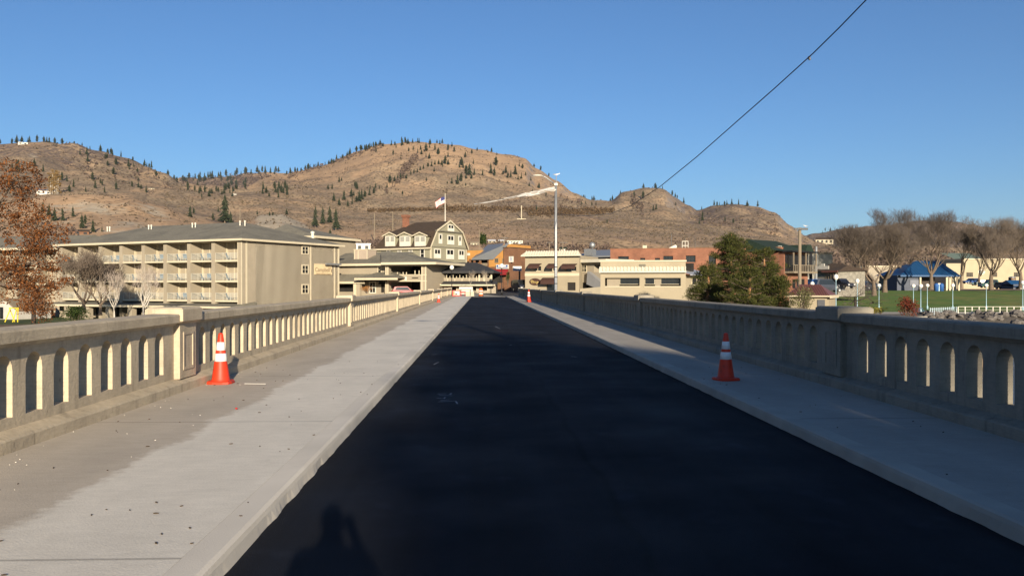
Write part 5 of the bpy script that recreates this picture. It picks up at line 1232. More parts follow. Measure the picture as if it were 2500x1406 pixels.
# boulders
M_rock = mat("grey_boulder", (.14, .125, .112), .95, .45, 1.2, .6, 6, second=(.075, .068, .06), s2=.6)
def rock_mesh(seed):
    rr = random.Random(seed); mb = MB(); mb.ball((0, 0, 0), 1, 8)
    for i, v in enumerate(mb.V):
        k = .62 + .75 * abs(noise.noise(v * 1.3 + Vector((seed * 7.3, 0, 0)))) + .15 * noise.noise(v * 4 + Vector((0, seed, 0))); mb.V[i] = Vector((v.x * k * 1.25, v.y * k, v.z * k * .8))
    return mb
protos = [rock_mesh(k).build("boulder", M_rock) for k in range(5)]; used = set()
rk = random.Random(3)
for i in range(285):
    x = rk.uniform(62, 81); y = rk.uniform(109, 127.2)
    if x < 66 and y > 122: continue
    k = i % 5; o = protos[k] if k not in used else protos[k].copy()
    if k in used: C.objects.link(o)
    used.add(k)
    s = rk.uniform(.4, .85); o.location = (x, y, H(x, y) + s * .25); o.rotation_euler = (rk.uniform(-.5, .5), rk.uniform(-.5, .5), rk.uniform(0, 6.28)); o.scale = (s, s, s * rk.uniform(.7, 1))
    tag(o, "grey boulder of the riprap bank below the promenade railing", "boulder", "boulders of the riprap bank")
# red roofed hut
A, B = at(1925, 697, 92), at(2022, 697, 90); KF = Fr(A.xy, B.xy)
hut = thing("park_hut", "small cream hut with oxide red ribbed metal roof behind the right rail", "hut", (B.x, B.y, -2.7))
q = lambda px, py, v=0: KF.uv(px, py, v)
ze = q(2000, 722)[1]; Lh = KF.L
mb = MB(KF); mb.box(0, .4, -4, Lh, 6.4, ze); mb.build("wall", M_warm, hut)
u1 = q(2050, 700, 3.4)[0]; zk = q(1985, 695, 3.4)[1]; ur = q(1980, 695, 3.4)[0]
mb = MB(KF); c = [(-.3, 0, ze), (Lh + .15, 0, ze), (Lh + .15, 6.8, ze), (-.3, 6.8, ze)]; rr_ = [(ur - 1.2, 3.4, zk), (ur + 1.0, 3.4, zk)]
mb.face([c[0], c[1], rr_[1], rr_[0]]); mb.face([c[1], c[2], rr_[1]]); mb.face([c[2], c[3], rr_[0], rr_[1]]); mb.face([c[3], c[0], rr_[0]]); mb.face(c[::-1])
for k in range(26):
    f = (k + .5) / 26; u = lerp(-.3, Lh + .15, f)
    if u < rr_[0][0]: t = (u + .3) / (rr_[0][0] + .3)
    elif u > rr_[1][0]: t = (Lh + .15 - u) / (Lh + .15 - rr_[1][0])
    else: t = 1
    mb.tube([(u, -.01, ze + .03), (u, 3.4 * t, lerp(ze, zk, t) + .03)], .045, 4)
mb.build("roof", M_redmetal, hut)
mb = MB(KF); mb.box(Lh + .16, 0, ze - .28, Lh + .32, 6.9, ze + .05); mb.box(-.3, -.14, ze - .12, Lh + .3, -.01, ze + .02); mb.build("fascia", M_cream, hut)
u0, z1 = q(1996, 731.5, .4); u1, z0 = q(2014, 752, .4); mb = MB(KF); mb.box(u0, .32, z0, u1, .397, z1); mb.build("door", mat("slate_door", (.08, .085, .095), .6, .05, 1), hut)
# blue picnic shelter
Y0 = 204; c0 = G(2172, Y0); c1 = G(2345, Y0)
zg = c0.z; ze = at(2260, 672, Y0).z; zk = at(2260, 637, Y0 + 7).z
sh = thing("picnic_shelter", "open picnic shelter with a broad blue metal hip roof on pale posts", "shelter", (c0.x, Y0, zg))
xa, xb = at(2198, 672, Y0).x, at(2344, 672, Y0).x; xm0, xm1 = at(2236, 640, Y0 + 7).x, at(2292, 640, Y0 + 7).x
mb = MB(); mb.mesh([(xa, Y0, ze), (xb, Y0, ze), (xb, Y0 + 14, ze), (xa, Y0 + 14, ze), (xm0, Y0 + 7, zk), (xm1, Y0 + 7, zk)], [(0, 1, 5, 4), (1, 2, 5), (2, 3, 4, 5), (3, 0, 4), (3, 2, 1, 0)])
for k in range(22):
    x = lerp(xa, xb, (k + .5) / 22); t = min(1, (x - xa) / (xm0 - xa), (xb - x) / (xb - xm1)); mb.tube([(x, Y0 - .02, ze + .05), (x, Y0 + 7 * t, lerp(ze, zk, t) + .05)], .05, 4)
mb.box(xa - .02, Y0 - .12, ze - .35, xb + .02, Y0 - .01, ze + .02)
mb.build("roof", M_bluemetal, sh)
for px in (2247, 2311, 2319, 2327, 2333, 2341):
    x = at(px, 700, Y0 + .6).x; mb = MB(); mb.box(x - .2, Y0 + .5, zg - .3, x + .2, Y0 + .9, ze - .01); mb.build("post", M_cream, sh)
A, B = at(2190, 697, Y0 + 1), at(2282, 697, Y0 + 1)
mb = MB(); mb.box(at(2190, 690, Y0 + 1).x, Y0 + 1, zg - .3, at(2246, 690, Y0 + 1).x, Y0 + 7, ze - .02); mb.build("side_room", mat("slate_blue_wall", (.075, .085, .11), .8, .08, 1), sh)
mb = MB(); mb.box(at(2251, 690, Y0 + 4).x, Y0 + 4, zg - .3, at(2282, 690, Y0 + 4).x, Y0 + 7, ze - .02); mb.build("back_room", mat("dark_timber_wall", (.06, .05, .042), .9, .1, 1), sh)
x0, x1 = at(2222, 690, Y0 + .9).x, at(2246, 690, Y0 + .9).x; mb = MB(); mb.box(x0, Y0 + .9, zg + 1.3, x1, Y0 + .99, zg + 2.6); mb.build("notice_panel", mat("grey_panel", (.15, .16, .19), .7, .1, 1), sh)
# grey annex roof left of the shelter
xl, xr = at(2188, 690, Y0 + 3).x, xa + 1
mb = MB(); zt = at(2236, 660, Y0 + 3).z
mb.mesh([(xl, Y0 + 3, zg), (xr + 5, Y0 + 3, zg), (xr + 5, Y0 + 12, zg), (xl, Y0 + 12, zg), (xl, Y0 + 3, ze - .2), (xr + 5, Y0 + 3, zt), (xr + 5, Y0 + 12, zt), (xl, Y0 + 12, ze - .2)], [(0, 1, 5, 4), (4, 5, 6, 7), (0, 4, 7, 3), (1, 2, 6, 5)]); mb.build("grey_lean_to", M_roofg, sh)
# blue bins
def make_bin():
    r = thing("litter_bin", "blue litter bin beside the post, the left one of the pair", "bin", (0, 0, 0), "blue litter bins by the shelter")
    mb = MB(); mb.lathe((0, 0, 0), [(.36, 0), (.40, .9), (.42, .95)], 14); mb.build("body", M_bluesign, r, True)
    mb = MB(); mb.lathe((0, 0, 0), [(.43, .951), (.42, 1.05), (.3, 1.3), (.1, 1.4)], 14); mb.build("lid", M_bluesign, r, True); return r
bn = make_bin(); bn.location = G(2286, 199); bn.scale = (1.35, 1.35, 1.35); index_kids(bn); dup(bn, G(2298.5, 199), 1, 1.35, "blue litter bin beside the post, the right one of the pair")
g = G(2292, 199); r = thing("tap_post", "pale blue post standing between the two blue bins", "post", g); mb = MB(); mb.box(g.x - .15, g.y - .15, g.z, g.x + .15, g.y + .15, g.z + 1.7); mb.build("post", M_lblue, r); mb = MB(); mb.box(g.x - .3, g.y - .2, g.z + 1.701, g.x + .3, g.y + .2, g.z + 1.9); mb.build("cap", M_white, r)
# blue picnic table near the fence
g = G(2238, 131); g.z = at(2238, 765, 131).z
r = thing("picnic_table", "small blue picnic table on the paving behind the rusty bush", "table", g)
mb = MB(); mb.box(g.x - .8, g.y - .4, g.z + .72, g.x + .8, g.y + .4, g.z + .8); mb.build("tabletop", M_bluesign, r)
for sgn in (-1, 1):
    mb = MB(); mb.box(g.x - .8, g.y + sgn * .75 - .14, g.z + .42, g.x + .8, g.y + sgn * .75 + .14, g.z + .47); mb.build("bench", M_bluesign, r)
    mb = MB(); mb.tube([(g.x + sgn * .55, g.y - .8, g.z), (g.x + sgn * .55, g.y - .2, g.z + .72)], .04); mb.tube([(g.x + sgn * .55, g.y + .8, g.z), (g.x + sgn * .55, g.y + .2, g.z + .72)], .04); mb.build("leg", M_galv, r)
# long cream building behind the park
A, B = at(2310, 697, 262), at(2640, 697, 262); LB = Fr(A.xy, B.xy)
lb = thing("long_cream_building", "long cream windowed building behind the car park and bare trees", "building", (A.x, A.y, .5))
q = lambda px, py, v=0: LB.uv(px, py, v); zt = q(2420, 634)[1]
mb = MB(LB); mb.box(0, 0, 0, LB.L, 15, q(2340, 643)[1]); mb.box(q(2352, 640)[0], -.15, 0, LB.L + .1, 15.1, zt); mb.build("wall", mat("cream_render", (.36, .31, .21), .9, .07, .4), lb)
mb = MB(LB); mb.box(q(2352, 640)[0] - .2, -.4, zt + .001, LB.L + .2, 15.4, zt + .35); mb.build("parapet", M_cream, lb)
for x0, x1 in ((2359, 2375.5), (2424, 2434.5), (2475, 2492), (2520, 2536)): pwin(lb, LB, x0, 665, x1, 676, v=-.15, nu=4, nz=3, bw=.12, frame=M_wood, proud=.05)
u, z = q(2396, 664, -.15); mb = MB(LB); mb.ext([(u + 1.1 * math.cos(k * math.pi / 8), z + .9 * math.sin(k * math.pi / 8)) for k in range(16)], -.22, -.155); mb.box(u - .8, -.26, z - .5, u + .8, -.221, z - .25, 1); mb.box(u - .5, -.26, z + .05, u + .5, -.221, z + .3, 1); mb.build("round_emblem", [M_white, mat("teal_paint", (.05, .2, .22), .6, .05)], lb)
mb = MB(LB); a, b2 = q(2352, 626)[0], q(2425, 626)[0]; mb.mesh([(a, 5, zt + .36), (b2, 5, zt + .36), (b2, 14, zt + 2.6), (a, 14, zt + 2.6)], [(0, 1, 2, 3)]); mb.build("green_roof", mat("verdigris_roof", (.12, .16, .13), .8, .1, 1), lb)
# cars
def make_car(name, lab, body, loc, rz, kind="car", L_=4.6, Hh=1.5, group=None):
    r = thing(name, lab, kind, (0, 0, 0), group)
    w2 = .9; h1 = Hh * .55
    van = kind == "van"
    pr = [(-L_ / 2, .35), (-L_ / 2, h1), (-L_ / 2 + .1, h1 + .05)] + ([(-L_ / 2 + .15, Hh), (L_ * .22, Hh), (L_ * .36, h1 + .1)] if van else [(-L_ * .42, Hh * .96), (-L_ * .3, Hh), (L_ * .05, Hh), (L_ * .2, h1 + .1)]) + [(L_ / 2 - .1, h1 - .08), (L_ / 2, .55), (L_ / 2, .35)]
    mb = MB(); mb.exv([(0, 0)] * 0 + [(x, z) for x, z in pr], -w2, w2)
    mb.V = [Vector((v.y, v.x * (1 - .13 * max(0, v.z - h1)), v.z)) for v in mb.V]
    mb.build("body", body, r)
    gl = MB(); a = -L_ * .40; b2 = L_ * .16 if not van else L_ * .3
    for sg in (-1, 1): gl.mesh([(a, sg * .895, h1 + .08), (b2, sg * .895, h1 + .08), (b2 - .45, sg * .845, Hh - .1), (a + .2, sg * .845, Hh - .1)], [(0, 1, 2, 3)])
    gl.mesh([(L_ * .2 + .02 if not van else L_ * .36, -.75, h1 + .14), (L_ * .2 + .02 if not van else L_ * .36, .75, h1 + .14), (L_ * .06 if not van else L_ * .24, .7, Hh - .08), (L_ * .06 if not van else L_ * .24, -.7, Hh - .08)], [(0, 1, 2, 3)])
    gl.mesh([(-L_ / 2 - .01 if van else -L_ * .47, -.75, h1 + .12), (-L_ / 2 - .01 if van else -L_ * .47, .75, h1 + .12), (-L_ * .425, .7, Hh - .12), (-L_ * .425, -.7, Hh - .12)], [(0, 1, 2, 3)])
    gl.build("window_glass", M_glass, r)
    for x in (-L_ * .31, L_ * .31):
        for sg in (-1, 1):
            mb = MB(); n = 14
            p = [(x + .33 * math.cos(2 * math.pi * k / n), .33 + .33 * math.sin(2 * math.pi * k / n)) for k in range(n)]
            mb.ext(p, sg * .72, sg * .93); wl = mb.build("wheel", M_black, r)
            mb = MB(); mb.ext([(x + .2 * math.cos(2 * math.pi * k / n), .33 + .2 * math.sin(2 * math.pi * k / n)) for k in range(n)], sg * .931, sg * .945); mb.build("rim", M_galv, wl)
    for sg in (-1, 1):
        mb = MB(); mb.box(L_ / 2 + .001, sg * .62 - .16, .6, L_ / 2 + .03, sg * .62 + .16, .76); mb.build("headlight", M_refl, r)
        mb = MB(); mb.box(-L_ / 2 - .03, sg * .7 - .1, .62, -L_ / 2 - .001, sg * .7 + .1, .85); mb.build("tail_light", M_redp, r)
    r.location = loc; r.rotation_euler = (0, 0, rz); return r
M_cdark = mat("dark_car_paint", (.02, .022, .03), .25, .05, 1, spec=.6, coat=.5); M_cwhite = mat("white_car_paint", (.6, .6, .58), .3, .04, 1, coat=.4); M_cblue = mat("blue_car_paint", (.03, .07, .2), .3, .05, 1, coat=.4); M_cgreen = mat("green_car_paint", (.02, .07, .06), .3, .05, 1, coat=.4); M_cred = mat("red_car_paint", (.3, .02, .02), .3, .05, 1, coat=.4)
g = G(2055, 150); make_car("parked_car", "dark car with a bright headlight parked left of the bare trees", M_cdark, (g.x, g.y, at(2055, 704, 150).z), R(-70), "car", 4.8, 1.75)
g = G(2079, 172); make_car("parked_van", "white van parked behind the dark car by the bare trees", M_cwhite, (g.x, g.y, at(2079, 691, 172).z), R(-75), "van", 5.0, 2.1)
for px, y, py, m_, lab, rz, kd, hh in ((2129, 206, 705, M_cdark, "dark blue car seen between the two bare tree trunks", 10, "car", 1.9), (2371, 226, 692, M_cblue, "blue car parked before the cream building under its gridded window", 185, "car", 1.5), (2392, 224, 696, M_cgreen, "teal car parked right of the blue car", 170, "car", 1.4), (2414, 218, 702, M_cgreen, "dark green pickup like car just left of the big trunk", 180, "car", 2.2), (2452, 212, 705, M_cdark, "black car with shining headlight right of the big trunk", -60, "car", 1.8)):
    g = G(px, y); make_car("parked_car", lab, m_, (g.x, g.y, at(px, py, y).z - .1), R(rz), kd, 4.6, hh)
g = G(2022, 150); make_car("parked_car", "black low car standing behind the red metal roof", M_cdark, (g.x, g.y, at(2022, 713, 150).z), R(5), "car", 5.4, 2.3)
g = at(990, 710, 139); make_car("parked_car", "red car half hidden behind the left rail under the dining pavilion", M_cred, (g.x, g.y, at(990, 722, 139).z), R(12), "car", 4.4, 1.5)
g = G(1999, 158); make_car("parked_car", "blue car in front of the stone tavern", M_cblue, (g.x, g.y, at(1999, 706, 158).z), R(10), "car", 4.4, 1.9)
g = at(1272, 712, 143); make_car("parked_car", "dark blue van at the corner of the beige two storey building", M_cdark, (g.x, g.y, at(1272, 712, 143).z), R(-75), "van", 4.6, 2.0)
# portable toilet like brown booth and blue-roofed hut at far right
g = G(2471, 210); mb = MB(); z0 = at(2471, 704, 210).z
r = thing("brown_booth", "brown domed booth standing right of the black car", "booth", (g.x, g.y, z0)); zt = at(2471, 675, 210).z
mb.box(g.x - .6, g.y - .6, z0, g.x + .6, g.y + .6, zt - .35); mb.build("wall", M_brickbrown, r)
mb = MB(); mb.lathe((g.x, g.y, zt - .349), [(.85, 0), (.8, .15), (.5, .3), (.1, .36)], 12); mb.build("dome", M_galv, r); mb = MB(); mb.box(g.x - .4, g.y - .64, z0 + .05, g.x + .4, g.y - .601, zt - .6); mb.build("door", M_wood, r)
x0, x1 = at(2474, 690, 203).x, at(2560, 690, 203).x; z0, z1, z2 = at(2490, 706, 203).z, at(2490, 694, 203).z, at(2490, 684, 203).z
r = thing("blue_roof_kiosk", "low kiosk with blue roof at the right edge of the car park", "kiosk", (x0, 203, z0))
mb = MB(); mb.box(x0, 203, z0, x1, 208, z1); mb.build("wall", mat("slate_blue_wall", (.075, .085, .11)), r); mb = MB(); mb.mesh([(x0, 202.5, z1 - .6), (x1, 202.5, z1 - .6), (x1, 206, z2), (x0, 206, z2), (x0, 209, z1)], [(0, 1, 2, 3), (0, 3, 4)]); mb.build("roof", M_bluemetal, r)
mb = MB(); xs = at(2488, 695, 202).x; mb.box(xs, 201.6, z0 + .1, x1, 202.3, z1 - .35); tag(mb.build("white_tank", M_white), "white rounded tank lying before the blue roofed kiosk", "tank")
# stone tavern and grey masonry building behind
A, B = at(1972, 697, 190), at(2046, 697, 190); VF = Fr(A.xy, B.xy); q = lambda px, py, v=0: VF.uv(px, py, v)
r = thing("stone_building", "tall grey stone walled building behind the utility poles", "building", (A.x, A.y, .4))
mb = MB(VF); mb.box(0, 0, 0, q(2032, 640)[0], 12, q(2000, 620)[1]); mb.build("wall", mat("grey_masonry", (.26, .25, .22), .95, .2, 1.5, .4, 6), r); mb = MB(VF); mb.box(-.2, -.2, q(2000, 620)[1] + .001, q(2032, 640)[0] + .2, 12.2, q(2000, 616)[1]); mb.build("roof", M_wood, r)
A, B = at(1994, 697, 165), at(2046, 697, 160); VF2 = Fr(A.xy, B.xy); q = lambda px, py, v=0: VF2.uv(px, py, v)
r = thing("stone_tavern", "low stone tavern with red eave, dark windows and stepped white board", "building", (A.x, A.y, .2))
mb = MB(VF2); mb.box(0, 0, -.5, VF2.L, 7, q(2020, 661)[1]); mb.build("wall", mat("pale_rubble", (.20, .185, .155), .95, .35, 2, .5, 5), r)
mb = MB(VF2); z = q(2020, 661)[1]; mb.mesh([(-.2, -.6, z), (VF2.L + .5, -.6, z - .2), (VF2.L - 1, 3.5, z + 1.1), (.6, 3.5, z + 1.6), (-.2, 7.5, z), (VF2.L + .5, 7.5, z)], [(0, 1, 2, 3), (1, 5, 2), (5, 4, 3, 2), (4, 0, 3)]); mb.build("roof", M_roofb, r)
mb = MB(VF2); mb.box(q(2012, 661)[0], -.75, z - .35, VF2.L + .55, -.605, z - .02); mb.build("red_fascia", M_redmetal, r)
u0, z1 = q(2017, 667); u1, z0 = q(2041, 685); window(r, VF2, u0, z0, u1, z1, 0, M_wood, M_glass, 4, 1, .08)
mb = MB(VF2); a, b2 = q(1995, 650, .5)[0], q(2024, 650, .5)[0]; zz = q(2010, 649.5, .5)[1]; mb.box(a, .4, z + .3, b2, .5, zz); mb.box(lerp(a, b2, .35), .39, zz + .001, lerp(a, b2, .65), .5, zz + .45); mb.build("stepped_board", M_white, r)
# brick building behind the bare trees
for x0, x1, yt, y, m_, lab in ((2052, 2110, 655, 235, M_brickbrown, "plain brown brick building behind the first bare park tree"), (2112, 2190, 652, 250, M_stone, "pale shop row glimpsed between the bare tree trunks"), (2196, 2330, 655, 285, M_beige, "beige house row behind the picnic shelter")):
    A, B = at(x0, 697, y), at(x1, 697, y); fr = Fr(A.xy, B.xy); r = thing("shop_building", lab, "building", (A.x, A.y, .5)); zt = fr.uv(x0, yt)[1]
    mb = MB(fr); mb.box(0, 0, 0, fr.L, 10, zt); mb.build("wall", m_, r); mb = MB(fr); mb.box(-.2, -.25, zt + .001, fr.L + .2, 10.2, zt + .4); mb.build("cornice", M_cream, r)
    n = max(2, int(fr.L / 3))
    for k in range(n): window(r, fr, (k + .25) * fr.L / n, .9, (k + .75) * fr.L / n, 3.0, 0, M_cream, M_glass, 2, 1, .1)
# swing frame at far left
g = at(36, 775, 118); r = thing("swing_frame", "yellow swing frame on the hotel lawn at the far left", "swing", (g.x, g.y, H(g.x, g.y))); M_yel = mat("yellow_paint", (.62, .47, .03), .5, .05, 2)
zb, zt = at(36, 786, 118).z, at(36, 752, 118).z
for p0, p1 in ((19, 23), (29, 28), (38, 38), (50, 49)):
    a, b2 = at(p0, 783, 118), at(p1, 753, 118 + (.8 if p0 in (29, 50) else 0)); mb = MB(); mb.tube([(a.x, 118 - (.7 if p0 != 29 else -.7), zb), (b2.x, 118.3, zt)], .07, 8); mb.build("leg", M_yel, r)
a, b2 = at(22, 753, 118.3), at(50, 753, 118.3); mb = MB(); mb.tube([(a.x, 118.3, zt), (b2.x, 118.3, zt)], .06, 8); mb.build("top_bar", M_yel, r)

# ------------------------------------------------------------------ poles, lamp, netting, cable, gulls
p = at(1357, 707, 66.6); zt = at(1357, 447, 66.6).z
def roadlamp(lab, loc, top):
    r = thing("road_lamp", lab, "street lamp", (0, 0, 0), "tall lamps on the bridge"); x, y, z = 0, 0, 0; h = top
    mb = MB(); mb.lathe((0, 0, 0), [(.17, 0), (.17, .05), (.125, .08), (.11, h * .5), (.095, h)], 12); mb.build("pole", M_galv, r, True)
    for z in (.8, 1.6, 2.1, 2.9):
        mb = MB(); mb.lathe((0, 0, 0), [(.125, z), (.132, z + .01), (.132, z + .05), (.125, z + .06)], 12); mb.build("band", M_black, r)
    mb = MB(); mb.tube([(0, 0, h - .15), (-.5, -.05, h + .22), (-.85, -.1, h + .45), (-1.1, -.12, h + .54), (-1.3, -.14, h + .56)], [.045, .036, .03, .028, .028], 8); mb.build("arm", M_galv, r, True)
    mb = MB(); mb.lathe((0, 0, 0), [(.001, -.36), (.09, -.32), (.15, -.1), (.15, .15), (.09, .34), (.001, .36)], 10); mb.V = [Vector((-1.45 + v.z, -.15 + v.x, h + .56 + v.y * .45)) for v in mb.V]; mb.build("lamp_head", M_white, r, True)
    mb = MB(); mb.box(-.13, -.13, h - .2, .13, .13, h - .02); mb.build("bracket", M_white, r)
    mb = MB(); mb.tube([(.03, 0, h - .03), (.03, 0, h + .5)], .035, 8); mb.build("top_pipe", M_galv, r)
    r.location = loc; return r
lampz = p.z - 1.0
rl = roadlamp("tall grey road lamp with white netting streaming from its top", (p.x, p.y, ZW), zt - ZW); index_kids(rl)
dup(rl, (5.75, -3.1, ZW), 0, 1, "tall grey road lamp behind the camera that throws a thin shadow on the road")
# netting
nt0 = at(1354, 457, 66.4); m = bpy.data.materials.new("torn_white_netting"); m.use_nodes = True; b = m.node_tree.nodes["Principled BSDF"]; b.inputs["Base Color"].default_value = (.50, .49, .47, 1); b.inputs["Roughness"].default_value = .8
tc = m.node_tree.nodes.new("ShaderNodeTexCoord"); nn = m.node_tree.nodes.new("ShaderNodeTexNoise"); nn.inputs["Scale"].default_value = 5; nn.inputs["Detail"].default_value = 6
mp = m.node_tree.nodes.new("ShaderNodeMapping"); mp.inputs["Scale"].default_value = (.25, 1, 3); m.node_tree.links.new(tc.outputs["Object"], mp.inputs[0]); m.node_tree.links.new(mp.outputs[0], nn.inputs["Vector"])
mr_ = m.node_tree.nodes.new("ShaderNodeMapRange"); mr_.inputs[1].default_value = .32; mr_.inputs[2].default_value = .52; mr_.inputs[3].default_value = .12; mr_.inputs[4].default_value = .8; m.node_tree.links.new(nn.outputs["Fac"], mr_.inputs[0]); m.node_tree.links.new(mr_.outputs[0], b.inputs["Alpha"])
r = tag(bpy.data.objects.new("netting_streamer", None), "torn white netting streaming far left from the tall road lamp", "netting"); C.objects.link(r); r.location = nt0
top = [(1354, 456), (1338, 459), (1310, 466), (1295, 468), (1285, 470), (1262, 477.5), (1230, 484), (1200, 490), (1170, 495.5), (1157, 498)]; bot = [(1355, 464), (1340, 466.5), (1318, 474), (1300, 478), (1283, 480), (1262, 482.5), (1230, 488), (1200, 493.5), (1170, 498), (1157, 499.5)]
mb = MB(); K = 4
for i in range(len(top) - 1):
    for k in range(K):
        def pt(ii, kk):
            f = kk / K; y = 66.3 - .22 * ii + .12 * math.sin(ii * 1.7 + 5 * f); return at(lerp(top[ii][0], bot[ii][0], f), lerp(top[ii][1], bot[ii][1], f), y)
        mb.face([pt(i, k), pt(i + 1, k), pt(i + 1, k + 1), pt(i, k + 1)])
mb.build("net_sheet", m, r, True)
mb = MB(); mb.tube([at(1357, 463, 66.5), at(1352, 466.5, 66.4), at(1345, 466.8, 66.3), at(1338, 466.3, 66.2)], [.05, .04, .03, .015], 6); mb.build("loose_strand", M_white, r)
# overhead cable
cab = [(2150, -38, 19.5), (2115, 0, 20.3), (2050, 67, 21.4), (1985, 131, 22.8), (1890, 217, 25.2), (1800, 296, 27.8), (1700, 384, 31.5), (1610, 457, 36), (1540, 502, 42), (1490, 522, 48), (1430, 528, 57), (1360, 523, 66.6)]
pts = [at(*c) for c in cab]
far = [pts[0] + (pts[0] - pts[1]) * k + Vector((0, 0, .12 * k * k)) for k in (14, 8, 4)]
r = thing("overhead_cable", "black overhead cable sagging from the upper right down to the tall lamp", "cable", tuple(pts[3]))
mb = MB(); mb.tube(far + pts, .016, 6); mb.build("wire", M_black, r, True)
mb = MB(); q0 = at(1977, 141, 23); mb.tube([q0 + Vector((-.02, 0, .03)), q0 + Vector((.0, 0, -.07))], .035, 6); mb.build("clamp", M_black, r)
# utility poles
def upole(lab, px, py0, py1, y, rad, arms, m_=None, name="utility_pole"):
    a, b2 = at(px, py0, y), at(px, py1, y); r = thing(name, lab, "utility pole", (a.x, a.y, min(b2.z, H(a.x, a.y))))
    mb = MB(); mb.tube([(a.x, a.y, r.location.z), (a.x, a.y, a.z)], [rad * 1.2, rad], 8); mb.build("pole", m_ or M_wood, r)
    for x0, x1, ya in arms:
        u0, u1 = at(x0, ya, y), at(x1, ya, y); mb = MB(); mb.box(u0.x, a.y - rad - .14, u0.z - rad * .9, u1.x, a.y - rad - .01, u0.z + rad * .4); mb.build("crossarm", M_black, r)
    return r
upole("tall wooden utility pole with a dark crossarm behind the red hut roof", 1952.5, 556, 705, 100, .19, [(1937, 1970, 558.5)], M_wood)
upole("dark wooden utility pole beside the grey stone building", 1979.5, 607, 695, 170, .3, [], M_black)
upole("slim grey steel pole in front of the stone tavern", 1993, 602, 695, 160, .2, [], M_galv)
for px, y0, y1, y, arms, lab in ((1231.5, 578, 602, 420, [(1224, 1240, 581)], "dark utility pole on the slope above the ochre shop roof"), (1341, 592, 612, 420, [(1334, 1350, 592)], "utility pole left of the tall lamp above the tiled parapet"), (1374, 590, 610, 420, [(1367, 1386, 592)], "utility pole right of the tall lamp above the tiled parapet"), (914, 521, 545, 900, [], "lone thin pole on the brown slope left of the brick chimney"), (959, 516, 536, 900, [], "lone thin pole on the brown slope nearer the brick chimney"), (586, 507, 524, 1000, [], "thin pole on the gravel bluff above the hotel roof"), (776, 562, 582, 500, [], "thin pole behind the right end of the hotel roof"), (1170, 560, 585, 420, [], "bare pole between sage hotel and hillside houses")):
    upole(lab, px, y0, y1, y, .0011 * y * .42, arms, M_wood)
hp = hit(1273, 535) ; a = at(1273, 535, hp.y); b2 = at(1273, 502, hp.y)
r = thing("white_mast", "white mast on a pale slab on the hillside left of the tall lamp", "mast", tuple(a)); mb = MB(); mb.tube([a + Vector((0, 0, -3)), b2], hp.y * .00055, 6); mb.build("mast", M_cream, r)
mb = MB(); w_ = hp.y * .0053; mb.box(a.x - w_, a.y - 3, a.z - 2, a.x + w_, a.y + 3, a.z + .6); mb.build("slab", M_cream, r)
# gulls
M_gull = mat("gull_plumage", (.72, .71, .70), .8, .05, 5); M_gullg = mat("gull_grey_wing", (.30, .31, .33), .8, .05, 5)
def gull(lab, p, rz, sc_=.78):
    r = thing("gull", lab, "bird", (0, 0, 0), "gulls perched on poles")
    mb = MB(); mb.lathe((0, 0, 0), [(.004, -.30), (.03, -.24), (.07, -.1), (.085, .02), (.07, .13), (.04, .19), (.045, .24), (.055, .28), (.05, .32), (.025, .345), (.012, .36), (.004, .40)], 10)
    mb.V = [Vector((v.z, v.x, .2 + v.y + (max(0, v.z - .1) * .45))) for v in mb.V]; b_ = mb.build("body", M_gull, r, True)
    for sg in (-1, 1):
        mb = MB(); mb.lathe((0, 0, 0), [(.004, -.36), (.02, -.25), (.05, -.05), (.045, .08), (.01, .12)], 8); mb.V = [Vector((v.z, sg * .06 + v.x * .4, .215 + v.y)) for v in mb.V]; mb.build("wing", M_gullg, r, True)
        mb = MB(); mb.tube([(.02, sg * .03, .14), (.02, sg * .03, 0)], .008, 5); mb.build("leg", M_drum, r)
    r.location = p; r.rotation_euler = (0, 0, rz); r.scale = (sc_,) * 3; return r
gull("white gull standing on top of the tall road lamp", (p.x + .03, p.y, zt + .5), 0)
q0 = at(1965, 557, 100); gull("white gull perched on the crossarm of the wooden utility pole", (q0.x, q0.y - .27, q0.z + .08), 3.0)

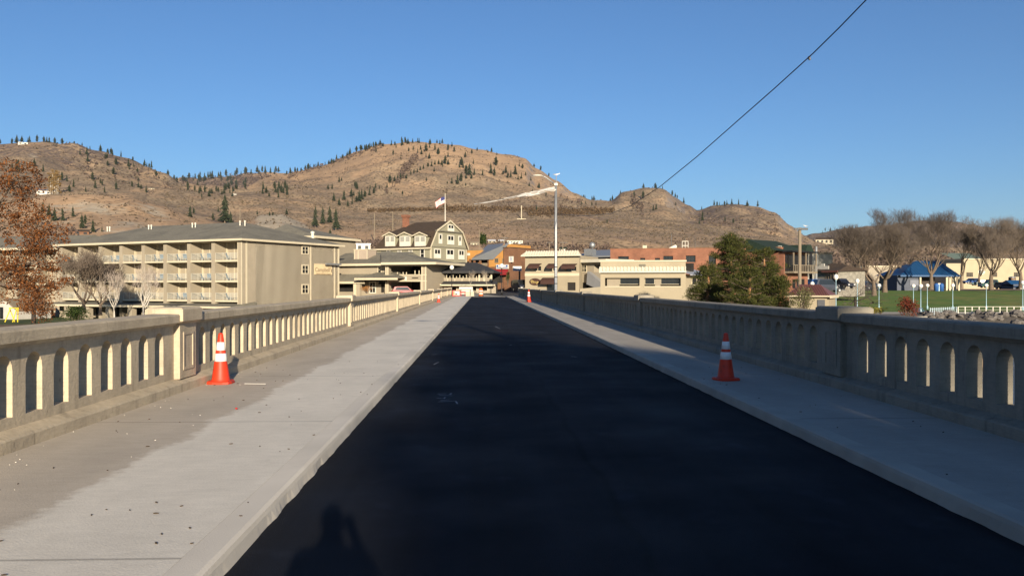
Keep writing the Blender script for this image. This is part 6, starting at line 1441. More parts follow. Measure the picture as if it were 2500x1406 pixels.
# ------------------------------------------------------------------ the photographer, whose shadow lies on the road
def person(lab, loc):
    J = {'pelvis': (0, 0, .95), 'waist': (0, 0, 1.1), 'chest': (0, .02, 1.33), 'neck': (0, .02, 1.5), 'jaw': (0, .05, 1.57), 'head': (0, .04, 1.66), 'crown': (0, .03, 1.76)}
    E = [('pelvis', 'waist'), ('waist', 'chest'), ('chest', 'neck'), ('neck', 'jaw'), ('jaw', 'head'), ('head', 'crown')]
    RD_ = {'pelvis': .155, 'waist': .14, 'chest': .165, 'neck': .06, 'jaw': .075, 'head': .095, 'crown': .05}
    for sd_, s in (('l', -1), ('r', 1)):
        for nm, p, rr in (('hip', (.1 * s, 0, .9), .1), ('knee', (.12 * s, .02, .5), .062), ('ankle', (.13 * s, -.02, .09), .042), ('toe', (.15 * s, .17, .04), .035), ('shoulder', (.19 * s, .01, 1.43), .062), ('elbow', (.24 * s, .13, 1.2), .045), ('wrist', (.09 * s, .33, 1.46), .032), ('palm', (.06 * s, .36, 1.54), .036)):
            J[nm + sd_] = p; RD_[nm + sd_] = rr
        E += [('pelvis', 'hip' + sd_), ('hip' + sd_, 'knee' + sd_), ('knee' + sd_, 'ankle' + sd_), ('ankle' + sd_, 'toe' + sd_), ('chest', 'shoulder' + sd_), ('shoulder' + sd_, 'elbow' + sd_), ('elbow' + sd_, 'wrist' + sd_), ('wrist' + sd_, 'palm' + sd_)]
        for q in range(4):
            a, b2 = 'f%d' % q + sd_, 'g%d' % q + sd_; J[a] = ((.075 - .012 * q) * s, .38, 1.575 - .02 * q); J[b2] = ((.03 - .006 * q) * s, .40, 1.585 - .022 * q); RD_[a] = .0095; RD_[b2] = .008; E += [('palm' + sd_, a), (a, b2)]
        J['t' + sd_] = (.04 * s, .33, 1.57); RD_['t' + sd_] = .011; E.append(('palm' + sd_, 't' + sd_))
    ks = list(J); me = bpy.data.meshes.new("person"); me.from_pydata([J[k] for k in ks], [(ks.index(a), ks.index(b2)) for a, b2 in E], [])
    o = bpy.data.objects.new("person", me); C.objects.link(o); md = o.modifiers.new("skin", 'SKIN'); me.skin_vertices.new() if not me.skin_vertices else None
    for i, k in enumerate(ks): me.skin_vertices[0].data[i].radius = (RD_[k], RD_[k])
    me.skin_vertices[0].data[0].use_root = True
    o.modifiers.new("sub", 'SUBSURF').levels = 1
    dg = bpy.context.evaluated_depsgraph_get(); m2 = bpy.data.meshes.new_from_object(o.evaluated_get(dg)); o.modifiers.clear(); o.data = m2
    m2.materials.clear(); m2.materials.append(mat("dark_jacket", (.04, .045, .06), .9, .1, 3)); o.location = loc
    return tag(o, lab, "person")
person("person in a dark jacket standing behind the camera with both hands raised to a phone", (.08, -.55, 0))
# ------------------------------------------------------------------ vegetation
def leafmat(name, c1, c2, c3=None, trans=.25):
    m = bpy.data.materials.new(name); m.use_nodes = True; t = m.node_tree; L = t.links; b = t.nodes["Principled BSDF"]; b.inputs["Roughness"].default_value = .8; b.inputs["Specular IOR Level"].default_value = .15
    ge = t.nodes.new("ShaderNodeNewGeometry"); cr = t.nodes.new("ShaderNodeValToRGB"); cr.color_ramp.elements[0].color = (*c1, 1); cr.color_ramp.elements[1].color = (*c2, 1)
    if c3: e = cr.color_ramp.elements.new(.5); e.color = (*c3, 1)
    L.new(ge.outputs["Random Per Island"], cr.inputs[0]); L.new(cr.outputs[0], b.inputs["Base Color"])
    tr = t.nodes.new("ShaderNodeBsdfTranslucent"); L.new(cr.outputs[0], tr.inputs[0]); mx = t.nodes.new("ShaderNodeMixShader"); mx.inputs[0].default_value = trans
    L.new(b.outputs[0], mx.inputs[1]); L.new(tr.outputs[0], mx.inputs[2]); L.new(mx.outputs[0], t.nodes["Material Output"].inputs[0]); return m
M_pine = leafmat("pine_needles", (.022, .032, .009), (.100, .098, .024), (.052, .060, .016))
M_fir = leafmat("fir_needles", (.018, .026, .014), (.045, .052, .028), (.030, .040, .020), .15)
M_oak = leafmat("rusty_oak_leaves", (.075, .027, .011), (.28, .108, .034), (.16, .062, .020), .3)
M_redbush = leafmat("red_bush_leaves", (.09, .022, .014), (.22, .06, .03), (.14, .035, .02))
M_shrub = leafmat("dark_green_leaves", (.012, .028, .008), (.06, .085, .02))
M_yelbush = leafmat("yellow_green_leaves", (.10, .10, .02), (.26, .22, .04))
M_poplar = leafmat("yellow_poplar_leaves", (.20, .13, .05), (.32, .21, .085))
M_straw = leafmat("orange_grass", (.30, .13, .04), (.45, .22, .07))
def rv(r): 
    while True:
        v = Vector((r.uniform(-1, 1), r.uniform(-1, 1), r.uniform(-1, 1)))
        if .05 < v.length < 1: return v
def leafcard(mb, p, s, r, asp=.5):
    a = rv(r).normalized(); b2 = a.cross(rv(r)).normalized(); a = a * s; b2 = b2 * s * asp
    mb.face([p - a, p + b2 * 1.0, p + a, p - b2])
TWMIN = .0045
def grow(r, mb_t, mb_b, mb_w, p, d, L_, rad, lev, maxlev, spread, up, tips, wig=.18, twigs=True):
    n = 4 if lev < 2 else 3; pts = [p]; rr = [rad]; dd = d.normalized(); q = p
    for k in range(n):
        dd = (dd + rv(r) * wig + Vector((0, 0, up * .12))).normalized(); q = q + dd * (L_ / n); pts.append(q); rr.append(rad * (1 - .5 * (k + 1) / n))
    mbx = mb_t if lev == 0 else (mb_b if lev < maxlev - 1 else mb_w)
    rr = [max(q_, TWMIN) for q_ in rr]
    mbx.tube(pts, rr, 8 if lev == 0 else (5 if lev < 3 else 3), cap=False)
    if lev >= maxlev: tips.append((q, dd)); return
    k = r.choice((3, 4)) if lev < maxlev - 1 else r.choice((2, 3, 4))
    for i in range(k):
        f = r.uniform(.45, 1.0) if lev else r.uniform(.75, 1.0)
        if i == 0: f = 1.0
        j = min(n - 1, int(f * n)); bp = pts[j].lerp(pts[min(n, j + 1)], f * n - j)
        side = rv(r); side = (side - dd * side.dot(dd)).normalized()
        nd = (dd * (1 - spread * r.uniform(.6, 1.2)) + side * spread * r.uniform(.8, 1.3)).normalized()
        grow(r, mb_t, mb_b, mb_w, bp, nd, L_ * r.uniform(.62, .82), rr[j] * r.uniform(.5, .68), lev + 1, maxlev, spread, up, tips, wig)
def bare_tree(name, lab, seed, h, trunk_h, rad, spread, up, maxlev, bark, twig, group=None, k0=.36):
    r = random.Random(seed); root = thing(name, lab, "tree", (0, 0, 0), group); t, b2, w_ = MB(), MB(), MB(); tips = []
    grow(r, t, b2, w_, Vector((0, 0, 0)), Vector((0, 0, 1)), trunk_h, rad, 0, maxlev, spread, up, tips, .06)
    # scale to the height wanted
    top = max(v.z for v in w_.V); k = (h - trunk_h) / (top - trunk_h)
    for m_ in (b2, w_):
        for i, v in enumerate(m_.V):
            if v.z > trunk_h * .8: m_.V[i] = Vector((v.x * (.5 + .5 * k), v.y * (.5 + .5 * k), trunk_h + (v.z - trunk_h) * k))
    t.build("trunk", bark, root, True); lim = b2.build("limbs", bark, root, True); w_.build("twigs", twig, root)
    return root
RB = random.Random(5)
bt = [bare_tree("bare_tree", "first broad bare park tree with forked trunk beside the red hut", 11, 12, 2.9, .30, .50, 2.1, 7, M_bark, M_twig, "bare trees in the park"),
      bare_tree("bare_tree", "bare park tree with a thick low fork at the lawn's corner", 23, 13, 2.8, .34, .50, 2.0, 7, M_bark, M_twig, "bare trees in the park"),
      bare_tree("bare_tree", "tall vase shaped bare tree in front of the blue shelter", 31, 15, 3.6, .36, .46, 2.1, 7, M_bark, M_twig, "bare trees in the park")]
for b_ in bt: index_kids(b_)
PT = [(0, 2102, 172, 722, 543, 1.55, 0, None), (1, 2160, 182, 714, 530, 1.45, 1, None), (2, 2273, 195, 707, 510, 1.3, 0, None),
      (2, 2199, 212, 704, 500, 1.3, 2.1, "tallest bare tree, behind the fork of the lawn corner tree"), (2, 2420, 193, 708, 522, 1.45, 1.3, "big bare tree with a pale thick trunk at the right end of the lawn"),
      (0, 2346, 206, 706, 545, 1.2, 3.1, "slim bare tree at the right corner of the blue shelter"), (2, 2492, 196, 704, 528, 1.3, 4.0, "bare tree cut by the right edge of the picture"),
      (1, 2134, 178, 722, 545, 1.4, 4.4, "bare tree with a pale trunk between the two left park trees"), (0, 2540, 205, 704, 540, 1.1, 2, "bare tree wholly at the right border beyond the kiosk"), (1, 2390, 222, 700, 560, .9, 3, "slender bare tree before the cream building's gridded window")]
for k, px, y, pb, pt, ws, rz, lab in PT:
    a = at(px, pb, y); h = at(px, pt, y).z - a.z; h0 = (12, 13, 15)[k]; s = h / h0
    if lab is None: o = bt[k]; o.location = a; o.rotation_euler = (0, 0, rz); o.scale = (s * ws, s * ws, s)
    else: dup(bt[k], a, rz, (s * ws, s * ws, s), lab)
sb = bare_tree("small_bare_tree", "small spreading bare tree with dark trunk just behind the right rail pillar", 43, 4.6, 1.7, .2, .75, .35, 5, mat("dark_bark", (.045, .036, .03), .95, .3, 6), M_twig)
a = at(2089, 752, 112); sb.location = (a.x, a.y, a.z - .6); sb.scale = (1.25, 1.25, 1)
ST = bare_tree("street_tree", "young bare street tree in front of the terrace's middle", 51, 5, 1.6, .07, .4, 1.5, 5, mat("pale_bark", (.30, .26, .2), .9, .2, 6), mat("pale_twig", (.26, .215, .165), .9, .2, 2), "young street trees"); index_kids(ST)
a = at(1147.5, 712, 131); h = at(1147, 657, 131).z - a.z; ST.location = a; ST.scale = (h / 5 * .8, h / 5 * .8, h / 5)
a = at(1189.5, 713, 130); dup(ST, a, 2, (h / 5 * .85, h / 5 * .85, h / 5 * 1.03), "young bare street tree nearest the ochre shop")
# trees in front of the hotel wing
TWMIN = .007
hb1 = bare_tree("bare_tree", "grey brown bare tree in front of the hotel's left balconies", 61, 11, 2.0, .26, .5, 1.9, 7, M_bark, mat("grey_twig", (.105, .082, .064), .95, .2, 2), "bare trees before the hotel wing")
a = at(205, 765, 112); h = at(205, 598, 112).z - a.z; hb1.location = (a.x, a.y, a.z); hb1.scale = (h / 11 * 1.5, h / 11 * 1.5, h / 11); index_kids(hb1)
a = at(245, 770, 116); h = at(245, 625, 116).z - a.z; dup(hb1, a, 2.4, (h / 11 * 1.5, h / 11 * 1.5, h / 11), "browner bare tree filling in between the grey bare tree and the left birch")
bir = bare_tree("birch_tree", "white stemmed birch, the left one before the dark ground floor", 71, 8, 1.7, .16, .5, 1.6, 5, M_birch, mat("birch_twig", (.30, .25, .21), .9, .2, 3), "white birches before the hotel wing"); index_kids(bir)
a = at(279, 778, 108); h = at(279, 655, 108).z - a.z; bir.location = a; bir.scale = (h / 8 * .9, h / 8 * .9, h / 8)
a = at(350, 778, 106); h = at(350, 640, 106).z - a.z; dup(bir, a, 1.9, (h / 8 * 1.0, h / 8 * 1.0, h / 8), "white stemmed birch with forked trunk, the right one")
# rusty oaks on the left
def leafy(name, lab, seed, limbs, leafm, bark, nclump, per, rad, size, cat="tree", squash=.7, loc=None, asp=.55):
    """limbs: list of polylines with radii; clumps of small leaves gathered along them"""
    r = random.Random(seed); root = thing(name, lab, cat, tuple(loc if loc is not None else limbs[0][0][0]))
    t = MB()
    for pts, rr in limbs: t.tube(pts, [lerp(rr[0], rr[1], k / (len(pts) - 1)) for k in range(len(pts))], 7)
    t.build("trunk", bark, root, True)
    mb = MB(); tw = MB()
    segs = [(a, b2) for pts, rr in limbs[1:] for a, b2 in zip(pts, pts[1:])]
    for i in range(nclump):
        a, b2 = r.choice(segs); base = a.lerp(b2, r.random() ** .7); c = base + rv(r) * rad * 1.5; c.z += rad * .3
        tw.tube([base, base.lerp(c, .5) + rv(r) * .1, c], [.02, .013, .006], 3, cap=False)
        cs = rad * r.uniform(.35, 1.0)
        for _ in range(int(per * r.uniform(.4, 1.4))):
            d = rv(r) * cs; d.z *= squash; leafcard(mb, c + d, size * r.uniform(.6, 1.3), r, asp)
    tw.build("twigs", bark, root); mb.build("crown", leafm, root); return root
def PX(l, y): return [at(a, b2, y + dy) for a, b2, dy in l]
yo = 62
limbs = [(PX([(-150, 860, 0), (-130, 760, 0), (-100, 690, 0)], yo), (.55, .45)),
         (PX([(-100, 690, 0), (-20, 690, 0), (30, 665, 0), (80, 640, 1), (110, 615, 1)], yo), (.30, .05)), (PX([(-20, 690, 0), (30, 700, -1), (70, 720, -1), (100, 750, -2)], yo), (.14, .03)),
         (PX([(-100, 690, 0), (-60, 580, 0), (-10, 500, 0), (30, 450, 0)], yo), (.3, .06)), (PX([(-60, 580, 0), (0, 560, 1), (60, 540, 1), (120, 560, 2)], yo), (.16, .03)), (PX([(-10, 500, 0), (40, 490, 1), (85, 475, 1)], yo), (.1, .03)), (PX([(30, 450, 0), (55, 440, 0)], yo), (.05, .03)), (PX([(30, 665, 0), (60, 590, 1), (100, 580, 1)], yo), (.1, .03)), (PX([(80, 640, 0), (130, 655, 1)], yo), (.05, .02))]
leafy("rusty_oak", "large rusty brown leaved oak reaching in from the left edge", 3, limbs, M_oak, M_bark, 230, 62, 1.0, .085)
y2 = 100
limbs = [(PX([(82, 790, 0), (83, 750, 0), (82, 725, 0)], y2), (.26, .2)), (PX([(82, 725, 0), (70, 700, 0), (50, 680, 0)], y2), (.16, .04)), (PX([(82, 725, 0), (95, 705, 0), (125, 690, 0)], y2), (.16, .04)), (PX([(82, 725, 0), (84, 690, 0), (88, 665, 0)], y2), (.14, .04)), (PX([(83, 745, 0), (95, 760, 0), (98, 778, 0)], y2), (.08, .03)), (PX([(125, 690, 0), (145, 710, 0)], y2), (.05, .03))]
leafy("rusty_oak", "smaller rusty leaved oak with dark trunk above the hotel lawn", 9, limbs, M_oak, mat("dark_bark", (.05, .04, .03)), 95, 50, 1.15, .11)
# unseen tree added behind the camera, crown shaped to shade the near road
T0 = Vector((8.5, -60, -4))
AX = lambda h: Vector((13.6 + .53 * (h - 17.5), -60, h))          # crown axis, leaned to steer where the shade lands
limbs = [([T0, AX(6), AX(12), AX(22)], (.6, .2))] + [([AX(z), AX(z + 1) + Vector((rx * (1.08 if z < 18.3 or rx < 0 else .2), ry, .2))], (.16, .05)) for z in range(11, 20) for rx, ry in ((2.5, 0), (-.4, 0), (1.0, 2.5), (1.0, -2.5), (1.6, 1))]
leafy("shade_tree", "tall dense unseen tree added behind the camera to shade the road", 17, limbs, M_shrub, M_bark, 480, 55, 1.05, .40, loc=T0)
# pines by the right rail
def pine(name, lab, seed, px, y, pb, pt, wid, n, lean=0):
    r = random.Random(seed); a = at(px, pb, y); top = at(px + lean, pt, y); h = top.z - a.z; root = thing(name, lab, "tree", tuple(a), "scots pines behind the right rail")
    t = MB(); tp = [a.lerp(top, k / 6) + (rv(r) * .12 if 0 < k < 6 else Vector()) for k in range(7)]; t.tube(tp, [.22 * (1 - k / 6.6) + .02 for k in range(7)], 7)
    cr = MB(); br = MB(); W = wid * y / FPX
    for i in range(n):
        f = r.random() ** .85; z = lerp(.06, .99, f); prof_ = (1 - z) ** .56 * min(1, .6 + z * 1.6) * (.88 + .2 * math.sin(17 * z + seed)); L_ = W * prof_ * r.uniform(.45, 1.12) + .25
        th = r.uniform(0, 6.283); base = a.lerp(top, z * .97); tip = base + Vector((math.cos(th) * L_, math.sin(th) * L_, L_ * r.uniform(-.05, .4)))
        mid = base.lerp(tip, .5) - Vector((0, 0, .06 * L_)); br.tube([base, mid, tip], [.05, .035, .015], 4, cap=False)
        for k in range(3 + int(L_ * 2.2)):
            c = base.lerp(tip, r.uniform(.35, 1.05)) + rv(r) * .28; cs = r.uniform(.16, .38)
            for _ in range(26):
                d = rv(r); p0 = c + Vector((d.x, d.y, d.z * .55 + .15)) * cs; dr = (d + Vector((0, 0, .8)) + rv(r) * .6).normalized() * r.uniform(.09, .17); s = dr.cross(rv(r)).normalized() * .022
                cr.face([p0 - s, p0 + s, p0 + dr + s * .4, p0 + dr - s * .4])
    t.build("trunk", mat("orange_pine_bark", (.24, .125, .06), .95, .25, 5), root, True); br.build("branches", M_bark, root); cr.build("crown", M_pine, root); return root
pine("pine_tree", "tallest bushy pine directly behind the right rail", 5, 1786, 80, 775, 572, 112, 230)
pine("pine_tree", "second pine with a slim pointed top, right of the tallest one", 8, 1866, 78, 775, 608, 84, 160)
pine("pine_tree", "low dark pine spreading left of the tallest pine", 13, 1728, 79, 775, 650, 72, 105)
pine("pine_tree", "low pine filling the gap toward the red roofed hut", 15, 1905, 74, 775, 672, 48, 60)
pine("pine_tree", "low bushy pine in front between the two taller pines", 16, 1830, 72, 775, 652, 70, 105)
# bushes
def bush(name, lab, seed, px, py, y, wpx, hpx, m_, n=900, size=.1, cat="bush", asp=.5):
    r = random.Random(seed); a = at(px, py, y); W = wpx * y / FPX / 2; Hh = hpx * y / FPX; root = thing(name, lab, cat, tuple(a)); mb = MB(); br = MB()
    for i in range(26):
        th = r.uniform(0, 6.28); q0 = a + Vector((math.cos(th) * W * .8 * r.random(), math.sin(th) * W * .8 * r.random(), Hh * r.uniform(.5, 1))); br.tube([a + Vector((r.uniform(-.1, .1) * W, 0, 0)), a.lerp(q0, .55) + rv(r) * .08, q0], [.03, .02, .008], 4, cap=False)
        c = q0
        for _ in range(n // 26):
            d = rv(r); leafcard(mb, c + Vector((d.x * W * .38, d.y * W * .38, d.z * Hh * .3)), size * r.uniform(.6, 1.3), r, asp)
    br.build("stems", M_bark, root); mb.build("foliage", m_, root); return root
bush("red_bush", "rusty red bush in front of the lawn above the right rail", 4, 2215, 785, 105, 60, 52, M_redbush, 1900, .10)
bush("yellow_bush", "low yellow green hedge bush just above the right rail", 5, 2128, 770, 108, 70, 18, M_yelbush, 900, .09)
bush("dark_bush", "small dark green bush at the foot of the left lawn lamp", 6, 2150, 768, 112, 16, 14, M_shrub, 300, .09)
bush("green_bush", "rounded dark green bush on the hotel lawn", 7, 185, 795, 104, 75, 42, M_shrub, 1500, .11)
bush("pale_leafed_shrub", "pale leaved shrub before the red roofed hut", 8, 1962, 775, 70, 55, 62, leafmat("olive_leaves", (.06, .065, .025), (.20, .19, .09)), 1300, .07)
bush("ornamental_grass", "orange ornamental grass clump by the hotel lobby window", 9, 895, 716, 132, 34, 15, M_straw, 500, .16, "grass clump", .12)
bush("evergreen_shrub", "small upright evergreen before the ochre shop", 10, 1240, 698, 150, 12, 30, M_shrub, 420, .1)
bush("yellow_bush", "low yellowish hedge left of the ochre shop's door", 12, 1213, 697, 150, 14, 8, M_yelbush, 200, .09)
bush("hillside_shrub", "dark round tree on the slope between the sage hotel and ochre shop", 14, 1178, 606, 420, 22, 30, M_shrub, 700, .5)

# ------------------------------------------------------------------ conifers on the hills
def conifer(seed, wr):
    r = random.Random(seed); mb = MB(); n = 11
    mb.tube([(0, 0, 0), (0, 0, .9)], [.022, .008], 5, 1)
    for i in range(n):
        z = .10 + .86 * i / n; rad = (wr * (1 - (i / n) ** 1.25) if seed not in (3, 5) else wr * math.sin(math.pi * min(1, .12 + .88 * (i + .3) / n)) ** .7) * r.uniform(.6, 1.2) + .012; k = 9; ph = r.random() * 6
        for j in range(k):
            th = ph + 6.283 * j / k + r.uniform(-.3, .3); q0 = rad * r.uniform(.45, 1.15); wd = .40
            p = Vector((math.cos(th) * q0, math.sin(th) * q0, z - .05 * r.random()))
            a = Vector((math.cos(th + wd) * q0 * .55, math.sin(th + wd) * q0 * .55, z + .01)); b2 = Vector((math.cos(th - wd) * q0 * .55, math.sin(th - wd) * q0 * .55, z + .01)); tp = Vector((0, 0, z + .13 + r.uniform(0, .05)))
            mb.face([p, a, tp]); mb.face([p, tp, b2]); mb.face([p, b2, a])
    return mb
cprot = [conifer(s, w_).build("conifer", [M_fir, M_bark]) for s, w_ in ((1, .19), (2, .23), (3, .24), (4, .27), (5, .20))]
cused = set()
rc = random.Random(21)
RID = [
 ("crest of the left hill", 2600, [(0, 352), (50, 347), (110, 345), (180, 355), (250, 367), (310, 384), (360, 404), (410, 430)], 30, (8, 15)),
 ("far wooded saddle skyline", 5200, [(425, 434), (470, 430), (520, 428), (560, 427), (610, 425), (640, 424), (680, 422)], 36, (8, 15)),
 ("left shoulder of the bare central hill", 2600, [(700, 424), (740, 416), (780, 406), (830, 388), (870, 369), (910, 355), (930, 347)], 46, (7, 13)),
 ("summit of the bare central hill", 2600, [(940, 346), (990, 341), (1030, 344), (1060, 343), (1105, 348)], 15, (8, 13)),
 ("right shoulder of the bare central hill", 2600, [(1160, 360), (1260, 385), (1300, 402), (1340, 428)], 7, (7, 11)),
 ("crest of the right hand knolls", 2600, [(1490, 487), (1520, 469), (1575, 459), (1620, 466), (1660, 492), (1702, 518), (1740, 506), (1850, 504)], 22, (7, 13)),
 ("low saddle right of the central hill", 5200, [(1395, 476), (1420, 480), (1450, 484)], 8, (9, 13)),
 ("hazy ridge behind the park", 5200, [(1985, 566), (2030, 558), (2080, 552)], 6, (6, 9)),
]
BOX = [
 ("open slope of the left hill", 34, (10, 420, 375, 460), (9, 17)),
 ("wooded hollow below the saddle", 34, (430, 600, 436, 470), (9, 15)),
 ("foot of the left hill", 10, (150, 420, 450, 475), (10, 18)),
 ("dark shelter belt on the bench", 14, (480, 570, 468, 484), (9, 13)),
 ("grove on the bench left of the central hill", 16, (640, 705, 458, 484), (11, 18)),
]
PTS = [  # conifers one can pick out: photo column, foot row, height in photo pixels
 ("face of the bare central hill", [(893, 367, 9), (918, 372, 8), (935, 358, 9), (960, 378, 10), (967, 362, 9), (980, 357, 13), (983, 355, 12), (996, 352, 12), (998, 370, 8), (1009, 367, 8), (1020, 374, 11), (1027, 366, 10), (1040, 370, 18), (1049, 362, 10), (1062, 367, 14), (1070, 378, 14), (1094, 367, 13), (1094, 383, 10), (1109, 371, 11), (1029, 378, 11), (1048, 388, 12), (1040, 384, 10), (1136, 385, 13), (1152, 375, 9), (1165, 369, 8), (1156, 401, 11), (1211, 405, 18), (1127, 405, 17), (1122, 410, 12), (1131, 411, 10)]),
 ("tree line climbing the central hill's middle", [(952, 446, 16), (963, 443, 11), (971, 440, 11), (978, 438, 12), (984, 434, 10), (992, 436, 10), (1003, 427, 9), (1011, 424, 9), (1019, 421, 9), (1026, 416, 9), (1034, 413, 10), (1045, 408, 10), (1054, 406, 10), (1062, 403, 10), (1071, 402, 11), (1079, 404, 13), (1087, 402, 18), (1094, 403, 12), (1081, 408, 8), (1060, 419, 9)]),
 ("right flank of the central hill", [(1138, 425, 18), (1146, 428, 24), (1158, 428, 15), (1138, 437, 14), (1150, 437, 10), (1178, 428, 12), (1198, 424, 21), (1207, 430, 17), (1235, 423, 16), (1258, 427, 20), (1240, 435, 12), (1247, 434, 16), (1228, 426, 9), (1268, 407, 9), (1276, 412, 10), (1103, 449, 14), (1117, 450, 20), (1126, 444, 18), (1092, 449, 6), (1137, 454, 6), (1152, 437, 9), (1265, 439, 12), (1273, 437, 12), (1283, 429, 9), (1296, 442, 10), (1292, 455, 9), (1316, 460, 13), (1300, 470, 8)]),
 ("diagonal row under the central hill", [(815, 492, 18), (840, 489, 20), (828, 502, 16), (849, 505, 14), (860, 499, 15), (870, 494, 13), (877, 492, 22), (883, 488, 20), (891, 482, 15), (902, 477, 14), (913, 473, 13), (926, 462, 9), (858, 481, 17), (864, 478, 12), (801, 462, 10), (811, 462, 12), (871, 462, 16), (867, 457, 12), (904, 461, 9), (917, 459, 10), (945, 458, 10), (828, 445, 12), (834, 442, 8), (983, 475, 8), (1041, 442, 8)]),
 ("slope above the hotel roof", [(549, 545, 52), (563, 548, 24), (520, 538, 14), (533, 518, 12), (464, 530, 22), (473, 523, 13), (770, 555, 40), (788, 548, 34), (805, 545, 32), (820, 562, 42), (806, 590, 26), (658, 527, 9), (666, 526, 8), (628, 524, 10), (700, 524, 12)]),
 ("foot of the tan knoll behind the rusty oak", [(133, 540, 24), (153, 540, 24), (120, 528, 22), (200, 558, 26), (208, 548, 18), (227, 567, 24), (178, 530, 20), (249, 566, 12), (105, 520, 20)]),
 ("rocky slope left of the tall lamp", [(1333, 480, 9), (1310, 515, 12), (1420, 500, 8), (1445, 502, 8), (1455, 500, 7), (1430, 498, 8), (1548, 480, 12), (1570, 485, 16), (1595, 515, 13), (1602, 512, 12), (1715, 540, 20), (1707, 548, 14), (1790, 545, 10), (1770, 540, 9), (1650, 502, 7), (1482, 545, 9), (1938, 548, 8), (1943, 545, 7)]),
]
QUE = []
def put(px, py, hp, where, rmin=330, ridge=None):
    if ridge:
        d = ray(px, py); th = math.atan2(d.x, d.y); x, y = ridge * math.sin(th), ridge * math.cos(th); p = Vector((x, y, H(x, y) - .8))
    else:
        p = hit(px, py, rmin)
        if p is None: return
        p.z -= .5
    QUE.append((hp, p, where, rc.randrange(5) if hp < 20 else 1, rc.uniform(.85, 1.3), rc.uniform(0, 6.28)))
for where, ls in PTS:
    for px, py, hp in ls: put(px, py, hp * 1.05, where)
for where, D_, line, n, hr in RID:
    f = prof(line)
    for i in range(n):
        px = lerp(line[0][0], line[-1][0], min(1, max(0, (i + rc.gauss(.5, 1.3)) / n))); put(px, f(px), rc.uniform(*hr), where, ridge=D_ * rc.uniform(.985, 1.0))
for where, n, (x0, x1, y0, y1), hr in BOX:
    for i in range(n): put(rc.uniform(x0, x1), rc.uniform(y0, y1), rc.uniform(*hr), where, 1100)
QUE.sort(key=lambda q: -q[0]); far = MB()
for i, (hp, p, where, k, ws, rz) in enumerate(QUE):
    h = 1.22 * hp * p.length / FPX; ws *= 1.12; o = cprot[k]
    if i >= 292 and k in cused:
        M_ = Matrix.Translation(p) @ Matrix.Rotation(rz, 4, 'Z') @ Matrix.Diagonal((h * ws, h * ws, h, 1)); n = len(far.V)
        far.V += [M_ @ v.co for v in o.data.vertices]; far.F += [tuple(j + n for j in f.vertices) for f in o.data.polygons]; far.M += [0] * len(o.data.polygons); continue
    if k in cused: o = o.copy(); C.objects.link(o)
    cused.add(k); o.location = p; o.scale = (h * ws, h * ws, h); o.rotation_euler = (0, 0, rz)
    tag(o, "dark green conifer on the " + where, "tree", "conifers on the " + where)
tag(far.build("far_conifers", M_fir), kind='stuff')
# brushy mass: dense hollow wood, orchard on the bench, gully brush: one stuff object each
M_brush = leafmat("bare_brush", (.085, .06, .05), (.15, .11, .08), (.11, .08, .065), .1)
def brush(name, boxes, m_, hs_, asp=.8):
    mb = MB(); r = random.Random(len(name) * 7)
    for (x0, y0, x1, y1, n, wob, rmin) in boxes:
        for i in range(n):
            t_ = r.random(); px, py = lerp(x0, x1, t_) , lerp(y0, y1, t_) + r.gauss(0, wob); p = hit(px, py, rmin)
            if p is None: continue
            h = r.uniform(*hs_) * p.length / FPX
            for k in range(7):
                c = p + Vector((r.uniform(-.5, .5) * h, r.uniform(-.5, .5) * h, h * r.uniform(.1, .8))); leafcard(mb, c, h * r.uniform(.18, .34), r, asp)
    return tag(mb.build(name, m_), kind='stuff')
brush("gully_brush", [(975, 425, 1020, 385, 150, 7, 1500), (940, 470, 1000, 420, 30, 4, 1500), (440, 455, 640, 450, 330, 9, 3000), (560, 440, 660, 436, 120, 5, 3000), (700, 432, 930, 360, 160, 4, 2000), (1200, 500, 1420, 495, 70, 8, 1000), (1700, 545, 1900, 560, 110, 12, 1000), (1540, 490, 1570, 505, 70, 10, 1200), (150, 400, 420, 440, 130, 18, 1500)], M_brush, (4, 8))
brush("orchard", [(900, 516, 1100, 512, 260, 1.5, 700), (1080, 511, 1500, 516, 620, 3.5, 700), (1290, 525, 1480, 520, 300, 3, 700)], leafmat("orchard_branches", (.075, .048, .028), (.125, .082, .042), None, .1), (4, 8))
brush("sagebrush", [(830, 560, 1000, 545, 120, 10, 340), (1150, 570, 1500, 560, 420, 22, 340), (1400, 570, 1900, 580, 520, 20, 340), (1450, 545, 1750, 560, 240, 8, 340), (230, 500, 480, 540, 90, 14, 340), (600, 560, 800, 545, 60, 18, 340), (400, 490, 900, 500, 400, 12, 1000)], leafmat("sage_leaves", (.10, .075, .045), (.17, .13, .08), None, .1), (2, 5))
brush("town_trees", [(860, 602, 930, 600, 60, 4, 330), (1230, 612, 1290, 610, 90, 6, 330), (1180, 600, 1500, 612, 120, 4, 330), (60, 590, 180, 570, 60, 10, 330), (2000, 640, 2330, 635, 200, 10, 330)], M_brush, (8, 16))
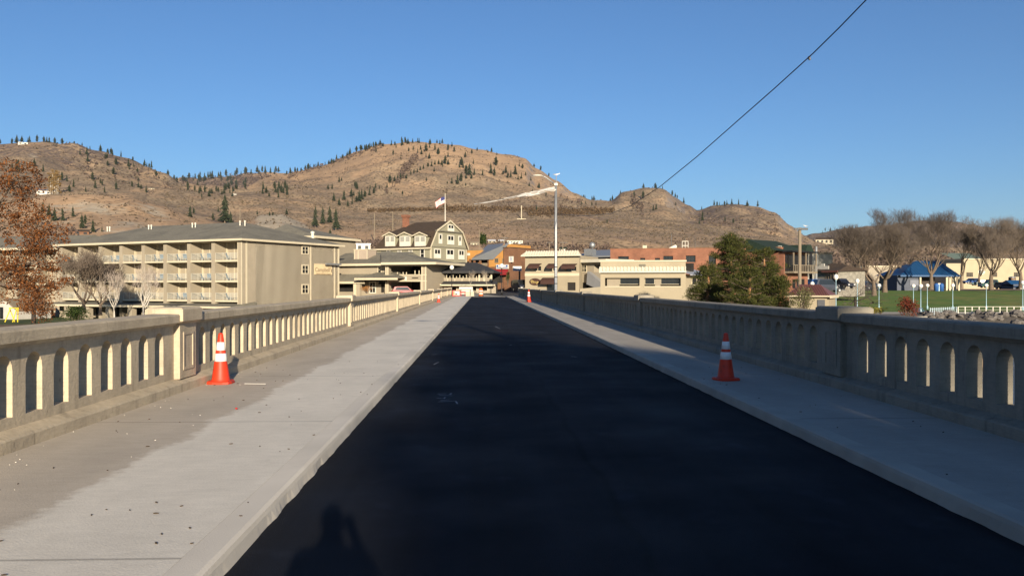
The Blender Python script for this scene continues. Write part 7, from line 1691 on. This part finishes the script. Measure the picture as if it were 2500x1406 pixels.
def scatter(name, m_, n, r0, r1, hmin, hmax, seed, lim=-.05, pr=(-250, 2450)):
    mb = MB(); r = random.Random(seed); k = 0; tries = 0
    while k < n and tries < n * 8:
        tries += 1; d = math.sqrt(r.uniform(r0 * r0, r1 * r1)) if r.random() < .5 else r.uniform(r0, r1); px = r.uniform(*pr); th = YAW + math.atan((px - 1250) / FPX); x, y = d * math.sin(th), d * math.cos(th)
        if noise.noise(Vector((x / 90, y / 90, seed))) + .6 * noise.noise(Vector((x / 28, y / 28, seed + 4))) < lim: continue
        k += 1; p = Vector((x, y, H(x, y))); h = r.uniform(hmin, hmax)
        for _ in range(4): leafcard(mb, p + Vector((r.uniform(-.5, .5) * h, r.uniform(-.5, .5) * h, h * r.uniform(.15, .7))), h * r.uniform(.4, .75), r, .8)
    return tag(mb.build(name, m_), kind='stuff')
M_sage2 = leafmat("sagebrush_leaves", (.065, .050, .034), (.125, .098, .064), (.09, .07, .048), .1)
scatter("hillside_sagebrush", M_sage2, 7500, 430, 1750, .7, 1.7, 3)
scatter("mountain_brush", M_sage2, 3200, 1700, 2650, 1.2, 3.2, 5, .12)
# yellow poplars by the white farm
p = hit(133, 474, 500)
if p:
    h = 52 * p.length / FPX; L3 = [([p, p + Vector((0, 0, h * .4))], (h * .02, h * .012))] + [([p + Vector((dx * h, 0, 0)), p + Vector((dx * h * 1.1, 0, h * (.98 - 1.6 * abs(dx))))], (h * .02, h * .005)) for dx in (-.14, -.07, .0, .07, .14)]
    leafy("yellow_poplars", "pale yellow leaved poplar clump by the white farm on the knoll", 31, L3, M_poplar, M_birch, 170, 60, h * .075, h * .016)
# ------------------------------------------------------------------ houses on the slopes
def house(name, lab, px, pb, wpx, hpx, m_, roofm, rise=.4, flat=False, rmin=330, win=3, rows=1):
    p = hit(px, pb, rmin)
    if p is None: p = at(px, pb, 600)
    k = p.length / FPX; w_, h = wpx * k, hpx * k; d = Vector((p.x, p.y, 0)).normalized(); u = Vector((d.y, -d.x, 0)); A = p - u * w_ / 2; B = p + u * w_ / 2; fr = Fr(A.xy, B.xy); z = p.z - .6
    r = thing(name, lab, "house", tuple(p)); hw = h * (.6 if not flat else .92)
    mb = MB(fr); mb.box(0, 0, z - 2, w_, w_ * .5, z + hw); mb.build("wall", m_, r)
    mb = MB(fr)
    if flat: mb.box(-.3, -.3, z + hw + .001, w_ + .3, w_ * .5 + .3, z + h)
    else: mb.exv([(-.5, z + hw), (w_ * .25, z + h), (w_ * .5 + .5, z + hw)], -.5, w_ + .5)
    mb.build("roof", roofm, r)
    for rr_ in range(rows):
        for i in range(win):
            a, b2 = w_ * (i + .25) / win, w_ * (i + .7) / win; z0 = z + hw * (rr_ + .3) / rows; z1 = z + hw * (rr_ + .78) / rows
            mb = MB(fr); mb.box(a, -.12, z0, b2, -.003, z1); mb.build("window", M_glass, r)
    return r
house("farm_house", "long white farm building beside the yellow poplars", 118, 474, 44, 12, M_white, M_galv, rmin=500, win=5)
house("hillside_house", "brown house with three white windows above the left end of the hotel roof", 190, 572, 44, 13, M_brickbrown, M_roofb, win=3)
house("white_block", "white flat roofed block behind the hotel lobby roof box", 887, 612, 34, 19, M_white, M_galv, flat=True, win=2)
house("hillside_house", "small house with a red brown roof left of the white block", 852, 610, 16, 9, M_beige, M_redmetal)
house("hillside_house", "low pale house at the end of the hotel wing's roof line", 833, 606, 14, 8, M_white, M_roofg)
house("terrace_block", "white three storey terrace with small dark windows above the ochre roof", 1257, 602, 38, 16, M_white, M_white, flat=True, win=5, rows=3)
house("long_shed", "long low shed with a bright white roof on the slope", 1212, 592, 40, 9, M_beige, M_refl, win=4)
house("hillside_house", "pale house right of the sage hotel's gable", 1160, 598, 22, 10, M_cream, M_wood)
house("hillside_house", "small white house tucked above the tiled parapet by the tall lamp", 1375, 612, 18, 10, M_white, M_green)
house("hillside_house", "cream house with a dark roof and two gables on the tan bench", 2013, 594, 38, 15, M_cream, M_roofb, rmin=900, win=4)
house("hillside_house", "tiny pale house on the bench below the saddle", 573, 476, 7, 3.5, M_white, M_white, rmin=900, win=2)
house("hillside_house", "flat white house on the crest of the left hill", 56, 353, 18, 5, M_white, M_white, rmin=1500, win=2, flat=True)
house("hillside_house", "small pale house on the tan slope below the left hill", 370, 462, 12, 4, M_cream, M_wood, rmin=1000, win=2)
house("town_house", "white house with grey roof glimpsed behind the shelter's left end", 2228, 655, 22, 12, M_white, M_roofg)
house("town_house", "pale house above the shelter's right roof slope", 2316, 648, 16, 11, M_white, M_redmetal)
# ------------------------------------------------------------------ distant haze
HZ = 0.000021
if HZ:
    mb = MB(); mb.box(-8500, -400, -9.5, 8500, 9700, 900)
    m = bpy.data.materials.new("haze_air"); m.use_nodes = True; t = m.node_tree; t.nodes.remove(t.nodes["Principled BSDF"])
    v = t.nodes.new("ShaderNodeVolumePrincipled"); v.inputs["Color"].default_value = (.80, .86, .95, 1); v.inputs["Density"].default_value = HZ; v.inputs["Anisotropy"].default_value = .2
    t.links.new(v.outputs[0], t.nodes["Material Output"].inputs["Volume"])
    tag(mb.build("haze", m), kind='stuff')
